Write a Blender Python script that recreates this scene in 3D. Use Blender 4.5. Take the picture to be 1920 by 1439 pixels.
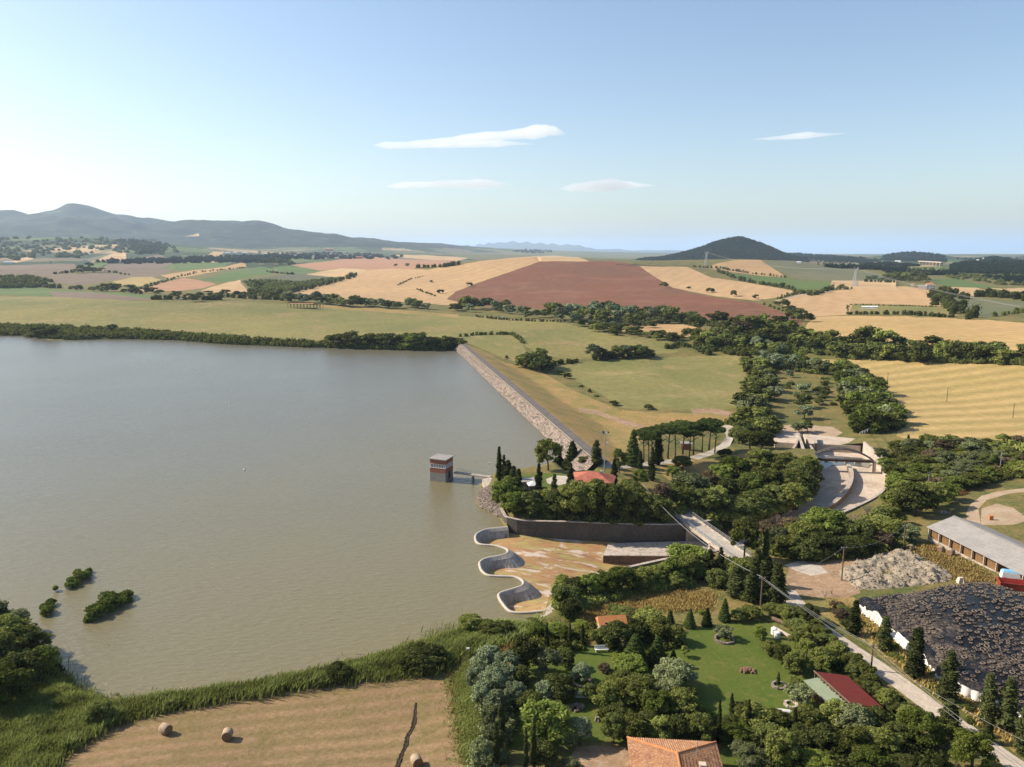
import bpy, bmesh, math, random
import numpy as np
from mathutils import Vector, Matrix, Euler
from mathutils.geometry import delaunay_2d_cdt
R_ = math.radians
for o in list(bpy.data.objects): bpy.data.objects.remove(o)
C = bpy.context.scene.collection
rng = np.random.default_rng(7); random.seed(7)

# ---------------------------------------------------------------- camera
CAMH = 66.0; F = 1440.0; PITCH = R_(9.83)
cam = bpy.data.objects.new('camera', bpy.data.cameras.new('camera')); C.objects.link(cam)
cam.data.sensor_width = 36; cam.data.lens = 36*F/1920
cam.location = (0, 0, CAMH); cam.rotation_euler = (math.pi/2-PITCH, 0, 0)
cam.data.clip_start = 0.5; cam.data.clip_end = 600000
bpy.context.scene.camera = cam
# ---------------------------------------------------------------- sky, sun, exposure
SUN_EL = 36; SUN_AZ = -76          # compass degrees from +Y, negative = left
w = bpy.data.worlds.new('World'); bpy.context.scene.world = w; w.use_nodes = True
nt = w.node_tree; bg = nt.nodes['Background']
sky = nt.nodes.new('ShaderNodeTexSky'); sky.sky_type = 'NISHITA'; sky.sun_disc = False
sky.sun_elevation = R_(SUN_EL); sky.sun_rotation = R_(SUN_AZ)
sky.altitude = 100; sky.air_density = 1.0; sky.dust_density = 1.1; sky.ozone_density = 1.2
nt.links.new(sky.outputs[0], bg.inputs[0]); bg.inputs[1].default_value = 0.105
sl = bpy.data.lights.new('sun', 'SUN'); sl.energy = 5.0; sl.angle = R_(0.5); sl.color = (1, .90, .76)
so = bpy.data.objects.new('sun', sl); C.objects.link(so)
sd = Vector((math.sin(R_(SUN_AZ))*math.cos(R_(SUN_EL)), math.cos(R_(SUN_AZ))*math.cos(R_(SUN_EL)), math.sin(R_(SUN_EL))))
so.rotation_euler = (-sd).to_track_quat('-Z', 'Y').to_euler(); so.location = (0, 0, 300)
vs = bpy.context.scene.view_settings
vs.view_transform = 'Standard'; vs.look = 'None'; vs.exposure = 0.72; vs.gamma = 1; vs.use_curve_mapping = False
cy = bpy.context.scene.cycles
cy.max_bounces = 6; cy.diffuse_bounces = 3; cy.glossy_bounces = 2; cy.transparent_max_bounces = 8; cy.volume_bounces = 3
cy.volume_step_rate = 10; cy.volume_max_steps = 32

# ---------------------------------------------------------------- pixel <-> place
cP, sP = math.cos(PITCH), math.sin(PITCH)
def ray(px, py):
    dx = (np.asarray(px, float)-960)/F; dy = (719.5-np.asarray(py, float))/F
    return dx, cP+dy*sP, -sP+dy*cP
def at(px, py, z=0.0):
    x, y, d = ray(px, py); t = (z-CAMH)/d
    return Vector((float(x*t), float(y*t), float(z)))
def slope(px, py):
    x, y, d = ray(px, py); return d/np.hypot(x, y), np.arctan2(x, y)
# control heights: (px, py, z) near, (px, py, -range) far
ZC = [ # near plots
 (100,1439,3),(500,1420,3),(850,1320,3),(750,1430,3),(300,1370,2.6),(0,1300,2),(150,1350,1.5),(-400,1300,3),
 (1000,1250,3),(1100,1400,3.2),(1400,1420,3.2),(1400,1180,2.6),(1300,1250,3),(1100,1150,2),(1050,1180,2),(1180,1110,.6),(1300,1110,1),
 (1500,1140,2.5),(1650,1240,3),(1850,1400,3.5),(1550,1080,1.8),(1700,1080,2),(1900,1120,3),(1900,1250,3.5),(1800,1000,1.5),(2300,1200,4),
 (1000,940,3),(1100,900,3.2),(1200,930,3),(950,900,2.6),(1100,984,.8),(1260,986,.3),(960,966,1.6),(1000,972,1.2),
 (1150,800,-5),(1050,700,-5),(1250,780,-5),(1380,750,-5),(1200,700,-4.5),(1300,680,-4.5),(1200,850,-1),(960,650,1.0),(980,690,-2.5),
 (1250,845,-2),(1330,860,-3),(1400,870,-3),(1300,920,-.5),(1400,930,-2.5),(1300,900,-1),(1300,960,.3),(1350,985,-.5),(1430,965,-2),(1500,925,-3),(1520,880,-3),
 (1480,840,-3),(1660,830,-3.5),(1700,900,-3),(1750,950,-1),(1850,900,-1),(1900,950,.8),(1900,870,-2),(1600,760,-5.5),(1500,700,-6),(1450,760,-6),
 (1800,750,-4),(1700,800,-4),(1380,1045,.5),(1450,1040,.6),(1550,1015,.3),(1650,975,-1),(1670,915,-3),(2300,800,-2),(2300,950,0),(1300,1065,.3),
 (2000,1050,2.5),(1570,825,-6.8),(1480,812,-6.8),(1467,842,-8.8),
]
FC = [ # far columns: (px, py, range)
 (0,600,820),(0,556,1100),(0,545,1400),(0,520,1700),(0,497,2400),(0,472,3800),(0,447,4700),(0,452,6300),
 (240,605,740),(240,558,960),(240,542,1280),(240,520,1700),(240,500,2400),(240,477,3600),(180,446,4700),(300,458,4600),(240,452,6500),
 (480,600,730),(480,565,880),(480,545,1150),(480,525,1600),(480,505,2200),(480,490,3000),(480,478,4500),(480,468,6000),
 (720,583,800),(720,563,1000),(720,530,1300),(740,505,1600),(720,511,2000),(720,496,2500),(720,482,4000),(720,474,5500),
 (960,598,720),(960,575,900),(960,530,1250),(900,491,1560),(1000,483,1650),(1060,484,1680),(960,492,2300),(960,478,5000),(960,473,8000),
 (1100,488,1650),(1200,490,1650),(1100,540,1150),(1100,580,860),
 (1200,640,560),(1200,600,750),(1200,580,850),(1200,540,1150),(1200,500,2300),(1200,499,3200),(1200,488,6000),
 (1300,512,1500),(1300,560,1000),(1380,590,830),(1380,560,1000),(1380,530,1350),(1330,502,1750),(1380,487,2000),(1430,486,2050),(1380,504,2700),(1380,499,3300),
 (1500,590,830),(1500,540,1200),(1500,522,1600),(1490,489,2250),(1560,503,2100),(1500,497,3000),(1660,516,1900),
 (1480,640,560),(1680,640,570),(1680,600,731),(1650,542,1180),(1740,545,1150),(1680,530,1650),(1680,507,2400),(1680,490,4500),
 (1920,640,570),(1920,610,680),(1920,570,950),(1920,545,1350),(1920,512,2300),(1920,496,4000),(1920,484,7000),(1680,484,7000),(1500,484,7000),
 (1300,482,9000),(1100,477,9000),(1600,479,11000),(1900,479,11000),(2400,479,11000),
 (-500,600,960),(-500,556,1250),(-500,520,1700),(-500,470,3800),(-500,440,5000),(2400,640,570),(2400,560,1000),(2400,500,3000),
 # left mountain skyline
 (-600,420,9000),(-200,415,9000),(0,402,9200),(60,404,9300),(95,395,9300),(120,389,9300),(145,394,9200),(180,405,9000),(250,418,8800),(320,424,8600),(400,431,8400),
 (480,436,8300),(500,431,8200),(520,434,8200),(600,439,8000),(640,441,7900),(700,450,7600),(760,457,7300),(800,465,7200),(850,476,7200),
 (0,430,7600),(120,420,7800),(250,438,7500),(400,450,7000),(600,460,6300),(700,468,6300),(60,450,6800),
 # dark cone skyline
 (1200,493,3900),(1240,486,3950),(1280,476,4000),(1310,468,4050),(1345,460,4100),(1366,457,4150),(1385,456,4150),(1408,459,4150),(1438,465,4100),(1466,476,4050),(1488,487,4000),(1515,495,3950),
 (1340,478,3700),(1400,478,3700),(1300,490,3600),(1440,488,3700),
 # far hills right
 (1480,474,6500),(1530,481,6500),(1660,480,5600),(1690,474,5600),(1720,474,5600),(1760,478,5600),(1790,482,5600),
 (1820,491,3900),(1850,485,3900),(1880,486,3900),(1900,490,3900),(1600,484,5600),(1575,483,5600),
]
ctrl = []
for px, py, z in ZC:
    s, a = slope(px, py); r = (z-CAMH)/s; ctrl.append((a, math.log(r), z))
for px, py, r in FC:
    s, a = slope(px, py); ctrl.append((a, math.log(r), CAMH+r*s))
for px in (-800, 0, 400, 700, 1380):   # behind the skylines
    s, a = slope(px, 470)
    if px < 800: ctrl += [(a, math.log(12500), 120), (a, math.log(20000), 0)]
for a in (-1.2, -.8, -.4, 0, .2, .4, .6, .8, 1.2): ctrl += [(a, math.log(40000), -60), (a, math.log(24000), -30), (a, math.log(8), 3), (a, math.log(45), 3)]
for a in (.1, .3, .5, .7): ctrl += [(a, math.log(15500), -15)]
for px in (1380, 1300, 1450):
    s, a = slope(px, 470); ctrl.append((a, math.log(5000), 15))
ctrl = np.array(ctrl, float)
def _phi(r2): return np.sqrt(r2+0.02**2)
def _key(a, l): return np.stack([a*1.0, l*1.0], -1)
_K = _key(ctrl[:, 0], ctrl[:, 1])
_d2 = ((_K[:, None]-_K[None])**2).sum(-1)
# near heights are worked out in metres, far ones scaled by their range so that both interpolate smoothly
_sc = np.exp(ctrl[:, 1])
_A = _phi(_d2)+np.eye(len(_K))*0.0005
_W = np.linalg.solve(_A, (ctrl[:, 2]-CAMH)/_sc + 0.0)
NA, NL = 700, 620
A0, A1, L0, L1 = -1.25, 1.25, math.log(20), math.log(42000)
_ga = np.linspace(A0, A1, NA); _gl = np.linspace(L0, L1, NL)
HG = np.zeros((NL, NA))
for i in range(NL):
    K = _key(_ga, np.full(NA, _gl[i]))
    d2 = ((K[:, None]-_K[None])**2).sum(-1)
    HG[i] = CAMH+(_phi(d2)@_W)*math.exp(_gl[i])
def vnoise(x, y, seed=0):
    xi = np.floor(x).astype(np.int64); yi = np.floor(y).astype(np.int64); fx = x-xi; fy = y-yi
    fx = fx*fx*(3-2*fx); fy = fy*fy*(3-2*fy)
    def h(a, b):
        n = (a*374761393+b*668265263+seed*974711) & 0x7fffffff
        n = ((n ^ (n >> 13))*1274126177) & 0x7fffffff
        return ((n ^ (n >> 16)) & 0xffff)/65535.0
    return (h(xi, yi)*(1-fx)+h(xi+1, yi)*fx)*(1-fy)+(h(xi, yi+1)*(1-fx)+h(xi+1, yi+1)*fx)*fy
def fbm(x, y, oct=4, seed=0):
    s = 0; a = .5
    for k in range(oct): s = s+a*(vnoise(x, y, seed+k)-.5); x = x*2.03; y = y*2.03; a *= .5
    return s
def base_h(x, y):
    r = np.hypot(x, y); a = np.arctan2(x, y); cap = np.where((r > 15000) & (a > -.3), -3.0+0*r, 1e4)
    u = np.clip((a-A0)/(A1-A0)*(NA-1), 0, NA-1.001); v = np.clip((np.log(np.maximum(r, 20.01))-L0)/(L1-L0)*(NL-1), 0, NL-1.001)
    i = u.astype(int); j = v.astype(int); fu = u-i; fv = v-j
    return np.minimum((HG[j, i]*(1-fu)+HG[j, i+1]*fu)*(1-fv)+(HG[j+1, i]*(1-fu)+HG[j+1, i+1]*fu)*fv, cap)
def sdf(poly, x, y):   # negative inside
    P = np.asarray(poly, float)[:, :2]; Q = np.roll(P, -1, 0)
    best = np.full(x.shape, 1e18); ins = np.zeros(x.shape, bool)
    for (ax, ay), (bx, by) in zip(P, Q):
        ex, ey = bx-ax, by-ay; wx, wy = x-ax, y-ay
        t = np.clip((wx*ex+wy*ey)/(ex*ex+ey*ey+1e-12), 0, 1)
        best = np.minimum(best, (wx-ex*t)**2+(wy-ey*t)**2)
        c = ((ay <= y) != (by <= y)) & (x < (bx-ax)*(y-ay)/(by-ay+1e-18)+ax)
        ins ^= c
    d = np.sqrt(best); return np.where(ins, -d, d)
def smooth(P, n=4):
    P = [np.asarray(p, float) for p in P]; out = []
    for i in range(len(P)-1):
        a = P[max(i-1, 0)]; b = P[i]; c = P[i+1]; d = P[min(i+2, len(P)-1)]
        for k in range(n):
            t = k/n; out.append(.5*((2*b)+(c-a)*t+(2*a-5*b+4*c-d)*t*t+(-a+3*b-3*c+d)*t**3))
    out.append(P[-1]); return np.array(out)
# weir crest, walls and channel outlines, as places
WEIR = smooth([at(x, y, .35) for x, y in [(952,987),(930,989),(910,992),(895,999),(891,1006),(893,1015),(903,1020),(928,1022),(946,1027),(952,1032),(949,1037),(935,1041),(914,1045),(901,1051),(899,1058),(903,1069),(914,1077),(935,1079),(962,1080),(976,1085),(981,1091),(978,1097),(964,1102),(944,1108),(935,1113),(936,1121),(943,1132),(953,1143),(966,1147),(990,1147),(1022,1144)]], 4)
NW = [at(*q) for q in [(950,996,-1.5),(985,1005,-2),(1060,1012,-3),(1150,1017,-3.6),(1280,1021,-4.4),(1345,1008,-5.2),(1405,988,-6),(1460,972,-6.8),(1500,950,-7.4),(1524,920,-8),(1530,892,-8.2),(1526,868,-8.4),(1519,846,-8.6)]]
SW = [at(*q) for q in [(1617,852,-8.6),(1632,869,-8.5),(1652,886,-8.4),(1663,905,-8.2),(1664,928,-8),(1645,958,-7.5),(1590,990,-7),(1520,1020,-6.3),(1440,1060,-6.4),(1340,1082,-6),(1240,1098,-5.6),(1130,1118,-4.4),(1060,1132,-2.9),(1030,1140,-1)]]
NWs = smooth(NW, 3); SWs = smooth(SW, 3)
POOL = [at(*q) for q in [(1518,844,-8.6),(1614,850,-8.6)]]
CHAN = np.array([tuple(p) for p in NWs]+[tuple(p) for p in POOL]+[tuple(p) for p in SWs]+[tuple(p) for p in WEIR[::-1]])
shore_far = [(-1500,626),(-300,628),(0,630),(40,629),(75,632),(90,638),(140,638),(200,636),(260,636),(330,638),(380,642),(430,646),(500,648),(560,651),(640,653),(700,655),(760,657),(857,657)]
shore_dam = [(880,668),(906,691),(940,720),(978,760),(1018,802),(1042,832),(1052,850),(1030,872),(1000,882),(965,886),(935,892),(915,893),(903,905),(896,925),(893,942),(905,956),(925,962),(937,972),(946,986)]
shore_near = [(1020,1152),(1000,1166),(975,1178),(940,1172),(900,1176),(860,1190),(800,1209),(730,1229),(640,1255),(520,1280),(400,1300),(280,1317),(215,1325),(170,1318),(122,1292),(105,1262),(85,1230),(60,1200),(20,1165),(-30,1135),(-150,1110),(-600,1080),(-1500,1050)]
LAKE = np.array([tuple(at(x, y, 0)) for x, y in shore_far+shore_dam]+[tuple(p) for p in WEIR]+[tuple(at(x, y, 0)) for x, y in shore_near])
LAKE[:, 2] = 0
DA = at(867, 645, 3.4); DB = at(1128, 866, 3.4)
DL = math.hypot(DB.x-DA.x, DB.y-DA.y); DU = ((DB.x-DA.x)/DL, (DB.y-DA.y)/DL); DN = (-DU[1], DU[0])
if DN[0] < 0: DN = (-DN[0], -DN[1])       # downstream side
def height(x, y):
    x = np.asarray(x, float); y = np.asarray(y, float); h = base_h(x, y)
    r = np.hypot(x, y)
    h = h+fbm(x/900, y/900, 5, 3)*np.clip((r-5200)/3000, 0, 1)*np.clip((h-60)/200, 0, 1)*170
    h = h+fbm(x/300, y/300, 3, 14)*np.clip((r-5200)/1500, 0, 1)*np.clip((h-60)/200, 0, 1)*120
    h = h+fbm(x/330, y/330, 2, 77)*np.clip((r-850)/500, 0, 1)*np.clip((3800-r)/1500, 0, 1)*9
    h = h+fbm(x/60, y/60, 3, 9)*np.clip((r-300)/800, 0, 1)*2.2*np.clip((6000-r)/3000, 0, 1)
    h = h+fbm(x/9, y/9, 3, 5)*.35
    near = r < 1500
    s = np.where(near, 1e3, 1e3); ss = sdf(LAKE, x[near] if x.ndim else x.reshape(1)[near.reshape(1)], y[near] if y.ndim else y.reshape(1)[near.reshape(1)]) if near.any() else None
    if ss is not None:
        if s.ndim: s[near] = ss
        else: s = float(ss[0])
    k = np.clip(s/12, 0, 1); k = k*k*(3-2*k)
    h = np.where(s < 0, np.maximum(-4, s*.5)-.05, np.minimum(h, .15+s*.6)*(1-k)+h*k)
    u = (x-DA.x)*DU[0]+(y-DA.y)*DU[1]; v = (x-DA.x)*DN[0]+(y-DA.y)*DN[1]
    zd = np.where(v < 0, np.maximum(3.3+(v+.9)*2.2*(v < -.9), -3), 3.3-(v-2.2)*.33*(v > 2.2))
    zd = np.minimum(zd, 3.3); end = np.clip(np.minimum(u+8, DL+4-u)/8, 0, 1)
    zd = zd*end+h*(1-end); dam = (u > -8) & (u < DL+4) & (np.abs(v) < 40)
    h = np.where(dam, np.where(v < 0, np.where(v > -12, zd, h), np.maximum(h, zd)), h)
    return h
NHR = 2200
_RR = np.exp(np.linspace(math.log(30), math.log(41000), NHR))
_fa = np.linspace(-.85, .85, 900); _fl = np.linspace(math.log(45), math.log(1500), 700); _FG = np.zeros((700, 900))
for i in range(0, 700, 50):
    r_ = np.exp(_fl[i:i+50])[:, None]; _FG[i:i+50] = height(np.sin(_fa)[None]*r_, np.cos(_fa)[None]*r_)
def quick_h(a, r):
    u = np.clip((a+.85)/1.7*899, 0, 898.99); v = np.clip((np.log(r)-_fl[0])/(_fl[-1]-_fl[0])*699, 0, 698.99); i = u.astype(int); j = v.astype(int); fu = u-i; fv = v-j
    h = (_FG[j, i]*(1-fu)+_FG[j, i+1]*fu)*(1-fv)+(_FG[j+1, i]*(1-fu)+_FG[j+1, i+1]*fu)*fv
    far_ = r > 1490
    return np.where(far_, base_h(np.sin(a)*r, np.cos(a)*r), h)
def hits(P):
    "where the line of sight through each pixel first meets the ground"
    P = np.asarray(P, float).reshape(-1, 2); s, a = slope(P[:, 0], P[:, 1]); out = np.zeros((len(P), 3))
    for i0 in range(0, len(P), 300):
        ss = s[i0:i0+300, None]; aa = a[i0:i0+300, None]+_RR*0
        Z = CAMH+_RR*ss; B = quick_h(aa, np.broadcast_to(_RR, aa.shape)); below = Z < B
        j = np.where(below.any(1), below.argmax(1), NHR-1); j = np.maximum(j, 1); n = np.arange(len(j))
        d0 = Z[n, j-1]-B[n, j-1]; d1 = Z[n, j]-B[n, j]; t = np.clip(d0/(d0-d1+1e-9), 0, 1)
        r = _RR[j-1]*(1-t)+_RR[j]*t; x = np.sin(aa[:, 0])*r; y = np.cos(aa[:, 0])*r
        out[i0:i0+300] = np.stack([x, y, height(x, y)], -1)
    return out
def hit(px, py): return Vector(hits([(px, py)])[0])

# ---------------------------------------------------------------- tags and mesh tools
def tag(o, label=None, cat=None, group=None, kind=None):
    if label: o['label'] = label
    if cat: o['category'] = cat
    if group: o['group'] = group
    if kind: o['kind'] = kind
    return o
def link(name, me, mats=(), parent=None, loc=None):
    for m in mats: me.materials.append(m)
    o = bpy.data.objects.new(name, me); C.objects.link(o)
    if parent: o.parent = parent
    if loc is not None: o.location = loc
    return o
def empty(name, loc, rz=0, label=None, cat=None, group=None):
    o = bpy.data.objects.new(name, None); C.objects.link(o); o.location = loc; o.rotation_euler = (0, 0, rz)
    o.empty_display_size = .3
    return tag(o, label, cat, group)
def npmesh(name, V, Fs, mi=None, smooth_=False, attr=None):
    "V (n,3), Fs (m,k) one face size, or list of such arrays"
    me = bpy.data.meshes.new(name); V = np.asarray(V, np.float32)
    if not isinstance(Fs, (list, tuple)): Fs = [Fs]
    Fs = [np.asarray(f, np.int32) for f in Fs if len(f)]
    nl = sum(f.size for f in Fs); nf = sum(len(f) for f in Fs)
    me.vertices.add(len(V)); me.vertices.foreach_set('co', V.ravel())
    me.loops.add(nl); me.loops.foreach_set('vertex_index', np.concatenate([f.ravel() for f in Fs]))
    me.polygons.add(nf); tot = np.concatenate([np.full(len(f), f.shape[1], np.int32) for f in Fs])
    me.polygons.foreach_set('loop_start', np.concatenate([[0], np.cumsum(tot)[:-1]]).astype(np.int32))
    if mi is not None: me.polygons.foreach_set('material_index', np.asarray(mi, np.int32))
    me.update(calc_edges=True)
    me.polygons.foreach_set('use_smooth', np.full(nf, bool(smooth_)))
    if attr is not None:
        at_ = me.attributes.new('lv', 'FLOAT', 'FACE'); at_.data.foreach_set('value', np.asarray(attr, np.float32))
    return me
class MB:
    def __init__(s): s.v = []; s.f = []; s.m = []
    def add(s, vs, fs, m=0):
        n = len(s.v); s.v += [tuple(p) for p in vs]; s.f += [tuple(i+n for i in f) for f in fs]; s.m += [m]*len(fs)
    def box(s, c, d, rz=0, m=0, taper=1):
        x, y, z = d[0]/2, d[1]/2, d[2]/2; ca, sa = math.cos(rz), math.sin(rz); vs = []
        for k, sz in ((1, -1), (taper, 1)):
            for sx, sy in ((-1, -1), (1, -1), (1, 1), (-1, 1)):
                a, b = sx*x*k, sy*y*k; vs.append((c[0]+a*ca-b*sa, c[1]+a*sa+b*ca, c[2]+sz*z))
        s.add(vs, [(3, 2, 1, 0), (4, 5, 6, 7), (0, 1, 5, 4), (1, 2, 6, 5), (2, 3, 7, 6), (3, 0, 4, 7)], m)
    def prism(s, poly, z0, z1, m=0):
        n = len(poly); A = lambda z, i: z[i] if hasattr(z, '__len__') else z
        vs = [(p[0], p[1], A(z0, i)) for i, p in enumerate(poly)]+[(p[0], p[1], A(z1, i)) for i, p in enumerate(poly)]
        s.add(vs, [tuple(range(n))[::-1], tuple(range(n, 2*n))]+[(i, (i+1) % n, n+(i+1) % n, n+i) for i in range(n)], m)
    def tube(s, pts, r, n=8, m=0, cap=True):
        pts = [Vector(p) for p in pts]; rs = r if hasattr(r, '__len__') else [r]*len(pts); rings = []; vs = []
        for i, p in enumerate(pts):
            t = (pts[min(i+1, len(pts)-1)]-pts[max(i-1, 0)]).normalized()
            a = t.cross(Vector((0, 0, 1)) if abs(t.z) < .95 else Vector((1, 0, 0))).normalized(); b = t.cross(a)
            vs += [p+(a*math.cos(2*math.pi*k/n)+b*math.sin(2*math.pi*k/n))*rs[i] for k in range(n)]
        fs = [(i*n+k, i*n+(k+1) % n, (i+1)*n+(k+1) % n, (i+1)*n+k) for i in range(len(pts)-1) for k in range(n)]
        if cap: fs += [tuple(range(n))[::-1], tuple(range((len(pts)-1)*n, len(pts)*n))]
        s.add(vs, fs, m)
    def bar(s, a, b, w_, h_, m=0):
        a = Vector(a); b = Vector(b); t = (b-a).normalized(); up = Vector((0, 0, 1)) if abs(t.z) < .95 else Vector((1, 0, 0))
        x = t.cross(up).normalized()*w_/2; y = x.normalized().cross(t)*h_/2
        s.add([a-x-y, a+x-y, a+x+y, a-x+y, b-x-y, b+x-y, b+x+y, b-x+y], [(0, 3, 2, 1), (4, 5, 6, 7), (0, 1, 5, 4), (1, 2, 6, 5), (2, 3, 7, 6), (3, 0, 4, 7)], m)
    def sweep(s, path, prof, m=0, close=True, norms=None):
        "profile (offset to the right, z) along a path"
        P = [Vector(p) for p in path]; k = len(prof); vs = []
        for i, p in enumerate(P):
            t = P[min(i+1, len(P)-1)]-P[max(i-1, 0)]; t.z = 0; t.normalize(); nr = Vector((t.y, -t.x, 0))
            vs += [p+nr*a+Vector((0, 0, b)) for a, b in prof]
        kk = k if close else k-1
        fs = [(i*k+j, i*k+(j+1) % k, (i+1)*k+(j+1) % k, (i+1)*k+j) for i in range(len(P)-1) for j in range(kk)]
        if close: fs += [tuple(range(k))[::-1], tuple(range((len(P)-1)*k, len(P)*k))]
        s.add(vs, fs, m)
    def build(s, name, mats, parent=None, smooth_=False, loc=None):
        me = bpy.data.meshes.new(name); me.from_pydata(s.v, [], s.f)
        if not isinstance(mats, (list, tuple)): mats = [mats]
        for q in mats: me.materials.append(q)
        me.polygons.foreach_set('material_index', s.m); me.update()
        bm = bmesh.new(); bm.from_mesh(me); bmesh.ops.recalc_face_normals(bm, faces=bm.faces); bm.to_mesh(me); bm.free()
        me.polygons.foreach_set('use_smooth', [smooth_]*len(me.polygons))
        o = bpy.data.objects.new(name, me); C.objects.link(o)
        if parent: o.parent = parent
        if loc is not None: o.location = loc
        return o
# ---------------------------------------------------------------- materials
def srgb(r, g, b):
    f = lambda c: ((c/255+.055)/1.055)**2.4 if c > 10 else c/255/12.92
    return (f(r), f(g), f(b))
ALB = .82
def nodes(name):
    m = bpy.data.materials.new(name); m.use_nodes = True; n = m.node_tree
    return m, n, n.nodes['Principled BSDF']
def col4(c): return (c[0], c[1], c[2], 1)
def N(n, t, **k):
    q = n.nodes.new(t)
    for a, b in k.items(): setattr(q, a, b)
    return q
def noise(n, src, scale, detail=4, rough=.55, dist=0):
    q = N(n, 'ShaderNodeTexNoise'); q.inputs['Scale'].default_value = scale; q.inputs['Detail'].default_value = detail
    q.inputs['Roughness'].default_value = rough; q.inputs['Distortion'].default_value = dist; n.links.new(src, q.inputs['Vector']); return q
def ramp(n, src, a, b):
    q = N(n, 'ShaderNodeMapRange'); q.inputs[1].default_value = a; q.inputs[2].default_value = b; n.links.new(src, q.inputs[0]); return q.outputs[0]
def mix(n, fac, a, b, mode='MIX'):
    q = N(n, 'ShaderNodeMix', data_type='RGBA', blend_type=mode)
    for s_, v in ((q.inputs[0], fac), (q.inputs[6], a), (q.inputs[7], b)):
        if hasattr(v, 'links'): n.links.new(v, s_)
        elif isinstance(v, (int, float)): s_.default_value = v
        else: s_.default_value = col4(v)
    return q.outputs[2]
def mat(name, c1, c2=None, big=.5, fine=None, fs=.25, c3=None, rough=.9, spec=.15, stripe=None, bump=0, bscale=8, metal=0, patch=.5, obj=True, mid=None):
    "two or three colours mixed by large noise, broken up by fine noise, optional parallel lines"
    kk = ALB; c1 = tuple(v*kk for v in c1); c2 = c2 and tuple(v*kk for v in c2); c3 = c3 and tuple(v*kk for v in c3); stripe = stripe and (*stripe[:3], tuple(v*kk for v in stripe[3]))
    m, n, b = nodes(name); tc = N(n, 'ShaderNodeTexCoord').outputs['Object']
    col = c1
    if c2 is not None:
        f = ramp(n, noise(n, tc, big, 5, .6, .4).outputs[0], patch-.12, patch+.12); col = mix(n, f, c1, c2)
    if c3 is not None:
        f = ramp(n, noise(n, tc, big*2.7, 6, .65, 1.).outputs[0], .52, .68); col = mix(n, f, col, c3)
    if stripe:
        ang, wl, st, sc = stripe
        mp = N(n, 'ShaderNodeMapping'); mp.inputs['Rotation'].default_value = (0, 0, R_(ang)); n.links.new(tc, mp.inputs[0])
        wv = N(n, 'ShaderNodeTexWave', wave_type='BANDS', bands_direction='Y'); wv.inputs['Scale'].default_value = .314/wl*1.0
        wv.inputs['Distortion'].default_value = .22; wv.inputs['Detail'].default_value = 2; wv.inputs['Detail Scale'].default_value = .12; n.links.new(mp.outputs[0], wv.inputs[0])
        f = N(n, 'ShaderNodeMath', operation='MULTIPLY'); n.links.new(wv.outputs[1], f.inputs[0]); f.inputs[1].default_value = st
        col = mix(n, f.outputs[0], col, sc)
    if fine:
        q = noise(n, tc, fine, 8, .7).outputs[0]
        lo = ramp(n, q, .3, .7); k = mix(n, lo, (1-fs,)*3, (1+fs,)*3)
        col = mix(n, 1.0, col, k, 'MULTIPLY')
    if hasattr(col, 'links'): n.links.new(col, b.inputs['Base Color'])
    else: b.inputs['Base Color'].default_value = col4(col)
    b.inputs['Roughness'].default_value = rough; b.inputs['Specular IOR Level'].default_value = spec; b.inputs['Metallic'].default_value = metal
    if bump:
        q = noise(n, tc, bscale, 6, .7); bp = N(n, 'ShaderNodeBump'); bp.inputs['Strength'].default_value = 1; bp.inputs['Distance'].default_value = bump
        n.links.new(q.outputs[0], bp.inputs['Height']); n.links.new(bp.outputs[0], b.inputs['Normal'])
    return m
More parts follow.
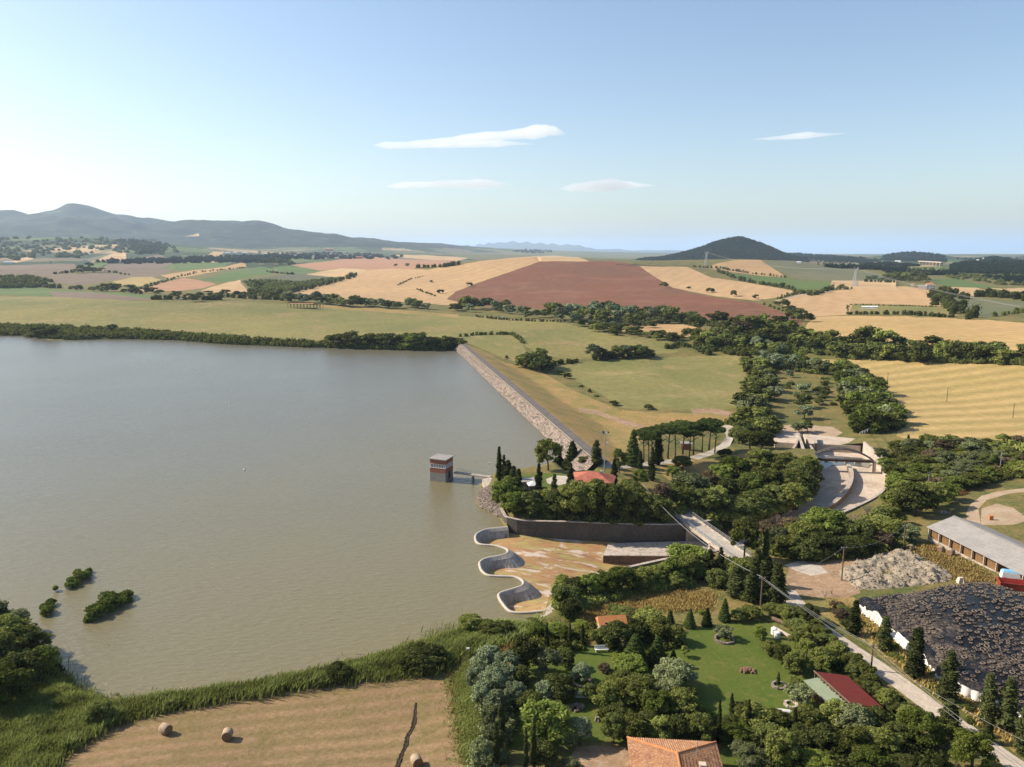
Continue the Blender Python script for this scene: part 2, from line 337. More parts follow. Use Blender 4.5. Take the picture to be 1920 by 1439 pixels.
# ================================================================= the ground and its fields
STRAW = (.50, .32, .15); STRAW2 = (.42, .25, .115); PINKS = (.47, .305, .155); CREAM = (.56, .40, .205)
RED = (.215, .085, .046); RED2 = (.185, .092, .048)
GRN = (.125, .19, .055); OLIVE = (.21, .195, .065); OLIVE2 = (.16, .17, .055); BROWN = (.22, .15, .10)
fm = dict(
 straw=mat('straw', STRAW, STRAW2, .006, .12, .22, c3=(.40, .27, .13), stripe=(12, 14, .35, (.36, .22, .10))),
 cream=mat('pale_stubble', CREAM, PINKS, .006, .1, .15, stripe=(-25, 16, .25, STRAW2)),
 wheat=mat('ripe_wheat', (.53, .34, .165), PINKS, .004, .08, .18, stripe=(-68, 22, .3, (.40, .25, .12))),
 wheat_b=mat('ripe_wheat_rows', (.52, .34, .15), (.44, .30, .12), .012, .15, .2, stripe=(78, 9, .4, (.36, .24, .10))),
 hay=mat('mown_hay', (.50, .345, .145), (.44, .31, .12), .012, .35, .2, c3=(.40, .31, .11), stripe=(-4, 15, .8, (.31, .235, .085))),
 hay_near=mat('hay_stubble', (.31, .205, .105), (.245, .155, .085), .05, 1.6, .30, c3=(.20, .15, .06), stripe=(-10, 2.9, .8, (.20, .145, .06)), bump=.10, bscale=3.2),
 rust=mat('ploughed_red', RED, RED2, .004, .09, .2, c3=(.27, .13, .075), stripe=(35, 12, .3, (.17, .072, .045))),
 orange=mat('stubble_orange', (.42, .21, .115), (.36, .19, .10), .01, .1, .2, stripe=(30, 12, .45, (.48, .29, .17))),
 brown=mat('tilled_brown', (.21, .15, .10), (.18, .13, .09), .003, .06, .15, c3=(.22, .17, .10), stripe=(20, 30, .25, (.17, .12, .09))),
 green=mat('young_crop', (.095, .15, .038), (.125, .17, .046), .006, .05, .12, stripe=(15, 18, .3, (.085, .13, .035))),
 pasture=mat('pasture', (.255, .215, .070), (.165, .165, .052), .008, .25, .28, c3=(.30, .215, .095), stripe=(25, 7, .25, (.15, .15, .05)), patch=.52),
 meadow=mat('meadow', (.235, .205, .068), (.17, .175, .052), .012, .35, .25, c3=(.33, .25, .105), stripe=(-35, 6, .2, (.28, .22, .09))),
 grove=mat('grove_floor', (.13, .125, .07), (.16, .145, .085), .02, .1, .3, stripe=(35, 14, .7, (.055, .07, .035))),
 greyg=mat('fallow_green', (.14, .15, .075), (.18, .165, .085), .005, .08, .2, stripe=(-30, 30, .3, (.12, .13, .065))),
 dry=mat('dry_grass', (.36, .235, .085), (.23, .195, .06), .06, 1.2, .35, c3=(.42, .25, .12), bump=.15, bscale=1.5),
 bank=mat('rough_grass', (.12, .125, .036), (.23, .17, .06), .07, 1.3, .4, c3=(.085, .115, .03), bump=.2, bscale=1.2),
 lawn=mat('lawn', (.082, .120, .018), (.105, .130, .022), .12, 2.5, .22, c3=(.15, .145, .034), bump=.03, bscale=10),
 dirt=mat('bare_dirt', (.38, .25, .15), (.29, .185, .105), .15, 1.4, .3, c3=(.42, .32, .22), bump=.08, bscale=3),
 track=mat('track_earth', (.45, .34, .23), (.38, .27, .17), .2, 1.5, .25, bump=.05, bscale=3),
 gravel=mat('gravel', (.52, .46, .38), (.43, .37, .29), .4, 4, .2, bump=.03, bscale=12),
 wood=mat('woodland_floor', (.010, .016, .008), (.016, .022, .010), .05, .4, .3),
 mount=mat('wooded_slopes', (.006, .013, .009), (.030, .044, .022), .0028, .010, .5, c3=(.085, .085, .045), patch=.52),
)
# countryside too far to draw field by field: patches of crop, stubble, fallow and wood
m, n, b = nodes('far_countryside'); tc = N(n, 'ShaderNodeTexCoord').outputs['Object']
nz = noise(n, tc, .0016, 3); mm = N(n, 'ShaderNodeMix', data_type='VECTOR'); mm.inputs[0].default_value = .0
vm = N(n, 'ShaderNodeVectorMath', operation='SCALE'); n.links.new(nz.outputs['Color'], vm.inputs[0]); vm.inputs['Scale'].default_value = 260
va = N(n, 'ShaderNodeVectorMath', operation='ADD'); n.links.new(tc, va.inputs[0]); n.links.new(vm.outputs[0], va.inputs[1])
vo = N(n, 'ShaderNodeTexVoronoi'); vo.inputs['Scale'].default_value = 1/330; n.links.new(va.outputs[0], vo.inputs['Vector'])
sp = N(n, 'ShaderNodeSeparateColor'); n.links.new(vo.outputs['Color'], sp.inputs[0])
cr = N(n, 'ShaderNodeValToRGB'); cr.color_ramp.interpolation = 'CONSTANT'; e = cr.color_ramp.elements
pal = [(0, (.04, .06, .028)), (.3, (.15, .15, .075)), (.42, (.11, .15, .05)), (.55, (.045, .065, .03)), (.7, (.20, .15, .10)), (.78, (.38, .27, .15)), (.88, (.14, .15, .07))]
e[0].color = col4(pal[0][1]); e[1].position = pal[1][0]; e[1].color = col4(pal[1][1])
for p_, c_ in pal[2:]: q = e.new(p_); q.color = col4(c_)
n.links.new(sp.outputs[0], cr.inputs[0])
fn = ramp(n, noise(n, tc, .02, 6, .7).outputs[0], .48, .62); c_ = mix(n, fn, cr.outputs[0], (.04, .058, .028)); n.links.new(c_, b.inputs['Base Color'])
b.inputs['Roughness'].default_value = .95; b.inputs['Specular IOR Level'].default_value = .1
fm['far'] = m

# (object name, material, pixel outline): later ones lie over earlier ones
FIELDS = [
 ('stubble_field','cream',[(330,490),(375,487),(400,472),(420,472),(412,493),(360,494)]),
 ('stubble_field','cream',[(95,457+10),(150,462),(220,458),(218,464),(160,472),(100,470)]),
 ('fallow_field','greyg',[(160,486),(210,475),(235,474),(238,490),(170,492)]),
 ('stubble_field','cream',[(170,492),(215,474),(236,473),(238,491)]),
 ('fallow_field','brown',[(240,486),(300,478),(330,490),(300,491),(240,492)]),
 ('stubble_field','cream',[(20,490),(60,480),(62,486),(30,493)]),
 ('stubble_field','cream',[(345,441+6),(372,443),(374,446),(350,448)]),
 ('far_pasture','greyg',[(820,470),(900,474),(1010,472),(1100,470),(1250,474),(1250,486),(1190,493),(1100,489),(1000,482),(900,489),(860,482)]),
 ('stubble_field','cream',[(730,478),(800,479),(880,484),(860,489),(810,488),(760,484)]),
 ('crop_field','greyg',[(540,474),(640,475),(650,482),(600,487),(545,484)]),
 ('ploughed_field','brown',[(-300,494),(0,497),(140,495),(142,505),(100,513),(60,523),(0,523),(-300,520)]),
 ('ploughed_field','brown',[(62,524),(100,514),(190,510),(240,514),(246,519),(190,531),(150,535),(105,532)]),
 ('ploughed_field','brown',[(200,495),(320,492),(332,505),(285,519),(246,519),(240,513),(190,509)]),
 ('crop_field','green',[(158,496),(200,492),(200,495),(188,503),(155,498)]),
 ('crop_field','green',[(300,503),(330,493),(370,492),(435,493),(412,502),(340,508)]),
 ('straw_field','straw',[(300,515),(405,502),(460,492),(462,499),(400,510),(345,519),(318,522)]),
 ('crop_field','green',[(368,524),(430,510),(490,499),(512,504),(510,513),(465,519),(412,531)]),
 ('crop_field','green',[(513,500),(560,497),(640,499),(600,507),(560,514),(518,511)]),
 ('ploughed_field','orange',[(255,546),(300,532),(345,520),(375,525),(405,533),(380,541),(330,546)]),
 ('straw_field','hay',[(210,529),(250,519),(285,519),(303,524),(282,534),(247,539)]),
 ('straw_field','cream',[(375,546),(400,537),(450,524),(455,535),(468,548),(420,550)]),
 ('olive_grove_floor','grove',[(453,525),(490,520),(540,513),(600,513),(650,521),(610,532),(560,545),(520,551),(470,546)]),
 ('stubble_field','cream',[(574,514),(600,508),(640,503),(690,506),(665,520),(630,520)]),
 ('hill_stubble','orange',[(545,497),(620,490),(680,480),(760,487),(860,489),(850,496),(770,505),(700,507),(640,503),(600,507)]),
 ('wheat_field','wheat',[(525,556),(560,546),(600,535),(655,518),(690,506),(740,504),(800,506),(850,498),(900,490),(960,484),(1000,481),(1060,482),(1010,491),(965,507),(915,524),(882,536),(855,548),(838,560),(870,566),(850,573),(800,570),(700,562),(600,560)]),
 ('wheat_field','cream',[(1000,481),(1040,480),(1085,483),(1105,490),(1010,491)]),
 ('ploughed_field','rust',[(1012,490),(1100,490),(1150,490),(1205,500),(1235,524),(1262,541),(1340,558),(1420,568),(1480,590),(1506,604),(1498,618),(1440,612),(1360,602),(1290,594),(1250,591),(1160,582),(1060,582),(960,577),(890,574),(838,562),(855,547),(884,536),(918,524),(965,507)]),
 ('wheat_field','wheat',[(1198,499),(1290,502),(1312,512),(1335,521),(1400,530),(1490,546),(1470,556),(1420,564),(1340,556),(1262,540),(1232,522)]),
 ('hill_field','greyg',[(1420,487),(1500,489),(1560,499),(1640,512),(1710,524),(1680,527),(1600,529),(1500,525),(1460,505)]),
 ('hill_field','straw',[(1325,502),(1350,494),(1385,487),(1425,486),(1450,503),(1475,520),(1440,520),(1390,514),(1350,510)]),
 ('crop_field','green',[(1350,513),(1400,517),(1440,520),(1500,526),(1560,529),(1565,535),(1555,541),(1500,545),(1440,535),(1385,524)]),
 ('crop_field','green',[(1745,525),(1790,524),(1840,535),(1870,541),(1800,539),(1760,535)]),
 ('straw_field','cream',[(1765,538),(1830,540),(1860,547),(1840,558),(1800,551)]),
 ('straw_field','cream',[(1855,541),(1990,541),(1990,549),(1900,547)]),
 ('crop_field','greyg',[(1780,548),(1850,560),(1990,570),(1990,590),(1900,588),(1850,598),(1800,575)]),
 ('wheat_field','wheat',[(1452,564),(1500,553),(1600,541),(1700,537),(1745,545),(1765,575),(1700,572),(1600,570),(1592,590),(1530,594),(1500,588),(1470,575)]),
 ('wheat_field','cream',[(1560,526),(1620,526),(1680,528),(1680,541),(1600,541),(1555,540)]),
 ('rough_plot','pasture',[(1598,571),(1700,574),(1770,577),(1800,592),(1700,592),(1592,588)]),
 ('dirt_track','track',[(1455,563),(1500,552),(1560,545),(1562,548),(1500,556),(1458,566)]),
 ('wheat_field','wheat_b',[(1503,624),(1515,606),(1532,595),(1600,592),(1700,594),(1800,598),(1850,600),(1990,612),(1990,675),(1900,662),(1800,650),(1700,645),(1600,635)]),
 ('pasture_strip','green',[(-300,538),(0,539),(60,539),(110,543),(200,548),(290,554),(300,558),(240,560),(100,557),(0,553),(-300,550)]),
 ('pasture_strip','brown',[(90,547),(170,548),(260,558),(295,562),(220,563),(100,557)]),
 ('pasture_field','pasture',[(-900,556),(-300,556),(0,556),(100,557),(230,563),(300,568),(420,567),(560,571),(640,577),(700,579),(860,592),(960,598),(1030,602),(1085,612),(1160,632),(1290,640),(1270,660),(1180,671),(1060,674),(1010,664),(985,650),(968,628),(900,626),(860,636),(700,640),(500,636),(300,622),(100,618),(0,616),(-900,612)]),
 ('pasture_strip','dry',[(600,572),(700,578),(860,590),(860,596),(700,584),(600,577)]),
 ('hay_plot','straw',[(1120,610),(1180,605),(1280,608),(1340,622),(1345,632),(1260,632),(1170,622)]),
 ('pasture_field','meadow',[(866,630),(920,627),(962,628),(980,646),(990,668),(970,680),(945,672),(905,655),(880,645)]),
 ('pasture_field','meadow',[(1038,690),(1060,682),(1160,675),(1260,669),(1380,667),(1402,678),(1405,700),(1393,740),(1385,765),(1330,772),(1250,768),(1165,765),(1120,735),(1070,708)]),
 ('hay_field','hay',[(1490,676),(1560,674),(1700,678),(1990,688),(1990,815),(1900,826),(1800,838),(1730,832),(1680,818),(1690,790),(1680,770),(1650,735),(1600,705),(1530,690)]),
 ('dam_slope','dry',[(872,646),(900,655),(945,680),(1010,695),(1080,735),(1160,768),(1250,775),(1380,775),(1360,800),(1250,800),(1200,830),(1190,860),(1130,870),(1100,840),(1000,757),(930,697)]),
 ('footpath','dirt',[(1085,765),(1120,770),(1180,790),(1235,806),(1230,811),(1170,797),(1120,777),(1085,772)]),
 ('footpath','dirt',[(1295,768),(1340,766),(1380,775),(1384,790),(1378,795),(1366,782),(1330,775),(1300,778)]),
 ('grass_knoll','dry',[(1230,868),(1290,860),(1330,862),(1400,850),(1440,850),(1420,880),(1370,885),(1310,905),(1260,905),(1240,890)]),
 ('gravel_lane','gravel',[(1290,858),(1330,846),(1352,832),(1362,818),(1355,800),(1368,795),(1382,797),(1367,806),(1376,820),(1368,836),(1345,850),(1310,862)]),
 ('gravel_court','gravel',[(1150,868),(1200,868),(1290,858),(1300,864),(1230,872),(1160,880),(1120,876),(1128,866)]),
 ('river_bed','bank',[(1400,690),(1440,680),(1500,690),(1560,700),(1620,730),(1660,790),(1640,822),(1560,812),(1500,812),(1430,815),(1390,800),(1400,740)]),
 ('gravel_bar','track',[(1445,800),(1490,796),(1560,800),(1580,812),(1560,822),(1500,822),(1450,815)]),
 ('house_lawn','lawn',[(960,893),(1010,888),(1060,888),(1080,905),(1060,915),(990,918),(965,912)]),
 ('gravel_patch','gravel',[(1024,898),(1045,892),(1068,893),(1070,906),(1040,911),(1026,906)]),
 ('farm_yard','dirt',[(1468,1105),(1482,1060),(1508,1050),(1576,1046),(1640,1030),(1600,1080),(1614,1112),(1590,1120),(1552,1124),(1510,1118)]),
 ('farm_yard','gravel',[(1470,1060),(1500,1052),(1540,1062),(1552,1074),(1520,1080),(1490,1070)]),
 ('farm_yard','dirt',[(1880,1085),(1990,1085),(1990,1180),(1905,1120)]),
 ('weedy_plot','bank',[(1750,960),(1800,930),(1850,915),(1990,905),(1990,1010),(1900,1000),(1800,985)]),
 ('kitchen_garden','bank',[(1880,935),(1930,925),(1990,930),(1990,990),(1930,975),(1900,955)]),
 ('farm_track','track',[(1812,985),(1812,962),(1820,945),(1840,930),(1880,920),(1990,908),(1990,918),(1890,926),(1850,938),(1834,955),(1838,985)]),
 ('waste_ground','track',[(1838,985),(1840,955),(1870,945),(1900,952),(1930,975),(1900,985)]),
 ('verge','dry',[(1520,1120),(1600,1120),(1660,1180),(1740,1240),(1800,1300),(1880,1350),(1990,1400),(1990,1460),(1900,1410),(1830,1350),(1770,1310),(1700,1255),(1600,1190),(1530,1145)]),
 ('garden_grass','lawn',[(985,1220),(1060,1215),(1150,1210),(1210,1200),(1280,1185),(1360,1168),(1430,1165),(1500,1190),(1560,1235),(1640,1300),(1720,1370),(1790,1439),(1800,1500),(1350,1500),(1340,1420),(1300,1400),(1180,1400),(1150,1390),(960,1400),(930,1439),(960,1330)]),
 ('dry_bank','dry',[(1080,1150),(1150,1130),(1250,1108),(1340,1110),(1330,1140),(1230,1145),(1160,1155),(1100,1165)]),
 ('dry_bank','dry',[(860,1215),(900,1190),(960,1180),(1010,1165),(1040,1165),(1030,1185),(985,1195),(960,1210),(900,1235),(870,1235)]),
 ('rough_bank','bank',[(820,1255),(860,1235),(930,1225),(960,1230),(940,1320),(905,1380),(890,1439),(880,1500),(860,1500),(875,1430),(878,1370),(860,1290)]),
 ('stubble_field','hay_near',[(60,1500),(100,1430),(150,1390),(230,1345),(330,1325),(450,1305),(560,1285),(680,1272),(780,1267),(830,1278),(852,1310),(872,1370),(870,1430),(850,1500)]),
 ('courtyard','dirt',[(1080,1400),(1130,1398),(1180,1405),(1180,1500),(1050,1500),(1060,1440)]),
]
ROAD = smooth([tuple(hit(x, y))[:2] for x, y in [(1475,1108),(1514,1158),(1577,1204),(1637,1245),(1694,1286),(1763,1337),(1830,1383),(1900,1432),(2000,1500)]], 5)
def ribbon(path, wd):
    P = np.asarray(path)[:, :2]; T = np.gradient(P, axis=0); T /= np.linalg.norm(T, axis=1)[:, None]; Nn = np.stack([T[:, 1], -T[:, 0]], 1)
    return np.concatenate([P+Nn*wd/2, (P-Nn*wd/2)[::-1]])
# triangulate the whole ground with every outline as a constraint
pts = []; cons = []; polys = []
def add_loop(P2, closed=True):
    b0 = len(pts); pts.extend([Vector((float(p[0]), float(p[1]))) for p in P2]); n_ = len(P2)
    cons.extend([(b0+i, b0+(i+1) % n_) for i in range(n_ if closed else n_-1)])
allpx = []; cut = []
for nm, mt, poly in FIELDS:
    P = np.array(poly+[poly[0]], float); out = []
    for a, b_ in zip(P[:-1], P[1:]):
        k = max(1, int(np.hypot(*(b_-a))/9)); out += [a+(b_-a)*t/k for t in range(k)]
    out = np.array(out); jit = .6 if P[:, 1].max() < 640 else 1.6
    out = out+np.stack([fbm(out[:, 0]/17, out[:, 1]/5, 2, 1), fbm(out[:, 0]/17, out[:, 1]/5, 2, 2)], 1)*jit*2
    cut.append((len(allpx), len(allpx)+len(out))); allpx += out.tolist()
W_ = hits(allpx)
HILL = [(1185,3950),(1215,3600),(1270,3400),(1330,3300),(1440,3400),(1490,3650),(1515,3950),(1510,4500),(1380,4900),(1220,4500)]
def polar(px, r): a = slope(px, 470)[1]; return np.stack([np.sin(a)*r, np.cos(a)*r], -1)
hp_ = np.array(smooth([np.array(q, float) for q in HILL+[HILL[0]]], 6)); hp_ = polar(hp_[:, 0], hp_[:, 1]); polys.append(('hill_forest', 'wood', hp_)); add_loop(hp_)
for (nm, mt, poly), (a, b_) in zip(FIELDS, cut): polys.append((nm, mt, W_[a:b_, :2])); add_loop(W_[a:b_, :2])
road_poly = ribbon(ROAD, 3.3); add_loop(road_poly); polys.append(('road', 'road', road_poly))
fm['road'] = mat('worn_road', (.56, .47, .37), (.46, .39, .31), .3, 3, .2, c3=(.62, .52, .40), bump=.02, bscale=10)
add_loop(CHAN[:, :2])
SLAB = [at(*q) for q in [(1505,842,-5.5),(1522,838,-5.5),(1612,850,-5.5),(1640,868,-5.5)]]
g = []
rr = [22.0]
while rr[-1] < 41000: rr.append(rr[-1]*(1.013 if rr[-1] < 700 else 1.011 if rr[-1] < 2500 else 1.02))
for k, r in enumerate(rr):
    na = 250 if r > 60 else 90
    for j in range(na+1):
        a = -.78+1.56*(j+(k % 2)*.5)/na; g.append((r*math.sin(a), r*math.cos(a)))
pts.extend([Vector(q) for q in g])
vo_, eo_, fo_, *_r = delaunay_2d_cdt(pts, cons, [], 0, 1e-4, False)
VV = np.array([tuple(v) for v in vo_]); FF = np.array([f for f in fo_ if len(f) == 3])
CC = VV[FF].mean(1); ZZ = height(VV[:, 0], VV[:, 1])
cr_ = (VV[FF[:, 1]]-VV[FF[:, 0]]); cs_ = (VV[FF[:, 2]]-VV[FF[:, 0]]); flip = (cr_[:, 0]*cs_[:, 1]-cr_[:, 1]*cs_[:, 0]) < 0
FF[flip] = FF[flip][:, ::-1]
own = np.full(len(FF), -1)
for i, (nm, mt, P) in enumerate(polys):
    lo = P.min(0)-1; hi = P.max(0)+1; sel = np.where((CC > lo).all(1) & (CC < hi).all(1))[0]
    if len(sel): own[sel[sdf(P, CC[sel, 0], CC[sel, 1]) < 0]] = i
hole = np.zeros(len(FF), bool); lo = CHAN[:, :2].min(0); hi = CHAN[:, :2].max(0); sel = np.where((CC > lo).all(1) & (CC < hi).all(1))[0]
hole[sel] = sdf(CHAN, CC[sel, 0], CC[sel, 1]) < 0
lk = np.zeros(len(FF), bool); sel = np.where(np.hypot(*CC.T) < 1500)[0]; lk[sel] = sdf(LAKE, CC[sel, 0], CC[sel, 1]) < -8
own[(own >= 0) & lk] = -1
rc = np.hypot(CC[:, 0], CC[:, 1]); hc = ZZ[FF].mean(1)
V3 = np.column_stack([VV, ZZ])
def sub(name, fsel, mats, mi=None):
    f = FF[fsel]; u, inv = np.unique(f, return_inverse=True)
    me = npmesh(name, V3[u], inv.reshape(f.shape), mi, True)
    return tag(link(name, me, mats), kind='structure')
free = (own < 0) & ~hole
mi = np.where(rc > 5900, 2, np.where(rc > 2300, 1, 0)); mi = np.where((hc < 90) & (mi == 2), 1, mi)
sel = np.where(free)[0]; sub('ground', sel, [fm['bank'], fm['far'], fm['mount']], mi[sel])
for i, (nm, mt, P) in enumerate(polys):
    sel = np.where((own == i) & ~hole)[0]
    if len(sel): sub(nm, sel, [fm[mt]])
del vo_, eo_, fo_, _r

# water
def flat(name, P, z, m):
    P = [tuple(p[:2]) for p in P]; v, e_, f, *_ = delaunay_2d_cdt([Vector(p) for p in P], [(i, (i+1) % len(P)) for i in range(len(P))], [], 0, 1e-4, False)
    v = np.array([tuple(q) for q in v]); f = np.array([t for t in f if len(t) == 3]); c = v[f].mean(1); f = f[sdf(np.array(P), c[:, 0], c[:, 1]) < 0]
    me = bpy.data.meshes.new(name); me.from_pydata([(q[0], q[1], z) for q in v], [], [tuple(t) for t in f.tolist()])
    bm = bmesh.new(); bm.from_mesh(me); bmesh.ops.recalc_face_normals(bm, faces=bm.faces)
    if bm.faces[0].normal.z < 0: bmesh.ops.reverse_faces(bm, faces=bm.faces)
    bm.to_mesh(me); bm.free(); return link(name, me, [m])
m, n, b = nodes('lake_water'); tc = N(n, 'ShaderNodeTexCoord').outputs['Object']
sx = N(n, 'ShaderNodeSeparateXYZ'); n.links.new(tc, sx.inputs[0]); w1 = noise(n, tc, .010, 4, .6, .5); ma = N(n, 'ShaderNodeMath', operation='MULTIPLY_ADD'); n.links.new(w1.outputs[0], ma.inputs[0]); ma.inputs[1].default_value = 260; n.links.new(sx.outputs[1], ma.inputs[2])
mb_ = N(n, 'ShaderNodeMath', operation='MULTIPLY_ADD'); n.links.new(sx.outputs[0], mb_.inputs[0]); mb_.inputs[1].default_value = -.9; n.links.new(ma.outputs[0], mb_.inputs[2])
c_ = mix(n, ramp(n, mb_.outputs[0], 240, 520), (.175, .145, .066), (.132, .122, .084))   # silt tan near; offshore greyer, sky reflection put into the colour
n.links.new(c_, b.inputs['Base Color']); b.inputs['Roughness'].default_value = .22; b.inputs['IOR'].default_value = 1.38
mp = N(n, 'ShaderNodeMapping'); mp.inputs['Rotation'].default_value = (0, 0, R_(25)); mp.inputs['Scale'].default_value = (.8, 2.4, 1); n.links.new(tc, mp.inputs[0])
q1 = noise(n, mp.outputs[0], .55, 5, .6, .3); q2 = noise(n, tc, .02, 3)
mu = N(n, 'ShaderNodeMath', operation='MULTIPLY'); n.links.new(q1.outputs[0], mu.inputs[0]); n.links.new(ramp(n, q2.outputs[0], -.6, 1.0), mu.inputs[1])
bp = N(n, 'ShaderNodeBump'); bp.inputs['Distance'].default_value = .34; bp.inputs['Strength'].default_value = 1; n.links.new(mu.outputs[0], bp.inputs['Height']); n.links.new(bp.outputs[0], b.inputs['Normal'])
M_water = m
SH = np.array([tuple(p) for p in LAKE]); cen = SH[:, :2].mean(0)
shp = SH.copy(); shn = len(shore_far)+len(shore_dam)
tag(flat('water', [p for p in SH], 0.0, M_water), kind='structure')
m, n, b = nodes('sea_water'); b.inputs['Base Color'].default_value = (.34, .44, .52, 1); b.inputs['Roughness'].default_value = .3
a_ = [(R*math.sin(a), R*math.cos(a)) for R, a in [(14500, -.12), (44000, -.12), (44000, .3), (44000, .55), (44000, .8), (14500, .8), (13500, .5), (14500, .3), (16500, .1)]]
tag(flat('sea', a_, 1.0, m), kind='structure')
# far mountains beyond the plain
mb = MB(); rg = [(740,474),(800,466),(850,464),(890,463),(920,459),(960,457),(1000,459),(1040,461),(1080,463),(1120,468),(1200,471),(1300,472)]
top = []
for i, (x, y) in enumerate(rg):
    s, a = slope(x, y-(3 if 800 < x < 1100 else 1)); R = 27000; top.append((R, a, CAMH+R*float(s)))
vs_ = []; fs_ = []; tt = []
for k in range(len(top)-1):
    for j in range(6): t = j/6; tt.append(tuple(top[k][q]*(1-t)+top[k+1][q]*t for q in range(3)))
for i, (R, a, z) in enumerate(tt):
    z += (fbm(np.array([i*.7]), np.array([2.]), 4, 8)[0])*90
    for dr, fz in ((-5000, 0), (-2500, .45), (-900, .8), (0, 1), (1500, .7), (5000, 0)):
        vs_.append(((R+dr)*math.sin(a), (R+dr)*math.cos(a), max(-3, (z)*fz*(1+.1*math.sin(i*1.7+dr)))))
for i in range(len(tt)-1):
    for j in range(5): fs_.append((i*6+j, i*6+6+j, i*6+7+j, i*6+1+j))
mb.add(vs_, fs_); tag(mb.build('distant_mountains', fm['mount'], smooth_=True), kind='structure')

# clouds: thin lens shaped bodies of real cloud, above the haze
mc = bpy.data.materials.new('cloud_vapour'); mc.use_nodes = True; n = mc.node_tree; n.nodes.clear()
ou = N(n, 'ShaderNodeOutputMaterial'); pv = N(n, 'ShaderNodeVolumePrincipled'); pv.inputs['Density'].default_value = .0030; pv.inputs['Color'].default_value = (1, 1, 1, 1); pv.inputs['Anisotropy'].default_value = .1
n.links.new(pv.outputs[0], ou.inputs['Volume'])
def cloud(spine, label, Y=11000, dens=1):
    "spine: (px, py, half thickness px)"
    V_ = []; ns = 14; S = smooth([(a, b_, c_, 0) for a, b_, c_ in spine], 10)
    for i, (px, py, hw, _) in enumerate(S):
        x, y, d = ray(px, py); t = Y/y; c = Vector((float(x*t), Y, float(CAMH+d*t))); k = max(hw, .2)/F*Y*(1+.10*math.sin(i*.35)+.05*math.sin(i*.9))
        for j in range(ns):
            a = 2*math.pi*j/ns; V_.append((c.x, c.y+math.cos(a)*k*4.5, c.z+math.sin(a)*k*(1 if math.sin(a) > 0 else .7)))
    L = len(S); f = [(i*ns+j, i*ns+(j+1) % ns, (i+1)*ns+(j+1) % ns, (i+1)*ns+j) for i in range(L-1) for j in range(ns)]+[tuple(range(ns))[::-1], tuple(range((L-1)*ns, L*ns))]
    q = MB(); q.add(V_, f); o = q.build('cloud', mc, smooth_=True); return tag(o, label, 'cloud', 'thin clouds over the hills')
cloud([(700,273,.6),(730,274,7),(770,273,6),(830,268,8),(890,262,9),(960,254,9),(1010,249,11),(1035,247,9),(1060,252,1)], 'largest long white cloud rising to a hooked right end')
cloud([(780,276,.5),(840,274,5),(920,271,6),(960,270,4),(1000,271,.5)], 'thin white streak directly beneath the largest cloud', 11800)
cloud([(720,351,.5),(760,349,7),(810,347,6),(860,347,9),(910,347,9),(962,347,.5)], 'low flat cream cloud above the wooded mountain slope')
cloud([(1048,354,.5),(1080,353,9),(1130,350,12),(1180,349,8),(1228,349,.5)], 'low lens shaped cream cloud left of the dark cone hill')
cloud([(1408,262,.4),(1450,260,3.5),(1500,256,6),(1540,254,4),(1590,250,.4)], 'small wispy cloud high above the dark cone hill', 11500)
# the air itself
mh = bpy.data.materials.new('haze_air'); mh.use_nodes = True; n = mh.node_tree; n.nodes.clear()
ou = N(n, 'ShaderNodeOutputMaterial'); pv = N(n, 'ShaderNodeVolumePrincipled'); pv.inputs['Density'].default_value = 4.6e-5; pv.inputs['Color'].default_value = (.62, .79, 1, 1); pv.inputs['Anisotropy'].default_value = .25
n.links.new(pv.outputs[0], ou.inputs['Volume'])
q = MB(); q.box((0, 150000, 322), (600000, 306000, 676)); hz = q.build('haze', mh); tag(hz, kind='stuff')
# ================================================================= plants
def leafmat(name, dark, light, trans=.25, var=.30):
    m = bpy.data.materials.new(name); m.use_nodes = True; n = m.node_tree; n.nodes.clear(); ou = N(n, 'ShaderNodeOutputMaterial')
    at_ = N(n, 'ShaderNodeAttribute', attribute_name='lv'); oi = N(n, 'ShaderNodeObjectInfo')
    a = N(n, 'ShaderNodeMath', operation='MULTIPLY_ADD'); n.links.new(oi.outputs['Random'], a.inputs[0]); a.inputs[1].default_value = .45; n.links.new(at_.outputs['Fac'], a.inputs[2])
    c = mix(n, ramp(n, a.outputs[0], .1, 1.25), dark, light)
    hs = N(n, 'ShaderNodeHueSaturation'); n.links.new(c, hs.inputs['Color']); n.links.new(ramp(n, oi.outputs['Random'], 0, 1), hs.inputs['Value'])
    q = N(n, 'ShaderNodeMapRange'); n.links.new(oi.outputs['Random'], q.inputs[0]); q.inputs[3].default_value = 1-var; q.inputs[4].default_value = 1+var; n.links.new(q.outputs[0], hs.inputs['Value'])
    q = N(n, 'ShaderNodeMapRange'); n.links.new(a.outputs[0], q.inputs[0]); q.inputs[3].default_value = .485; q.inputs[4].default_value = .515; n.links.new(q.outputs[0], hs.inputs['Hue'])
    d = N(n, 'ShaderNodeBsdfDiffuse'); t = N(n, 'ShaderNodeBsdfTranslucent'); ms = N(n, 'ShaderNodeMixShader'); ms.inputs[0].default_value = trans
    n.links.new(hs.outputs[0], d.inputs[0]); n.links.new(hs.outputs[0], t.inputs[0]); n.links.new(d.outputs[0], ms.inputs[1]); n.links.new(t.outputs[0], ms.inputs[2]); n.links.new(ms.outputs[0], ou.inputs[0]); return m
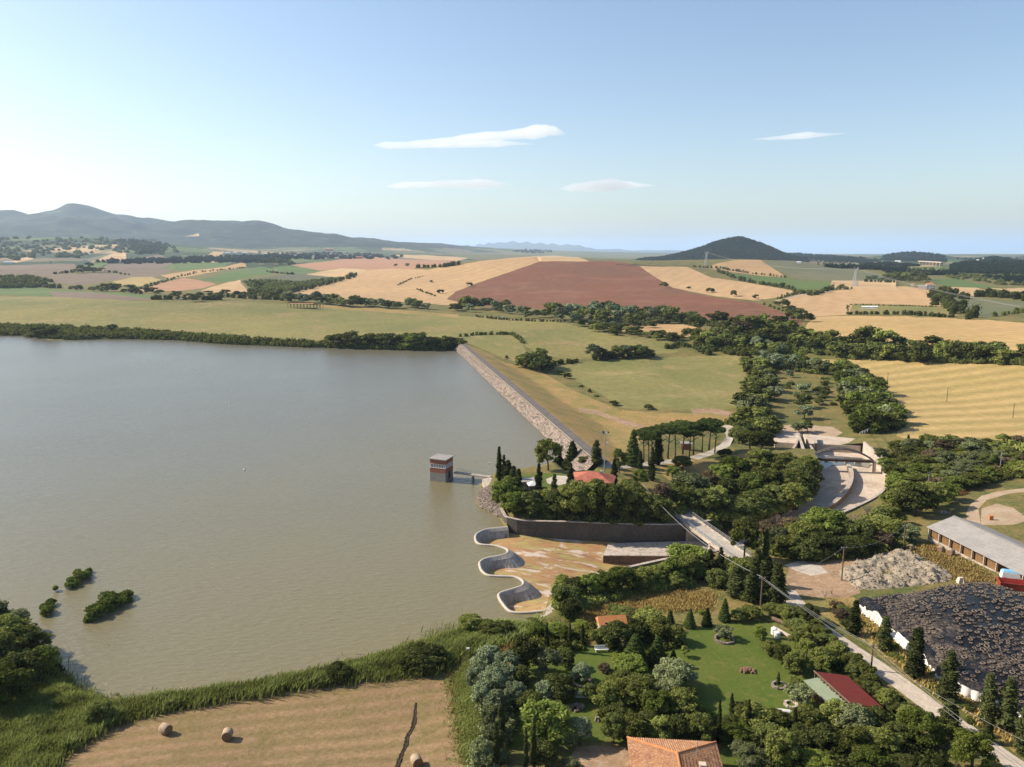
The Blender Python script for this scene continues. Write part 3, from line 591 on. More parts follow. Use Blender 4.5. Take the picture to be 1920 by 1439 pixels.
LM = dict(
 broad=leafmat('broad_leaves', (.046, .056, .013), (.265, .275, .070)),
 fresh=leafmat('fresh_leaves', (.055, .075, .015), (.215, .245, .052)),
 deep=leafmat('deep_green_leaves', (.031, .040, .012), (.175, .188, .054)),
 cyp=leafmat('cypress_scales', (.016, .024, .009), (.095, .10, .034), .1, .25),
 pine=leafmat('pine_needles', (.020, .032, .010), (.105, .13, .036), .1, .25),
 silver=leafmat('silver_leaves', (.080, .100, .045), (.30, .34, .19), .2, .2),
 olive=leafmat('olive_leaves', (.06, .07, .028), (.25, .265, .12), .2, .25),
 far=leafmat('distant_canopy', (.004, .009, .006), (.016, .024, .012), .05, .15),  # leaf colour darkened to carry the backlit shade of the far woods
 lime=leafmat('lime_leaves', (.09, .11, .02), (.21, .23, .045), .3, .2),
 brown=leafmat('dry_shrub_leaves', (.07, .05, .035), (.17, .125, .07), .2, .3),
 rust=leafmat('rusty_leaves', (.10, .05, .03), (.22, .11, .05), .2, .2),
 reed=leafmat('reed_blades', (.12, .15, .030), (.38, .40, .13), .4, .2),
 weed=leafmat('dry_stalks', (.20, .14, .05), (.38, .26, .10), .2, .2),
)
M_bark = mat('bark', (.13, .095, .065), (.08, .06, .045), 3, 20, .3, rough=.95)
M_bare = mat('bare_twigs', (.26, .20, .16), (.19, .15, .12), 3, rough=.95)
_ico = {}
def ico(sub):
    if sub not in _ico:
        bm = bmesh.new(); bmesh.ops.create_icosphere(bm, subdivisions=sub, radius=1); _ico[sub] = (np.array([v.co[:] for v in bm.verts]), np.array([[v.index for v in f.verts] for f in bm.faces])); bm.free()
    return _ico[sub]
def clumps(rg, centers, radii, nleaf, size, core=.72, sub=1, flat=.8, upb=.35, elong=1.5):
    "leaf clumps: many small leaf faces round each centre, over an uneven inner body; returns verts, quads, tris, per-face value"
    c = np.repeat(centers, nleaf, 0); r = np.repeat(radii, nleaf); n = len(c)
    d = rg.normal(size=(n, 3)); d /= np.linalg.norm(d, axis=1)[:, None]
    d[:, 2] = np.where(d[:, 2] < -.4, -d[:, 2], d[:, 2])
    rad = r*(.62+.45*rg.random(n)); p = c+d*rad[:, None]*np.array([1, 1, flat])
    nr = d+rg.normal(size=(n, 3))*.85; nr[:, 2] += upb; nr /= np.linalg.norm(nr, axis=1)[:, None]
    t = np.cross(nr, rg.normal(size=(n, 3))); t /= np.linalg.norm(t, axis=1)[:, None]; b = np.cross(nr, t)
    s = size*(.55+.9*rg.random(n)); hs = (s*.5)[:, None]
    v = np.stack([p-t*hs*elong, p-b*hs*.75, p+t*hs*elong, p+b*hs*.75], 1).reshape(-1, 3); q = np.arange(n*4).reshape(-1, 4)
    cv = np.repeat(rg.random(len(centers))*.35, nleaf); lv = cv+rg.random(n)**1.5*.65
    V_ = [v]; T = []; nv = len(v); lt = []
    if core:
        iv, if_ = ico(sub)
        k = len(centers); jit = 1+rg.normal(size=(k, len(iv), 1))*.10
        cvs = centers[:, None]+iv[None]*radii[:, None, None]*core*jit*np.array([1, 1, flat]); V_.append(cvs.reshape(-1, 3))
        T = (if_[None]+(np.arange(k)*len(iv))[:, None, None]+nv).reshape(-1, 3); lt = np.repeat(rg.random(k)*.15, len(if_))
    return np.concatenate(V_), q, np.array(T), np.concatenate([lv, lt])
def crown_mesh(name, rg, centers, radii, nleaf, size, m, **k):
    v, q, t, lv = clumps(rg, np.asarray(centers, float), np.asarray(radii, float), nleaf, size, **k)
    me = npmesh(name, v, [q, t] if len(t) else [q], None, False, lv); me.materials.append(m); return me
def trunk_mesh(rg, h, r, limbs, reach, m, top=None):
    mb = MB(); bend = rg.normal(size=2)*h*.03
    mb.tube([(0, 0, -.5), (bend[0]*.3, bend[1]*.3, h*.35), (bend[0], bend[1], h*.7), (bend[0]*1.3, bend[1]*1.3, h)], [r*1.25, r, r*.75, r*.4], 7)
    for k in range(limbs):
        a = 2*math.pi*k/max(limbs, 1)+rg.random(); z0 = h*(.5+.35*rg.random()); e_ = reach*(.6+.4*rg.random())
        mb.tube([(bend[0], bend[1], z0), (bend[0]+math.cos(a)*e_*.5, bend[1]+math.sin(a)*e_*.5, z0+e_*.35), (bend[0]+math.cos(a)*e_, bend[1]+math.sin(a)*e_, z0+e_*.6)], [r*.5, r*.33, r*.12], 5)
    me = bpy.data.meshes.new('trunk'); me.from_pydata(mb.v, [], mb.f); me.materials.append(m); me.polygons.foreach_set('use_smooth', [True]*len(me.polygons)); return me
def bare_mesh(rg, h, w_):
    mb = MB()
    def br(p, d, l, r, lvl):
        q = p+d*l; mb.tube([p, (p+q)/2+Vector(rg.normal(size=3)*l*.04), q], [r, r*.8, r*.6], 4 if lvl else 6, cap=False)
        if lvl < 4:
            for k in range(3 if lvl else 5):
                nd = (d+Vector(rg.normal(size=3))*.5*w_+Vector((0, 0, .18))).normalized(); br(q if k else p+d*l*.7, nd, l*.68, r*.55, lvl+1)
    br(Vector((0, 0, -.3)), Vector((0, 0, 1)), h*.28, .16, 0)
    me = bpy.data.meshes.new('crown'); me.from_pydata(mb.v, [], mb.f); me.materials.append(M_bare); return me
# nominal sizes (width, height) of each kind; hi = seen near, lo = seen far
KIND = {}
def gen(kind, rg, hi):
    cs = []; rs = []
    if kind in ('round', 'silver', 'olive', 'fresh', 'lime', 'deep', 'brown'):
        W2, Hh = 3.5, 8.0; nc = 46 if hi else 20; base = .10 if kind != 'olive' else .2
        mid = Hh*(1+base)/2; hz_ = Hh*(1-base)/2
        lob = rg.normal(size=(5, 3)); lob /= np.linalg.norm(lob, axis=1)[:, None]
        for i in range(nc):
            d = rg.normal(size=3); d /= np.linalg.norm(d); d[2] = d[2] if d[2] > -.6 else -d[2]
            k = (.5+.36*rg.random()**.5)*(1+.16*max(0, (lob@d).max()-.55)/.45)*(.85+.3*rg.random())
            cs.append((d[0]*W2*k, d[1]*W2*k, mid+d[2]*hz_*k)); rs.append((1.15 if hi else 1.5)*(.55+.75*rg.random()))
        return cs, rs, (130 if hi else 46), (.36 if hi else .7), dict(core=.62)
    if kind == 'bush':
        nc = 26 if hi else 12
        for i in range(nc):
            a = rg.random()*6.28; rr_ = 1.6*rg.random()**.5; z = 1.5*math.sqrt(max(0, 1-(rr_/2)**2))*(.35+.5*rg.random())
            cs.append((math.cos(a)*rr_, math.sin(a)*rr_, z)); rs.append((.62 if hi else .8)*(.7+.6*rg.random()))
        return cs, rs, (110 if hi else 40), (.22 if hi else .42), dict()
    if kind == 'cypress':
        nc = 44 if hi else 18
        for i in range(nc):
            t = (i+rg.random())/nc; z = .3+t*10.0; r = 1.05*min(1, t*6+.35)*(1-t**2.6)**.75+.1; a = rg.random()*6.28; k = .45*rg.random()
            cs.append((math.cos(a)*r*k, math.sin(a)*r*k, z)); rs.append(max(.28, r*.62))
        return cs, rs, (95 if hi else 36), (.24 if hi else .45), dict(flat=1.35, upb=0, elong=1.3)
    if kind == 'cone':
        nc = 60 if hi else 22
        for i in range(nc):
            t = ((i+rg.random())/nc)**1.25; z = .9+t*8.0; r = 2.1*(1-t)**.85+.12; a = i*2.4; k = .62+.2*rg.random()
            cs.append((math.cos(a)*r*k, math.sin(a)*r*k, z-.15*r)); rs.append(max(.3, (.42*r+.25)))
        return cs, rs, (80 if hi else 30), (.26 if hi else .5), dict(flat=.7)
    if kind == 'umbrella':
        nc = 52 if hi else 24
        for i in range(nc):
            a = i*2.4; rr_ = 3.5*((i+.5)/nc)**.5; cs.append((math.cos(a)*rr_, math.sin(a)*rr_, 9.4+1.1*(1-(rr_/3.9)**2)+rg.normal()*.18)); rs.append(.95*(.75+.4*rg.random()))
        return cs, rs, (110 if hi else 36), (.26 if hi else .5), dict(flat=.72)
NOM = dict(round=(7.6, 8.6), silver=(7.6, 8.6), olive=(7.6, 8.6), fresh=(7.6, 8.6), lime=(7.6, 8.6), deep=(7.6, 8.6), brown=(7.6, 8.6), bush=(4.4, 2.1), cypress=(2.3, 10.9), cone=(4.4, 9.6), umbrella=(8.6, 11.2), bare=(6.5, 7.5))
MATK = dict(round='broad', silver='silver', olive='olive', fresh='fresh', lime='lime', deep='deep', brown='brown', cypress='cyp', cone='pine', umbrella='pine', bush='broad')
def proto(kind, look=None, hi=True, v=0):
    key = (kind, look, hi, v)
    if key in KIND: return KIND[key]
    rg = np.random.default_rng(abs(hash((len(kind), kind[0] == 'c', hi, v, ord(kind[0]), ord(kind[-1])))) % 99991)
    if kind == 'bare': cr, tr = bare_mesh(rg, 7.5, 1), None
    else:
        cs, rs, nl, sz, kw = gen(kind, rg, hi); cr = crown_mesh('crown', rg, cs, rs, nl, sz, LM[look or MATK[kind]], **kw); tr = None
        if kind in ('round', 'silver', 'olive', 'fresh', 'lime', 'deep', 'brown'): tr = trunk_mesh(rg, 4.5, .22, 4, 2.2, M_bark)
        elif kind == 'umbrella': tr = trunk_mesh(rg, 9.4, .24, 6, 3.0, M_bark)
        elif kind in ('cypress', 'cone'): tr = trunk_mesh(rg, 3, .18, 0, 1, M_bark)
    KIND[key] = (cr, tr); return KIND[key]
NAME = dict(round='broadleaf_tree', silver='silvery_tree', olive='olive_tree', fresh='light_green_tree', lime='flowering_shrub', deep='deep_green_tree', brown='dry_shrub', bush='shrub', cypress='cypress_tree', cone='conifer_tree', umbrella='stone_pine', bare='bare_tree')  # tree names follow leaf tone and mesh; broadleaf species not identified
CATS = dict(bush='shrub', lime='shrub', brown='shrub')
ntree = [0]
def tree_at(p, kind, wm, hm, label, group=None, look=None, hi=None, parts=None):
    D = math.hypot(p[0], p[1]); hi = D < 300 if hi is None else hi; parts = D < 420 if parts is None else parts
    nv = 4 if kind in ('round', 'deep', 'fresh', 'bush', 'cypress') else 2
    cr, tr = proto(kind, look, hi, ntree[0] % nv); ntree[0] += 1; W0, H0 = NOM[kind]
    sc = (wm/W0, wm/W0, hm/H0); rz = random.random()*6.28; nm = NAME[kind]; cat = CATS.get(kind, 'tree')
    if parts and tr is not None:
        e_ = empty(nm, p, rz, label, cat, group); e_.scale = sc
        a = bpy.data.objects.new('crown', cr); b_ = bpy.data.objects.new('trunk', tr)
        for o in (a, b_): C.objects.link(o); o.parent = e_
        return e_
    o = bpy.data.objects.new(nm, cr); C.objects.link(o); o.location = p; o.scale = sc; o.rotation_euler = (0, 0, rz)
    o.location.z -= .10*hm
    return tag(o, label, cat, group)
QUEUE = []
def T(kind, px, py, wpx, hpx, label, group=None, look=None, z=None): QUEUE.append((kind, px, py, wpx, hpx, label, group, look, z))
def flush():
    P = hits([(q[1], q[2]) for q in QUEUE])
    for (kind, px, py, wpx, hpx, label, group, look, z), p in zip(QUEUE, P):
        if z is not None: p = at(px, py, z)
        x, y, z_ = p; dep = y*cP+(CAMH-z_)*sP; ang = math.atan2(CAMH-z_, math.hypot(x, y))
        wm = wpx*dep/F; hm = (hpx*dep/F)
        if kind in ('cypress',): wm *= 1.3
        if kind in ('round', 'silver', 'olive', 'fresh', 'lime', 'deep', 'brown', 'bush', 'umbrella'): wm *= 1.12; hm = max(hm*1.08-wm*.5*math.sin(ang)*.35, hm*.6)
        hm /= math.cos(ang); tree_at((x, y, z_-.1), kind, wm, hm, label, group, look)
    QUEUE.clear()
def belt(line, n, w0, w1, kinds, label, group, ratio=(.8, 1.15), jx=3, jy=2, look=None):
    "a belt of single trees along a line of pixels, each one an object"
    L = np.array(line, float); d = np.r_[0, np.cumsum(np.hypot(*np.diff(L[:, :2], axis=0).T))]
    for k in range(n):
        s = d[-1]*(k+.5+random.uniform(-.3, .3))/n; x = np.interp(s, d, L[:, 0])+random.gauss(0, jx); y = np.interp(s, d, L[:, 1])+random.gauss(0, jy)
        w_ = random.uniform(w0, w1); T(random.choice(kinds), x, y, w_, w_*random.uniform(*ratio), label, group, look)
def inside(poly, x, y): return float(sdf(np.array(poly, float), np.array([x], float), np.array([y], float))[0]) < 0
def fill(poly, n, w0, w1, kinds, label, group, ratio=(.75, 1.05), far_small=True):
    P = np.array(poly, float); lo = P.min(0); hi = P.max(0); got = []; tries = 0
    while len(got) < n and tries < n*60:
        tries += 1; x = random.uniform(lo[0], hi[0]); y = random.uniform(lo[1], hi[1])
        if not inside(poly, x, y): continue
        t = (y-lo[1])/(hi[1]-lo[1]+1e-6); w_ = (w0+(w1-w0)*t)*random.uniform(.8, 1.2)
        if any((x-a)**2+((y-b_)*1.9)**2 < (w_*.5)**2 for a, b_ in got): continue
        got.append((x, y)); T(random.choice(kinds), x, y, w_, w_*random.uniform(*ratio), label, group)
def thicket(name, line, wm, hm, n, label=None, cat=None, look='deep', leaf=.6, nl=30, kind=None, group=None, jit=1.0, sub=1):
    "one hedge or thicket: clumps along a line of pixels, width and height in metres"
    L = hits([(p[0], p[1]) for p in line]); d = np.r_[0, np.cumsum(np.hypot(*np.diff(L[:, :2], axis=0).T))]; rg = np.random.default_rng(int(abs(line[0][0])*7+line[0][1]*3+n))
    s = (np.arange(n)+rg.random(n))/n*d[-1]; x = np.interp(s, d, L[:, 0])+rg.normal(size=n)*wm*.22*jit; y = np.interp(s, d, L[:, 1])+rg.normal(size=n)*wm*.22*jit
    hh = hm*(.55+.45*rg.random(n))*(.8+.5*vnoise(s/(wm*3), s*0+1, 4)); r = np.minimum(wm*.5, hh*.6)*(.7+.5*rg.random(n)); z = height(x, y)+hh-r*.75
    cs = np.stack([x, y, z], 1); low = cs.copy(); low[:, 2] = height(x, y)+r*.3
    cen = cs.mean(0); cen[2] = height(cen[0:1], cen[1:2])[0]
    me = crown_mesh(name, rg, np.concatenate([cs, low])-cen, np.concatenate([r, r*1.0]), nl, leaf, LM[look], sub=sub)
    o = link(name, me, (), None, tuple(cen)); return tag(o, label, cat, group, kind)
def mass(name, poly, n, r0, r1, look, label=None, leaf=.6, nl=20, kind='stuff', cat=None, zup=.4, group=None, sub=1):
    "ground cover or a wood too dense to count, as one object"
    P = np.array(poly, float); lo = P.min(0); hi = P.max(0); rg = np.random.default_rng(n+int(abs(lo[0]))); X = []
    while len(X) < n:
        q = lo+rg.random((n*3, 2))*(hi-lo); X += q[sdf(P, q[:, 0], q[:, 1]) < 0].tolist()
    W = hits(X[:n]); W += rg.normal(size=W.shape)*np.array([1, 1, 0])*r0*.4; r = r0+(r1-r0)*rg.random(n); W[:, 2] = height(W[:, 0], W[:, 1])+r*zup
    cen = W.mean(0); me = crown_mesh(name, rg, W-cen, r, nl, leaf, LM[look], sub=sub); o = link(name, me, (), None, tuple(cen)); return tag(o, label, cat, group, kind)

G_ = 'trees of the dense belt between the two wheat fields'
# ---- far hedges and groves
for ln, wm, hm, n, lb in [
 ([(0,540),(60,538),(115,541)],16,8,26,'dark hedge along the top of the pasture strip at far left'),
 ([(96,514),(140,510),(145,510)],10,6,14,'short dark hedge between two tilled brown fields'),
 ([(200,509),(245,515)],8,5,12,'low hedge under the tilled field right of the farm grove'),
 ([(262,544),(330,520),(370,511),(462,502)],8,5,46,'thin hedge dividing the orange stubble from the straw strip'),
 ([(462,549),(520,552),(560,546),(610,534),(650,524),(665,517)],14,8,60,'thick dark hedge curving round the olive grove'),
 ([(468,530),(480,535),(490,545)],12,7,16,'short hedge on the left edge of the olive grove'),
 ([(500,510),(555,515)],10,5,18,'small hedge between the two bright green crops'),
 ([(744,536),(770,524),(792,519)],3,2,18,'narrow dark ditch hedge crossing the wheat hill'),
 ([(780,542),(815,556)],3,2.5,12,'short hedge at the lower edge of the wheat hill'),
 ([(780,503),(830,502),(862,496)],14,9,20,'dark copse on the crest behind the wheat hill'),
 ([(1340,508),(1372,520),(1400,529),(1440,536),(1490,545)],10,7,46,'long dark hedge above the bright green crop strip'),
 ([(1300,501),(1350,504),(1400,513),(1480,522)],8,5,40,'thin dark hedge at the foot of the tan hill'),
 ([(1490,547),(1520,555),(1540,552),(1565,540)],8,6,24,'hedge bending round the end of the green crop strip'),
 ([(1455,562),(1500,551),(1560,544),(1600,542)],5,4,34,'hedge beside the pale dirt track between wheat fields'),
 ([(1432,572),(1455,580),(1480,588),(1508,600)],6,4.5,22,'hedge at the right edge of the red ploughed field'),
 ([(1594,572),(1650,573),(1755,576)],2.5,1.4,40,'clipped low hedge along the top of the rough plot'),
 ([(1590,590),(1640,590),(1700,591),(1790,596)],6,4,44,'hedge along the bottom of the rough plot'),
 ([(1590,574),(1588,590)],3,2,8,'short hedge at the left end of the rough plot'),
 ([(1745,550),(1775,572),(1795,588),(1838,600)],20,10,34,'broad dark wood strip running down beside the rough plot'),
 ([(1760,545),(1790,556),(1810,562)],16,9,20,'rounded dark copse above the wood strip'),
 ([(1838,556),(1880,558),(1990,566)],22,11,44,'dark wood at the right edge above the brown scrub'),
 ([(1865,595),(1920,585),(1990,578)],6,5,22,'hedge climbing to the right edge beside a farm track'),
 ([(1620,528),(1660,530),(1672,531)],8,6,16,'pale orchard block above the large wheat field'),
 ([(890,594),(940,600),(1000,603),(1060,604)],3,2.4,40,'thin hedge along the crest of the green pasture'),
 ([(864,632),(900,628),(960,628),(972,634),(980,645)],3.2,2.6,44,'clipped dark hedge round the small meadow by the dam'),
 ([(1000,690),(1050,682),(1082,680)],4,2.6,26,'low hedge joining the round thicket to the field corner'),
 ([(1248,654),(1275,648),(1310,655),(1330,668)],7,4,30,'dark hedge between the two green pastures'),
 ([(1200,594),(1235,600)],3,2,8,'small dark hedge by the lone oak'),
 ([(290,562),(330,562),(420,563)],14,7,30,'dark thicket on the crest of the left pasture'),
 ([(400,557),(480,561),(540,565)],12,6,34,'long dark hedge behind the pasture crest'),
 ([(1540,497),(1600,500),(1660,503)],20,8,30,'dark hedge in the plain right of the tan hill'),
 ([(1500,488),(1540,491),(1600,494)],26,9,30,'wooded strip beyond the grey green hill'),
 ([(1660,503),(1740,508),(1790,510)],24,9,34,'wooded strip in front of the far viaduct'),
]:
    thicket('hedge', ln, wm, hm, n, lb, 'hedge', leaf=1.3 if ln[0][1] < 560 else .7, nl=16, group=None)
# ---- woods beyond counting
rgh = np.random.default_rng(5); HP_ = np.array(HILL, float); hq = HP_.min(0)+rgh.random((30000, 2))*(HP_.max(0)-HP_.min(0)); hq = hq[sdf(np.stack([HP_[:, 0]*8, HP_[:, 1]], 1), hq[:, 0]*8, hq[:, 1]) < 0][:9000]
W = polar(hq[:, 0], hq[:, 1]); rr0 = 8+6*rgh.random(len(W)); W = np.column_stack([W, height(W[:, 0], W[:, 1])+rr0*.3]); cen = W.mean(0)
tag(link('woodland', crown_mesh('woodland', rgh, W-cen, rr0, 3, 3, LM['far']), (), None, tuple(cen)), kind='stuff')
for pl, n_ in [([(1540,500),(1640,500),(1700,506),(1700,510),(1600,506)],160),([(1580,488),(1660,492),(1720,500),(1700,503),(1620,497)],200),([(1640,508),(1700,513),(1790,514),(1790,519),(1700,518)],150),([(1780,500),(1860,503),(1990,512),(1990,520),(1860,516),(1790,510)],260),([(1500,483),(1600,488),(1660,486),(1640,491),(1560,492)],220),([(1840,523),(1990,527),(1990,536),(1900,533)],150),([(1790,486),(1990,480),(1990,486),(1850,489)],160)]: mass('woodland', pl, n_, 6, 11, 'far', leaf=3, nl=4, zup=.3)
mass('woodland', [(0,447),(60,446),(180,447),(250,452),(330,465),(330,475),(300,480),(240,478),(200,470),(140,486),(80,482),(0,492)], 230, 9, 19, 'deep', leaf=4, nl=3, zup=.2)
mass('woodland', [(220,452),(250,448),(290,452),(320,460),(300,476),(262,478),(240,468)], 240, 9, 16, 'deep', leaf=4, nl=3, zup=.3)
mass('woodland', [(180,492),(240,488),(330,484),(420,482),(540,478),(560,486),(500,494),(400,493),(240,495)], 420, 8, 14, 'far', leaf=4, nl=3, zup=.3)
mass('woodland', [(500,476),(640,474),(760,482),(740,487),(640,486),(520,488)], 260, 8, 14, 'far', leaf=4, nl=3, zup=.3)
mass('woodland', [(0,522),(60,520),(100,532),(70,540),(0,540)], 160, 4, 7, 'round' if False else 'broad', leaf=1.6, nl=8, zup=.4)
mass('woodland', [(1656,480),(1690,474),(1730,474),(1770,480),(1775,492),(1720,491),(1660,489)], 600, 9, 15, 'far', leaf=4, nl=3, zup=.3)
mass('woodland', [(1790,496),(1840,486),(1870,483),(1905,487),(1990,486),(1990,512),(1860,512),(1780,512)], 1200, 7, 13, 'far', leaf=4, nl=3, zup=.3)
mass('woodland', [(960,472),(985,468),(1030,469),(1040,474),(1000,476)], 160, 9, 15, 'far', leaf=4, nl=3, zup=.5)
mass('woodland', [(1476,477),(1500,475),(1560,480),(1620,486),(1600,492),(1500,486)], 500, 10, 16, 'far', leaf=4, nl=3, zup=.3)
mass('scrub', [(1750,512),(1860,518),(1990,520),(1990,538),(1880,536),(1780,524)], 240, 4, 8, 'deep', leaf=2, nl=5, zup=.2)
# olive grove in the valley: one dark scrubby wood
mass('orchard_wood', [(456,530),(500,526),(560,530),(620,524),(645,522),(600,536),(550,547),(480,548)], 420, 2.6, 4.2, 'deep', leaf=1.4, nl=10, zup=.5)
# ---- far single trees
for x, y, w_, h_ in [(147,512,16,10),(152,508,14,12),(162,510,20,12),(176,510,16,10),(190,510,16,9),(168,503,14,10)]: T('deep', x, y, w_, h_, 'dark tree of the grove round the distant farm at left', 'farm grove trees at far left')
belt([(130,541),(165,544),(215,548),(240,549),(300,552)], 16, 12, 26, ['round', 'deep', 'deep'], 'dark tree in the broken row above the left pasture strips', 'row of trees above the left pasture', (.6, .85))
belt([(330,560),(400,556),(440,555),(500,558),(540,562)], 14, 10, 22, ['deep'], 'dark tree standing in the hedge behind the left pasture crest', 'trees in the crest hedge', (.5, .8))
T('umbrella', 391, 557, 18, 12, 'flat topped stone pine in the crest hedge behind the left pasture')
T('deep', 365, 566, 22, 16, 'dark round tree at the right tip of the pasture thicket')
belt([(485,492),(500,493),(550,497)], 12, 8, 14, ['deep'], 'dark tree round the distant hilltop hamlet', 'hamlet trees on the far hill', (.6, .9))
belt([(540,566),(600,568),(660,575),(720,577),(800,580)], 30, 15, 24, ['silver', 'round', 'deep', 'olive', 'silver'], 'grey green tree in the row between the pasture and the wheat hill', 'tree row under the wheat hill', (.7, 1.0), 3, 1.5)
belt([(840,583),(880,582),(905,580),(960,592),(1000,596),(1040,598)], 16, 16, 30, ['silver', 'round', 'deep', 'olive'], 'tree of the loose group under the left end of the red field', 'trees under the red field, left', (.7, 1.0), 4, 3)
T('round', 872, 580, 30, 26, 'tall round tree left of the red field foot'); T('deep', 951, 576, 14, 16, 'small dark tree standing against the lower edge of the red field')
belt([(1035,596),(1080,602),(1130,604),(1180,604),(1260,602)], 24, 22, 34, ['silver', 'round', 'silver', 'deep'], 'grey green tree of the riverside wood below the red field', 'riverside wood below the red field', (.8, 1.1), 5, 5)
belt([(1120,588),(1190,590),(1260,592)], 10, 18, 26, ['deep', 'round'], 'dark tree at the back of the riverside wood below the red field', 'back row of the riverside wood', (.7, .9), 5, 2)
belt([(1270,602),(1330,606),(1400,612),(1450,618),(1490,622)], 18, 18, 32, ['deep', 'round', 'deep'], 'dark tree in the belt along the lower right edge of the red field', 'belt under the red field, right', (.7, 1.0), 5, 4)
T('deep', 1218, 615, 22, 15, 'lone dark oak on the straw plot below the red field')
T('deep', 1293, 633, 28, 20, 'round dark oak beside the pink farmhouse'); T('fresh', 1242, 628, 11, 10, 'small bright tree left of the pink farmhouse')
for x, y, w_, h_, lb in [(1245,540,14,12,'lone round bush on the edge between red field and wheat, leftmost of the edge trees'),(1331,549,15,10,'second round tree along the red field edge, counted from the left'),(1376,556,13,13,'dark upright tree on the red field edge between two smaller ones'),(1417,562,10,11,'small tree near the right end of the red field edge'),(1291,542,8,5,'tiny bush on the red field edge left of the round tree'),
  (808,530,6,5,'tiny lone bush on the wheat hill'),(826,551,13,9,'dark bush where wheat hill and red field meet at the bottom'),(880,537,11,8,'bush on the left corner of the red field'),(742,500,7,6,'tiny tree on the pink stubble, left one of two'),(764,500,8,7,'tiny tree on the pink stubble, right one of two')]:
    T('deep', x, y, w_, h_, lb)
belt([(1455,571),(1480,582),(1500,592)], 7, 12, 20, ['deep'], 'dark bush on the path at the red field end', 'bushes at the red field end', (.6, .9))
T('deep', 1514, 604, 22, 20, 'round dark tree at the very right tip of the red field')
belt([(1660,523),(1700,527),(1740,529)], 20, 12, 20, ['deep', 'round'], 'dark tree of the grove round the white farmhouse', 'grove round the white farmhouse', (.7, 1.0), 4, 4)
belt([(1625,524),(1660,525)], 10, 6, 8, ['silver'], 'small pale tree of the young orchard above the wheat', 'young orchard trees', (.9, 1.2), 1, 1)
T('round', 1578, 543, 14, 11, 'lone round tree on the corner of the pale field'); T('deep', 1548, 549, 9, 13, 'dark upright tree beside the pale dirt track')
belt([(1480,604),(1500,600)], 3, 16, 20, ['deep'], 'tree at the foot of the red field tip', 'trees at the red field tip')
# ---- the belt between the wheat fields
belt([(1430,640),(1480,652),(1560,666),(1640,672),(1720,676),(1800,678),(1880,680),(1990,684)], 34, 26, 40, ['deep', 'deep', 'round'], 'dark tree in the front of the dense belt between the two wheat fields', G_, (.75, 1.1), 6, 3)
belt([(1420,620),(1500,640),(1600,652),(1700,658),(1800,664),(1900,672),(1990,676)], 24, 24, 36, ['deep', 'round', 'round'], 'tree at the back of the dense belt between the two wheat fields', 'back row of the dense belt', (.7, 1.15), 8, 4)
T('bare', 1824, 660, 16, 26, 'bare reddish tree sticking out of the dense belt')
T('round', 1620, 655, 54, 46, 'tallest broad tree rising out of the dense belt')
belt([(1100,608),(1130,620),(1170,628),(1220,634),(1280,640)], 20, 16, 24, ['deep', 'round'], 'dark bush in the curved row at the top of the lower pasture', 'curved row above the lower pasture', (.6, .9), 4, 2)
belt([(1300,640),(1340,650),(1380,645),(1420,640),(1440,650)], 20, 24, 36, ['deep', 'round', 'round', 'brown'], 'tree of the wood in front of the pink farmhouse', 'wood in front of the farmhouse', (.75, 1.05), 6, 6)
belt([(1380,618),(1395,620),(1415,622)], 6, 12, 18, ['cypress', 'deep'], 'dark tree right of the small farm ruins', 'trees right of the farm ruins', (1.2, 1.6), 3, 2)
belt([(1110,673),(1140,674),(1170,672),(1200,668),(1220,668)], 9, 20, 32, ['silver', 'round', 'deep'], 'tree of the isolated clump between the two pastures', 'clump between the pastures', (.7, 1.0), 3, 2)
# the undergrowth that closes the woods
UG = lambda poly, n, r0, r1, look='deep', leaf=.6, nl=34: mass('undergrowth', poly, n, r0, r1, look, leaf=leaf, nl=nl, zup=.35)
UG([(945,925),(1000,938),(1080,925),(1180,930),(1240,945),(1262,972),(1230,984),(1100,982),(1000,970),(950,962)], 330, .9, 1.8, 'deep', .4, 60)
UG([(1270,930),(1340,905),(1400,888),(1480,880),(1522,895),(1515,930),(1480,955),(1400,978),(1330,975),(1270,965)], 420, 1, 2, 'broad', .45, 60)
UG([(1430,1005),(1480,1000),(1560,985),(1640,975),(1690,1000),(1700,1030),(1600,1048),(1500,1055),(1440,1040)], 330, 1, 1.9, 'broad', .45, 60)
UG([(1420,620),(1500,645),(1650,660),(1990,676),(1990,687),(1800,682),(1600,674),(1480,660),(1420,645)], 420, 2.2, 4, 'deep', .9)
UG([(1385,676),(1410,672),(1440,690),(1446,720),(1444,760),(1425,800),(1388,805),(1396,750),(1408,710)], 260, 1.2, 2.4, 'broad', .6)
UG([(1410,650),(1470,655),(1500,675),(1560,692),(1560,705),(1500,700),(1440,690)], 200, 1.6, 3, 'broad', .7)
UG([(1565,700),(1600,705),(1640,730),(1665,760),(1700,800),(1660,815),(1605,812),(1580,760)], 300, 1.4, 2.8, 'fresh', .6)
UG([(1108,668),(1225,662),(1228,670),(1150,676),(1106,676)], 70, 1.3, 2.4, 'deep', .6)
UG([(1670,850),(1740,835),(1830,838),(1990,828),(1990,895),(1880,900),(1800,920),(1730,950),(1690,960),(1668,915)], 800, .9, 2.0, 'broad', .5, 50)
UG([(1670,850),(1740,835),(1830,838),(1990,828),(1990,885),(1880,890),(1740,900)], 160, 1, 2.0, 'brown', .5, 50)
UG([(1100,604),(1180,594),(1262,596),(1280,606),(1180,612),(1120,612)], 160, 2, 3.4, 'olive', .8)
UG([(1265,598),(1400,608),(1500,618),(1490,630),(1400,622),(1280,610)], 160, 2, 3.4, 'deep', .8)
UG([(1300,640),(1400,640),(1445,630),(1445,660),(1380,668),(1310,655)], 160, 2, 3.2, 'broad', .8)
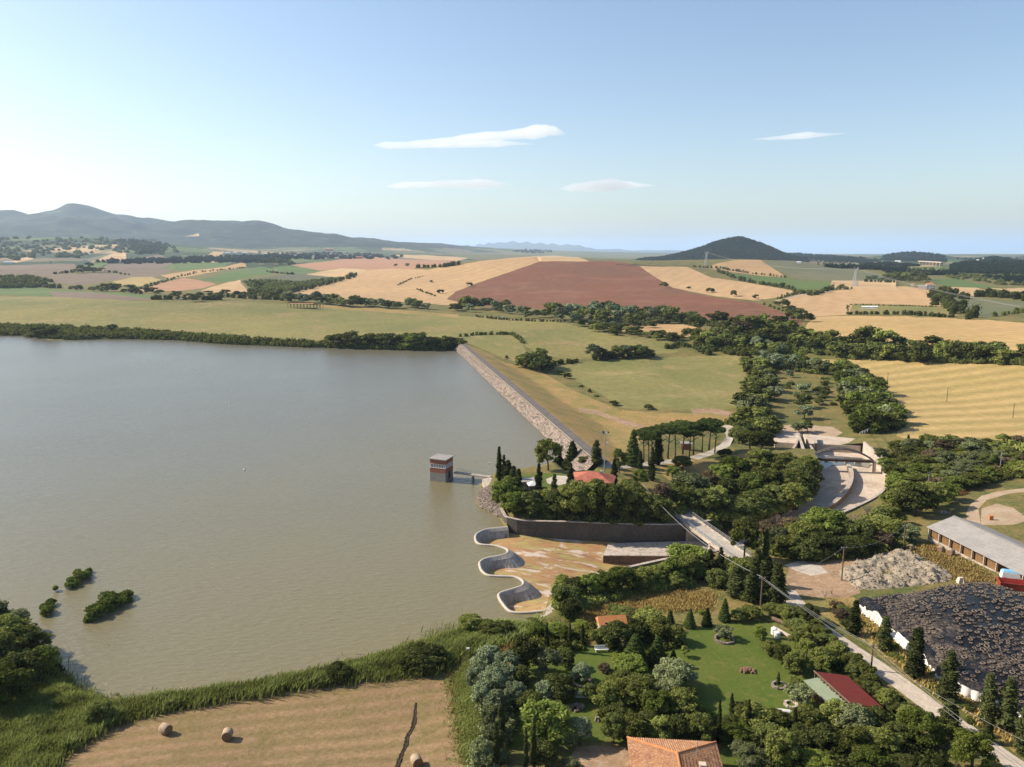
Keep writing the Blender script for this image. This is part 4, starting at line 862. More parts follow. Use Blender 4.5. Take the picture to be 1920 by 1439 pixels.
UG([(1045,1132),(1140,1118),(1240,1100),(1300,1082),(1290,1100),(1160,1122),(1060,1160)], 260, .8, 1.5, 'broad', .35, 60)
UG([(1300,1060),(1380,1050),(1450,1060),(1470,1130),(1400,1130),(1330,1100)], 200, .8, 1.5, 'deep', .35, 60)
UG([(985,1195),(1060,1180),(1200,1160),(1290,1190),(1260,1230),(1200,1240),(1120,1215),(1040,1230),(990,1240)], 150, .6, 1.1, 'broad', .3, 60)
UG([(1125,1300),(1280,1290),(1330,1350),(1340,1400),(1180,1395),(1130,1370)], 170, .7, 1.3, 'broad', .3, 60)
UG([(1440,1380),(1560,1350),(1660,1355),(1740,1400),(1760,1450),(1420,1450)], 220, .7, 1.3, 'deep', .3, 60)
UG([(885,1270),(930,1240),(965,1270),(965,1340),(940,1440),(900,1460),(905,1350)], 160, .7, 1.3, 'olive', .3, 60)
UG([(1495,1155),(1560,1205),(1640,1285),(1730,1350),(1715,1362),(1620,1300),(1540,1230),(1490,1180)], 200, .6, 1.2, 'deep', .3, 60)
UG([(-60,1200),(20,1180),(90,1235),(110,1270),(60,1300),(-60,1340)], 180, .9, 1.6, 'broad', .35, 60)
# the river corridor
fill([(1385,676),(1410,672),(1440,690),(1448,720),(1444,760),(1420,800),(1388,800),(1396,750),(1408,710)], 34, 22, 34, ['round', 'round', 'deep', 'round', 'olive'], 'tree of the wooded left bank above the arch bridge', 'left bank wood of the stream')
fill([(1410,650),(1470,655),(1500,675),(1540,690),(1560,705),(1500,700),(1440,690)], 26, 20, 28, ['round', 'fresh', 'olive', 'silver', 'round'], 'tree at the head of the stream valley', 'trees at the valley head')
fill([(1570,700),(1600,705),(1640,730),(1660,755),(1690,800),(1660,812),(1610,812),(1580,760)], 48, 26, 40, ['fresh', 'fresh', 'round', 'fresh', 'olive'], 'bright green tree of the grove right of the stream', 'bright grove right of the stream')
belt([(1520,692),(1560,702),(1600,708),(1640,730)], 9, 20, 28, ['deep', 'round'], 'dark tree on the upper edge of the bright grove', 'upper edge of the bright grove')
belt([(1470,725),(1490,735),(1520,742),(1545,735)], 8, 12, 22, ['olive', 'bush', 'silver'], 'shrub on the grassy stream bed', 'shrubs on the stream bed', (.5, .8), 6, 6)
belt([(1545,715),(1548,735),(1540,755),(1530,765)], 8, 14, 20, ['deep', 'round'], 'dark shrub lining the stream', 'dark shrubs lining the stream', (.7, .9))
T('silver', 1448, 690, 32, 22, 'pale silvery tree at the top of the left bank wood'); T('silver', 1430, 672, 24, 16, 'grey tree behind the pale silvery one'); T('silver', 1478, 708, 18, 14, 'small grey bush on the stream meadow')
T('silver', 1452, 750, 30, 26, 'pale topped tree in the middle of the left bank wood')
T('deep', 1505, 765, 32, 26, 'dark tree clump in the middle of the stream meadow', look=None); T('silver', 1508, 786, 30, 26, 'round silvery tree above the concrete basin')
T('olive', 1498, 812, 26, 20, 'grey brown bush at the edge of the concrete basin'); T('deep', 1514, 810, 16, 22, 'dark bush touching the grey brown one at the basin')
T('bush', 1562, 760, 14, 8, 'single low shrub on the strip right of the stream')
fill([(1372,800),(1400,800),(1445,812),(1452,835),(1440,850),(1400,845),(1385,835)], 14, 32, 46, ['round', 'deep', 'round'], 'dark green tree of the clump left of the concrete basin', 'clump left of the basin', (.7, .95))
# by the dam
belt([(975,688),(985,690),(1000,692),(1020,688)], 9, 22, 40, ['deep', 'deep', 'round'], 'tree of the round dark thicket beside the dam slope', 'round thicket beside the dam', (.75, 1.0), 3, 3)
for x, y, w_, h_, lb in [(1027,694,20,10,'low shrub right of the round thicket by the dam'),(1051,703,13,10,'left one of two ball shaped bushes at the meadow corner'),(1064,710,16,13,'right one of two ball shaped bushes at the meadow corner'),(1090,726,9,6,'tiny bush following the two ball shaped ones'),(1106,736,8,9,'little upright bush on the meadow edge'),(1118,744,10,5,'flat bush half way along the meadow edge'),(1150,760,18,9,'dark flat bush at the lower left corner of the meadow'),(1216,767,20,9,'lone dark bush on the lower edge of the meadow'),(950,672,8,7,'tiny bush below the small meadow by the dam')]:
    T('bush' if w_ < 12 else 'deep', x, y, w_, h_, lb)
# the far shore of the lake
mass('shore_scrub', [(-60,606),(0,612),(100,614),(200,618),(300,624),(400,632),(500,640),(600,646),(620,648),(700,648),(780,652),(855,652),(855,656),(760,656),(620,652),(430,645),(330,637),(200,635),(95,636),(0,628),(-60,628)], 1500, 1.6, 3.2, 'broad', leaf=1.0, nl=22, zup=.45)
thicket('reed_fringe', [(0,629),(75,632),(140,637),(260,635),(330,637),(430,645),(560,650),(760,656),(856,656)], 3, 1.7, 500, look='olive', leaf=.7, nl=18, kind='stuff')
belt([(60,633),(100,632),(105,634)], 5, 22, 34, ['deep'], 'dark tree leaning over the water on the far left shore', 'dark trees on the far left shore', (.6, .8))
T('deep', 212, 622, 20, 16, 'dark tree rising above the far shore scrub'); T('deep', 228, 626, 16, 12, 'small companion right of the dark far shore tree')
belt([(625,650),(660,648),(700,648),(740,647),(790,650)], 17, 26, 40, ['fresh', 'round', 'deep', 'round'], 'tree of the bright green clump on the far shore', 'green clump on the far shore', (.6, .85), 4, 2)
belt([(800,652),(830,652),(858,652)], 9, 22, 34, ['deep', 'round'], 'dark tree at the end of the far shore beside the dam', 'dark trees where the far shore meets the dam', (.65, .9), 3, 2)
# ---- the keeper's promontory
for k, x, y, w_, h_, lb in [
 ('cypress',936,902,13,66,'tallest slender cypress at the lakeside corner of the keeper lawn'),('cypress',945,904,12,52,'slender cypress leaning against the tallest lakeside one'),('cypress',953,912,22,50,'fat cypress behind the lakeside corner'),('cypress',963,916,18,44,'short cypress right of the fat lakeside one'),
 ('cypress',972,932,18,54,'broad cypress in front of the grey shed'),('cypress',1010,934,15,66,'slender cypress right of the white canopy'),('cypress',1039,950,16,62,'pointed cypress standing between lawn and wood'),('cypress',1069,928,15,62,'slender cypress at the left corner of the red roofed house'),
 ('cypress',1151,912,14,52,'cypress at the right corner of the red roofed house'),('deep',1161,888,24,44,'dark tree behind the right corner of the red roofed house'),('round',1028,882,48,58,'big round tree on the lakeside behind the keeper lawn'),
 ('cone',1073,880,34,56,'dark layered fir beside the dam end'),('deep',1100,876,26,22,'low leafy tree between the fir and the blunt cypress'),('cypress',1118,874,22,50,'blunt thick cypress at the dam end'),('cone',1186,874,30,72,'tall dark conifer left of the stone pines'),('cypress',1200,882,12,38,'thin cypress under the left stone pine'),
 ('cypress',1234,872,20,62,'dark full cypress in the middle of the stone pines'),('cypress',1222,902,15,64,'slender cypress in front of the stone pines'),('deep',1280,880,36,26,'dark round bush under the stone pines'),('deep',1358,856,26,15,'low dark bush beside the gravel lane'),('fresh',1261,902,26,27,'bright green ball shaped tree on the dry knoll'),
 ('lime',1176,928,26,30,'yellow green tree at the edge of the keeper wood'),('fresh',1200,915,28,34,'light green tree left of the slender cypress'),('brown',1240,952,38,46,'reddish leafless tangle above the bridge end')]:
    T(k, x, y, w_, h_, lb)
for x, y, w_, h_ in [(1207,868,46,60),(1222,866,48,62),(1216,872,40,56),(1252,860,50,62),(1266,864,42,60),(1280,852,50,60),(1300,853,50,58),(1329,844,50,56),(1316,849,44,52),(1238,862,46,60),(1292,862,44,54),(1340,850,38,48)]:
    T('umbrella', x, y, w_, h_, 'stone pine with flat dark crown in the row above the knoll', 'row of stone pines')
for x, y, w_, h_, k in [(948,956,46,54,'fresh'),(965,964,46,42,'fresh'),(957,935,34,40,'round'),(997,966,46,46,'deep'),(1016,958,40,40,'round'),(1040,972,44,50,'deep'),(1073,975,52,68,'round'),(1100,972,50,68,'round'),(1132,976,50,64,'deep'),(1160,974,48,62,'deep'),(1188,972,48,60,'round'),(1214,976,52,50,'deep'),(1085,945,44,44,'olive'),(1120,938,40,40,'round'),(1180,950,50,50,'deep'),(980,950,30,36,'deep'),(1145,940,34,34,'deep'),(1240,978,44,44,'deep'),(1055,960,36,40,'deep')]:
    T(k, x, y, w_, h_, 'tree of the dense wood along the spillway wall below the keeper house', 'wood along the spillway wall')
# wood between the bridge and the channel bend
for x, y, w_, h_, k in [(1383,902,52,46,'fresh'),(1424,887,60,46,'round'),(1465,892,58,44,'round'),(1500,905,44,42,'deep'),(1478,928,58,48,'round'),(1437,927,60,48,'round'),(1402,937,58,50,'fresh'),(1451,950,58,42,'deep'),(1418,958,60,42,'deep'),(1370,947,54,52,'deep'),(1343,960,50,48,'round'),(1294,938,66,52,'olive'),(1315,960,60,46,'deep'),(1275,950,50,46,'deep'),(1495,930,40,36,'deep'),(1385,968,50,36,'deep'),(1350,905,42,36,'fresh'),(1515,880,28,26,'fresh'),(1330,925,44,40,'brown')]:
    T(k, x, y, w_, h_, 'tree of the large wood inside the bend of the concrete channel', 'large wood inside the channel bend')
# south bank of the channel
for x, y, w_, h_, k in [(1545,1012,72,60,'fresh'),(1500,1027,60,50,'round'),(1573,1018,60,48,'deep'),(1612,1022,60,46,'deep'),(1640,1008,58,42,'round'),(1672,1014,50,42,'round'),(1478,1047,50,44,'round'),(1545,1042,60,42,'deep'),(1590,1042,56,36,'deep'),(1510,1050,50,40,'deep'),(1650,1030,46,34,'brown'),(1620,1036,46,30,'deep'),(1700,1018,40,34,'olive'),(1460,1030,40,40,'olive'),(1440,1010,40,34,'brown'),(1480,1000,36,30,'brown')]:
    T(k, x, y, w_, h_, 'tree of the thick wood on the near bank of the channel', 'thick wood on the near channel bank')
for x, y, w_, h_ in [(1455,985,34,38),(1428,992,30,34),(1625,978,52,56),(1600,985,40,40)]: T('bare', x, y, w_, h_, 'leafless grey tree standing over the channel', 'leafless trees over the channel')
for x, y, w_, h_, k in [(1395,1052,52,76,'round'),(1290,1067,70,48,'fresh'),(1255,1082,36,30,'fresh'),(1330,1080,24,50,'cypress'),(1350,1082,16,56,'cypress'),(1367,1092,14,44,'cypress'),(1435,1052,14,62,'cypress'),(1418,1100,28,72,'cypress'),(1437,1118,30,74,'cypress'),(1456,1137,32,82,'cypress'),(1408,1130,28,66,'cypress'),(1385,1100,40,50,'round'),(1345,1100,40,34,'deep'),(1310,1085,36,34,'deep'),(1380,1118,36,56,'cypress')]:
    T(k, x, y, w_, h_, 'dark evergreen of the clump at the near end of the bridge' if k == 'cypress' else 'leafy tree of the clump at the near end of the bridge', 'evergreens at the bridge' if k == 'cypress' else 'leafy trees at the bridge')
# trees on the spillway's near edge
for x, y, w_, h_, k in [(1055,1112,34,34,'round'),(1080,1122,40,40,'deep'),(1105,1122,44,44,'fresh'),(1135,1118,44,46,'fresh'),(1165,1112,56,48,'fresh'),(1200,1108,48,42,'round'),(1225,1100,44,36,'round'),(1060,1140,44,44,'deep'),(1048,1130,30,30,'deep'),(1270,1102,36,28,'deep'),(1068,1160,40,36,'deep')]:
    T(k, x, y, w_, h_, 'bushy tree in the row on the near edge of the spillway', 'row on the near edge of the spillway')
fill([(1690,870),(1720,860),(1800,880),(1860,890),(1840,910),(1780,905),(1730,940),(1690,950),(1672,920)], 26, 34, 44, ['round', 'round', 'brown', 'olive', 'fresh'], 'shrubby tree of the scrub wood right of the channel', 'scrub wood right of the channel', (.6, .85))
fill([(1680,845),(1740,835),(1830,840),(1930,835),(1990,830),(1990,890),(1930,895),(1860,880),(1780,870),(1700,862)], 60, 26, 40, ['round', 'brown', 'olive', 'deep', 'round', 'fresh', 'olive'], 'shrubby tree of the mixed scrub below the hay field', 'mixed scrub below the hay field', (.6, .85))
for x, y, w_, h_, k in [(1715,968,66,62,'deep'),(1745,955,54,50,'round'),(1690,940,40,40,'round'),(1768,940,46,36,'fresh'),(1800,918,44,26,'fresh'),(1830,912,44,26,'round'),(1670,985,44,36,'round')]:
    T(k, x, y, w_, h_, 'large leafy tree at the near edge of the scrub wood by the barn field', 'large trees at the scrub edge')
T('cypress', 1701, 846, 10, 32, 'slender dark cypress standing in the scrub below the hay field'); T('deep', 1742, 843, 16, 24, 'small dark square topped tree in the scrub')
T('rust' if False else 'bush', 1790, 925, 46, 14, 'long low rust coloured bush beside the farm track', look='rust')
flush()
# ---- the garden, tree by tree
U = 'cluster of mixed garden trees behind the tiled house'
GT = [
 ('cypress',1025,1217,10,48,'slender cypress nearest the lake in the garden, leftmost of three'),('cypress',1068,1221,9,54,'slender garden cypress in the middle of the three near the lake'),('cypress',1092,1211,9,40,'slender garden cypress beside the lime coloured bush'),
 ('deep',984,1262,54,66,'big dark round tree at the left corner of the garden'),('olive',1025,1268,48,50,'greyish bushy tree right of the big dark corner tree'),('deep',1060,1250,34,32,'low dark shrub behind the greyish bushy tree'),
 ('fresh',1010,1195,35,26,'light green bush at the corner by the lake wall'),('fresh',1040,1190,40,24,'wide light green bush between two slender cypresses'),('fresh',1060,1200,30,24,'light bush at the foot of the middle slender cypress'),('lime',1090,1180,30,16,'lime coloured bush beside the orange roofed hut'),
 ('round',1122,1208,30,30,'round tree in front of the orange roofed hut'),('deep',1158,1216,60,50,'wide dark tree below the orange roofed hut'),('deep',1190,1202,42,40,'dark tree right of the orange roofed hut'),('deep',1165,1160,46,22,'dark shrub directly above the orange roofed hut'),('deep',1190,1168,40,26,'second dark shrub above the hut, on its right'),
 ('round',1215,1187,60,40,'broad tree at the top left of the garden lawn'),('round',1242,1202,50,40,'bushy tree reaching the upper left of the lawn'),('round',1267,1206,36,34,'bushy tree whose shade falls on the lawn'),
 ('cone',1256,1172,18,30,'small pointed conifer on the dry bank, leftmost'),('cone',1293,1177,22,36,'pointed conifer on the dry bank, second from the left'),('cone',1325,1174,20,36,'pointed conifer on the dry bank left of the planted mound'),('cone',1358,1165,22,44,'taller dark conifer directly behind the planted mound'),('deep',1385,1165,30,24,'dark bush right of the taller dark conifer'),('round',1410,1160,36,24,'low green bush behind the lawn top'),
 ('cone',1190,1247,48,58,'thick blunt conifer in the middle of the garden'),('cone',1232,1247,38,54,'thick dark conifer right of the blunt one'),('lime',1160,1240,26,14,'lime shrub left of the blunt conifer'),('brown',1133,1260,22,16,'small reddish shrub on the side lawn'),
 ('silver',1091,1279,32,34,'pale olive tree in its own round bed on the side lawn'),('cypress',1154,1285,9,34,'short slim cypress in the garden centre'),('fresh',1182,1264,54,36,'light green tree in the garden centre'),('olive',1266,1292,70,50,'wide grey green tree beside the lawn'),
 ('cone',1245,1294,18,40,'slim dark conifer in front of the wide grey green tree'),('cone',1262,1244,16,28,'little conifer at the lawn edge'),('round',1284,1232,16,20,'small lawn edge tree'),
 ('deep',1052,1312,56,46,'dark spreading tree by the white balustrade'),('silver',1022,1316,36,38,'pale olive tree left of the dark spreading one'),('deep',976,1300,32,48,'tall narrow leafy tree on the left garden boundary'),('deep',1106,1316,26,34,'dark tree right of the white balustrade'),
 ('fresh',1025,1390,86,74,'largest light green tree in the lower left garden'),('deep',1000,1350,50,50,'dark tree behind the largest light green one'),('silver',1087,1397,44,50,'bright silvery bush at the edge of the courtyard'),('cypress',986,1442,10,72,'left one of two very slender cypresses at the lower left'),('cypress',1001,1442,11,90,'right one of two very slender cypresses at the lower left'),
 ('deep',1022,1434,50,40,'dark bush right of the two slender cypresses'),('olive',1068,1441,34,16,'pale low bush on the courtyard edge'),
 ('olive',1358,1198,30,26,'olive tree on the round stone edged mound in the lawn'),('fresh',1425,1200,22,25,'little round topped orchard tree left of the white drums'),('round',1445,1224,34,22,'low tree right of the lawn below the white drums'),('deep',1467,1243,32,34,'dark orchard tree with visible trunk'),
 ('round',1490,1216,24,28,'small orchard tree beside the pipes'),('round',1512,1232,30,34,'round orchard tree between pipes and hedge'),('round',1492,1259,46,36,'spreading tree just above the green lean to roof'),('round',1540,1257,42,42,'full round tree above the red roof'),('cypress',1459,1284,7,24,'tiny cypress in a stone ring on the lawn'),('bush',1470,1287,16,9,'low bush next to the tiny cypress'),
 ('olive',1500,1326,46,42,'grey olive tree at the left end of the carport'),('bush',1490,1278,24,14,'low dark bush at the corner of the green roof'),('cypress',1489,1374,10,46,'slender cypress right of the white kayak'),
 ('cypress',1347,1392,10,76,'slender cypress at the lower edge of the lawn, leftmost of three'),('cypress',1371,1343,10,42,'slender cypress at the lower edge of the lawn, middle of three'),('cypress',1402,1370,12,56,'slender cypress at the lower edge of the lawn, rightmost of three'),
 ('deep',1369,1365,34,24,'low dark bush between the slender lawn cypresses'),('round',1394,1348,38,30,'tree behind the rightmost lawn cypress'),('round',1422,1362,56,42,'wide tree right of the lawn cypresses'),('fresh',1383,1397,60,36,'light low tree below the lawn cypresses'),('olive',1399,1436,60,36,'grey olive crown right of the tiled house'),('deep',1339,1384,28,26,'dark shrub touching the leftmost lawn cypress'),('round',1464,1436,56,62,'tall tree at the bottom right of the tiled house'),
 ('lime',1530,1440,60,28,'yellow green shrub at the bottom edge'),('lime',1822,1438,70,62,'big yellow green tree at the bottom right'),('fresh',1730,1397,66,58,'bright tree left of the road at the bottom'),('round',1765,1392,46,44,'tree touching the road verge at the bottom'),
 ('deep',1548,1300,20,16,'dark shrub by the woodpile'),
]
for k, x, y, w_, h_, lb in GT: T(k, x, y, w_, h_, lb)
for x, y, w_, h_, k in [(1136,1335,46,54,'round'),(1190,1325,64,54,'round'),(1231,1352,54,54,'fresh'),(1277,1347,62,52,'round'),(1150,1392,42,52,'deep'),(1193,1392,52,50,'round'),(1234,1392,48,46,'round'),(1266,1392,46,46,'deep'),(1304,1395,50,50,'round'),(1212,1302,40,36,'deep'),(1171,1296,60,36,'round'),(1250,1318,50,40,'olive'),(1160,1360,50,40,'deep'),(1215,1372,50,36,'deep'),(1320,1375,34,36,'deep'),(1290,1320,36,30,'deep')]:
    T(k, x, y, w_, h_, 'tree in the dense garden grove behind the tiled house', U)
for x, y, w_, h_, k in [(1460,1368,46,36,'round'),(1515,1368,50,40,'round'),(1565,1362,54,46,'round'),(1600,1372,60,48,'olive'),(1640,1368,50,42,'deep'),(1548,1408,56,48,'deep'),(1595,1417,60,52,'round'),(1650,1412,60,46,'round'),(1630,1440,60,38,'fresh'),(1690,1440,50,22,'deep'),(1500,1405,50,44,'deep'),(1440,1400,50,40,'deep'),(1680,1395,44,40,'deep'),(1700,1380,40,40,'fresh')]:
    T(k, x, y, w_, h_, 'tree of the thick planting in front of the carport', 'thick planting in front of the carport')
R1 = [(1502,1160),(1528,1188),(1550,1212),(1575,1238),(1595,1258),(1620,1284),(1645,1306),(1668,1328),(1690,1346),(1722,1352)]
belt(R1, 17, 30, 40, ['deep', 'round'], 'shrub in the dark hedge row on the garden side of the road', 'hedge row on the garden side of the road', (.7, .95), 3, 3)
belt([(1440,1150),(1470,1165),(1490,1180),(1508,1200),(1530,1225)], 9, 26, 36, ['deep', 'round'], 'shrub of the second row inside the road hedge', 'second row inside the road hedge', (.7, .9), 4, 4)
for i, (x, y, w_, h_, lb) in enumerate([(1601,1190,24,64,'first roadside cypress beside the far corner of the tyre covered heap'),(1657,1221,26,66,'second roadside cypress counted from the far end'),(1714,1270,34,92,'third and widest roadside cypress counted from the far end'),(1776,1316,34,94,'fourth roadside cypress counted from the far end'),(1778,1369,36,56,'round topped short cypress standing close to the road'),(1849,1359,30,96,'column shaped cypress in front of the white plastic skirt'),(1852,1392,18,46,'small cypress beside the road near the frame edge'),(1915,1416,30,98,'cypress cut by the right edge of the picture')]):
    T('cypress', x, y, w_, h_, lb)
T('cypress', 1886, 1368, 38, 96, 'dark broad crowned tree against the white plastic skirt')
belt([(1640,1195),(1680,1225),(1730,1262),(1790,1318),(1840,1350),(1880,1370)], 22, 16, 26, ['bush', 'bush', 'deep'], 'low shrub in the strip between the road and the tyre covered heap', 'low shrubs between road and heap', (.4, .6), 8, 6)
belt([(1560,1140),(1590,1160),(1610,1180)], 8, 22, 30, ['brown', 'deep', 'bush'], 'brownish shrub at the bend of the road', 'brownish shrubs at the road bend', (.5, .7), 8, 5)
T('bare', 1546, 1122, 26, 26, 'bare shrub at the road bend'); T('bare', 1560, 1118, 22, 20, 'smaller bare shrub right of the first at the road bend')
for k, x, y, w_, h_ in [('fresh',1315,1152,12,10),('round',1215,1150,18,14),('round',1150,1148,20,16)]: T(k, x, y, w_, h_, 'small bush on the dry bank above the garden', 'small bushes on the dry bank')
# left boundary of the garden: silvery poplars
for x, y, w_, h_ in [(895,1290,40,46),(915,1262,50,50),(928,1310,50,56),(950,1275,50,52),(905,1325,36,44),(935,1345,44,50),(925,1385,44,56),(920,1420,44,52),(945,1300,50,52),(905,1448,44,56),(965,1330,36,50)]:
    T('silver' if y < 1350 else 'olive', x, y, w_, h_, 'silvery poplar in the thicket on the left garden boundary', 'silvery poplars on the garden boundary')
T('cypress', 940, 1400, 14, 90, 'dark thin cypress inside the silvery thicket'); T('cypress', 930, 1440, 14, 80, 'dark thin cypress at the bottom of the silvery thicket')
# lake shore, near
T('deep', 800, 1250, 76, 40, 'large dark round shrub on the near shore among the reeds'); T('deep', 772, 1258, 44, 30, 'dark shrub merging into the large one on its left'); T('deep', 632, 1275, 50, 28, 'dark shrub in the reeds half way along the near shore'); T('deep', 605, 1283, 34, 20, 'small dark shrub left of the one half way along the shore')
T('round', 885, 1182, 44, 30, 'light bush at the lake edge right of the reeds'); T('deep', 945, 1190, 40, 26, 'dark bush at the lake edge near the weir'); T('round', 915, 1190, 40, 26, 'middle bush at the lake edge near the weir'); T('deep', 998, 1172, 24, 14, 'low dark bush against the weir end')
for x, y, w_, h_, k in [(1676,905,36,34,'round'),(1680,935,40,38,'fresh'),(1672,960,42,38,'round'),(1655,985,40,36,'deep'),(1660,880,26,22,'fresh'),(1650,862,26,22,'olive')]: T(k, x, y, w_, h_, 'tree closing the gap right of the channel wall', 'trees right of the channel wall')
for x, y, w_, h_, k in [(1508,902,48,46,'round'),(1504,932,50,46,'deep'),(1488,954,54,46,'round')]: T(k, x, y, w_, h_, 'tree at the right edge of the large wood inside the bend', 'right edge of the large wood')
T('deep', 186, 1362, 44, 44, 'dark leafy tree at the left corner of the hay stubble')
for x, y, w_, h_, k in [(10,1215,70,60,'round'),(50,1230,60,56,'round'),(-20,1260,80,70,'round'),(40,1280,70,60,'deep'),(85,1262,44,50,'fresh'),(15,1330,80,80,'fresh'),(70,1220,40,36,'fresh'),(-30,1180,70,50,'olive'),(25,1180,50,36,'olive')]:
    T(k, x, y, w_, h_, 'tree of the shore wood at the left edge of the lake', 'shore wood at the left edge')
T('round', 12, 1300, 50, 50, 'tree with a rusty orange crown in the shore wood at the left edge', look='rust')
# the three islets
def islet(line, n, wm, hm, lb):
    thicket('islet_bush', line, wm, hm, n, lb, 'bush', 'broad', .34, 90, jit=1.1)
def h_water(o): return o
for line, n, wm, hm, lb in [([(110,1108),(130,1102),(150,1088),(168,1072)],26,2.6,2.3,'bush islet in the lake, the farthest of three'),([(80,1156),(86,1150),(92,1138),(102,1132)],16,2.2,2.0,'bush islet in the lake, the smallest of three'),([(160,1168),(180,1156),(205,1140),(230,1126),(246,1118)],44,3.6,2.6,'bush islet in the lake, the largest of three')]:
    L = [at(x, y, 0) for x, y in line]; pts_ = np.array([tuple(p) for p in L]); d = np.r_[0, np.cumsum(np.hypot(*np.diff(pts_[:, :2], axis=0).T))]; rg = np.random.default_rng(n)
    s = (np.arange(n)+.5)/n*d[-1]; e_ = np.sin(np.pi*np.clip(s/d[-1], .06, .94))**.5; x = np.interp(s, d, pts_[:, 0])+rg.normal(size=n)*wm*.25*e_; y = np.interp(s, d, pts_[:, 1])+rg.normal(size=n)*wm*.25*e_
    r = wm*.34*(.6+.6*rg.random(n))*e_; z = rg.random(n)*hm*.55*e_+r*.3; cen = np.array([x.mean(), y.mean(), 0])
    tag(link('islet_bush', crown_mesh('islet_bush', rg, np.stack([x, y, z], 1)-cen, r, 170, .34, LM['fresh'], core=.5), (), None, tuple(cen)), lb, 'bush')
for x, y, w_ in [(1300,1012,34),(1335,1008,36),(1365,1000,36),(1395,992,38),(1425,984,38),(1455,976,38),(1480,966,36),(1500,955,34),(1514,942,32),(1524,926,30),(1530,908,28),(1532,892,26)]:
    T('deep' if x % 2 else 'round', x-8, y, w_+6, w_+2, 'bush growing at the foot of the channel wall below the large wood', 'bushes at the foot of the channel wall', z=-7.0 if x > 1400 else -5)
for x, y, w_, h_, k in [(1085,1116,34,30,'round'),(1120,1112,36,34,'fresh'),(1160,1108,42,42,'round'),(1200,1104,38,32,'fresh'),(1235,1096,40,34,'round'),(1268,1086,38,40,'deep'),(1300,1078,44,42,'round'),(1262,1094,40,44,'fresh'),(1286,1088,40,46,'round')]:
    T(k, x, y, w_, h_, 'tree of the front row overhanging the spillway floor', 'front row overhanging the spillway')
flush()
# ---- reeds, blade by blade, and dry weeds
def blades(name, poly, n, hgt, wid, look, lean=.35, zfix=None, dens=None):
    P = np.array(poly, float); lo = P.min(0); hi = P.max(0); rg = np.random.default_rng(n)
    q = lo+rg.random((n*4, 2))*(hi-lo); q = q[sdf(P, q[:, 0], q[:, 1]) < 0]
    W = []; 
    # thin out so that every square metre of ground carries the same number
    Z0 = 1.0; s, a = slope(q[:, 0], q[:, 1]); r = (Z0-CAMH)/s; area = r**3; q = q[rg.random(len(q)) < area/area.max()][:n]; m_ = len(q)
    base = hits(q[::6]); W = base[rg.integers(0, len(base), m_)]+rg.normal(size=(m_, 3))*np.array([.9, .9, 0]); W[:, 2] = np.maximum(height(W[:, 0], W[:, 1]), -.3)-.1
    cl = vnoise(W[:, 0]/2.2, W[:, 1]/2.2, 3); hh = hgt*(.55+.5*rg.random(m_))*(.65+.6*cl); az = rg.random(m_)*6.28; d = np.stack([np.cos(az), np.sin(az)], 1)
    wind = np.array([.8, -.2])*lean; tip = W.copy(); tip[:, 0] += (wind[0]+rg.normal(size=m_)*.2)*hh; tip[:, 1] += (wind[1]+rg.normal(size=m_)*.2)*hh; tip[:, 2] += hh
    mid = W*.45+tip*.55; mid[:, 2] = W[:, 2]+hh*.66; ww = (wid*(.6+.8*rg.random(m_)))[:, None]; dd = np.c_[d, np.zeros(m_)]
    v = np.stack([W-dd*ww*.5, W+dd*ww*.5, mid+dd*ww, tip, mid-dd*ww], 1); cen = W.mean(0); v = (v-cen).reshape(-1, 3)
    i = np.arange(m_)*5; f1 = np.stack([i, i+1, i+2, i+4], 1); f2 = np.stack([i+4, i+2, i+3], 1); lv = np.clip(cl*.6+rg.random(m_)*.4, 0, 1)
    me = npmesh(name, v, [f1, f2], None, False, np.r_[lv, lv]); return tag(link(name, me, [LM[look]], None, tuple(cen)), kind='stuff')
REED = [(880,1185),(900,1210),(860,1235),(820,1258),(760,1268),(680,1274),(560,1290),(450,1308),(330,1328),(230,1350),(150,1392),(100,1430),(70,1490),(-60,1490),(-60,1300),(60,1290),(105,1262),(125,1292),(170,1315),(215,1322),(280,1314),(400,1297),(520,1277),(640,1252),(730,1227),(800,1206),(850,1190)]
blades('reeds', REED, 120000, 1.75, .065, 'reed')
blades('reeds', [(20,1240),(100,1250),(115,1290),(160,1320),(120,1390),(60,1440),(-60,1490),(-60,1300)], 26000, 1.7, .08, 'broad')
blades('reeds', [(850,1190),(880,1180),(940,1175),(990,1172),(1010,1160),(1000,1180),(960,1200),(900,1215),(860,1232)], 10000, 1.5, .06, 'reed')
blades('dry_weeds', [(840,1255),(870,1225),(930,1205),(985,1195),(1030,1170),(1060,1165),(1030,1190),(960,1225),(905,1260),(900,1320),(880,1380),(870,1439),(858,1370),(856,1300)], 16000, .6, .06, 'weed', .2)
blades('dry_weeds', [(860,1250),(905,1235),(900,1330),(890,1390),(878,1439),(872,1370),(862,1300)], 16000, .7, .06, 'reed', .2)
blades('dry_weeds', [(1080,1150),(1150,1128),(1250,1108),(1340,1110),(1330,1145),(1230,1148),(1160,1158),(1100,1168)], 9000, .7, .07, 'weed', .2)
blades('dry_weeds', [(1560,1130),(1620,1140),(1680,1195),(1760,1265),(1830,1325),(1900,1370),(1960,1410),(1940,1420),(1860,1370),(1780,1318),(1700,1255),(1620,1190)], 12000, .8, .08, 'weed', .2)
blades('dry_weeds', [(1700,1030),(1745,1020),(1800,1050),(1890,1100),(1850,1100),(1780,1085)], 5000, .7, .08, 'weed', .2)
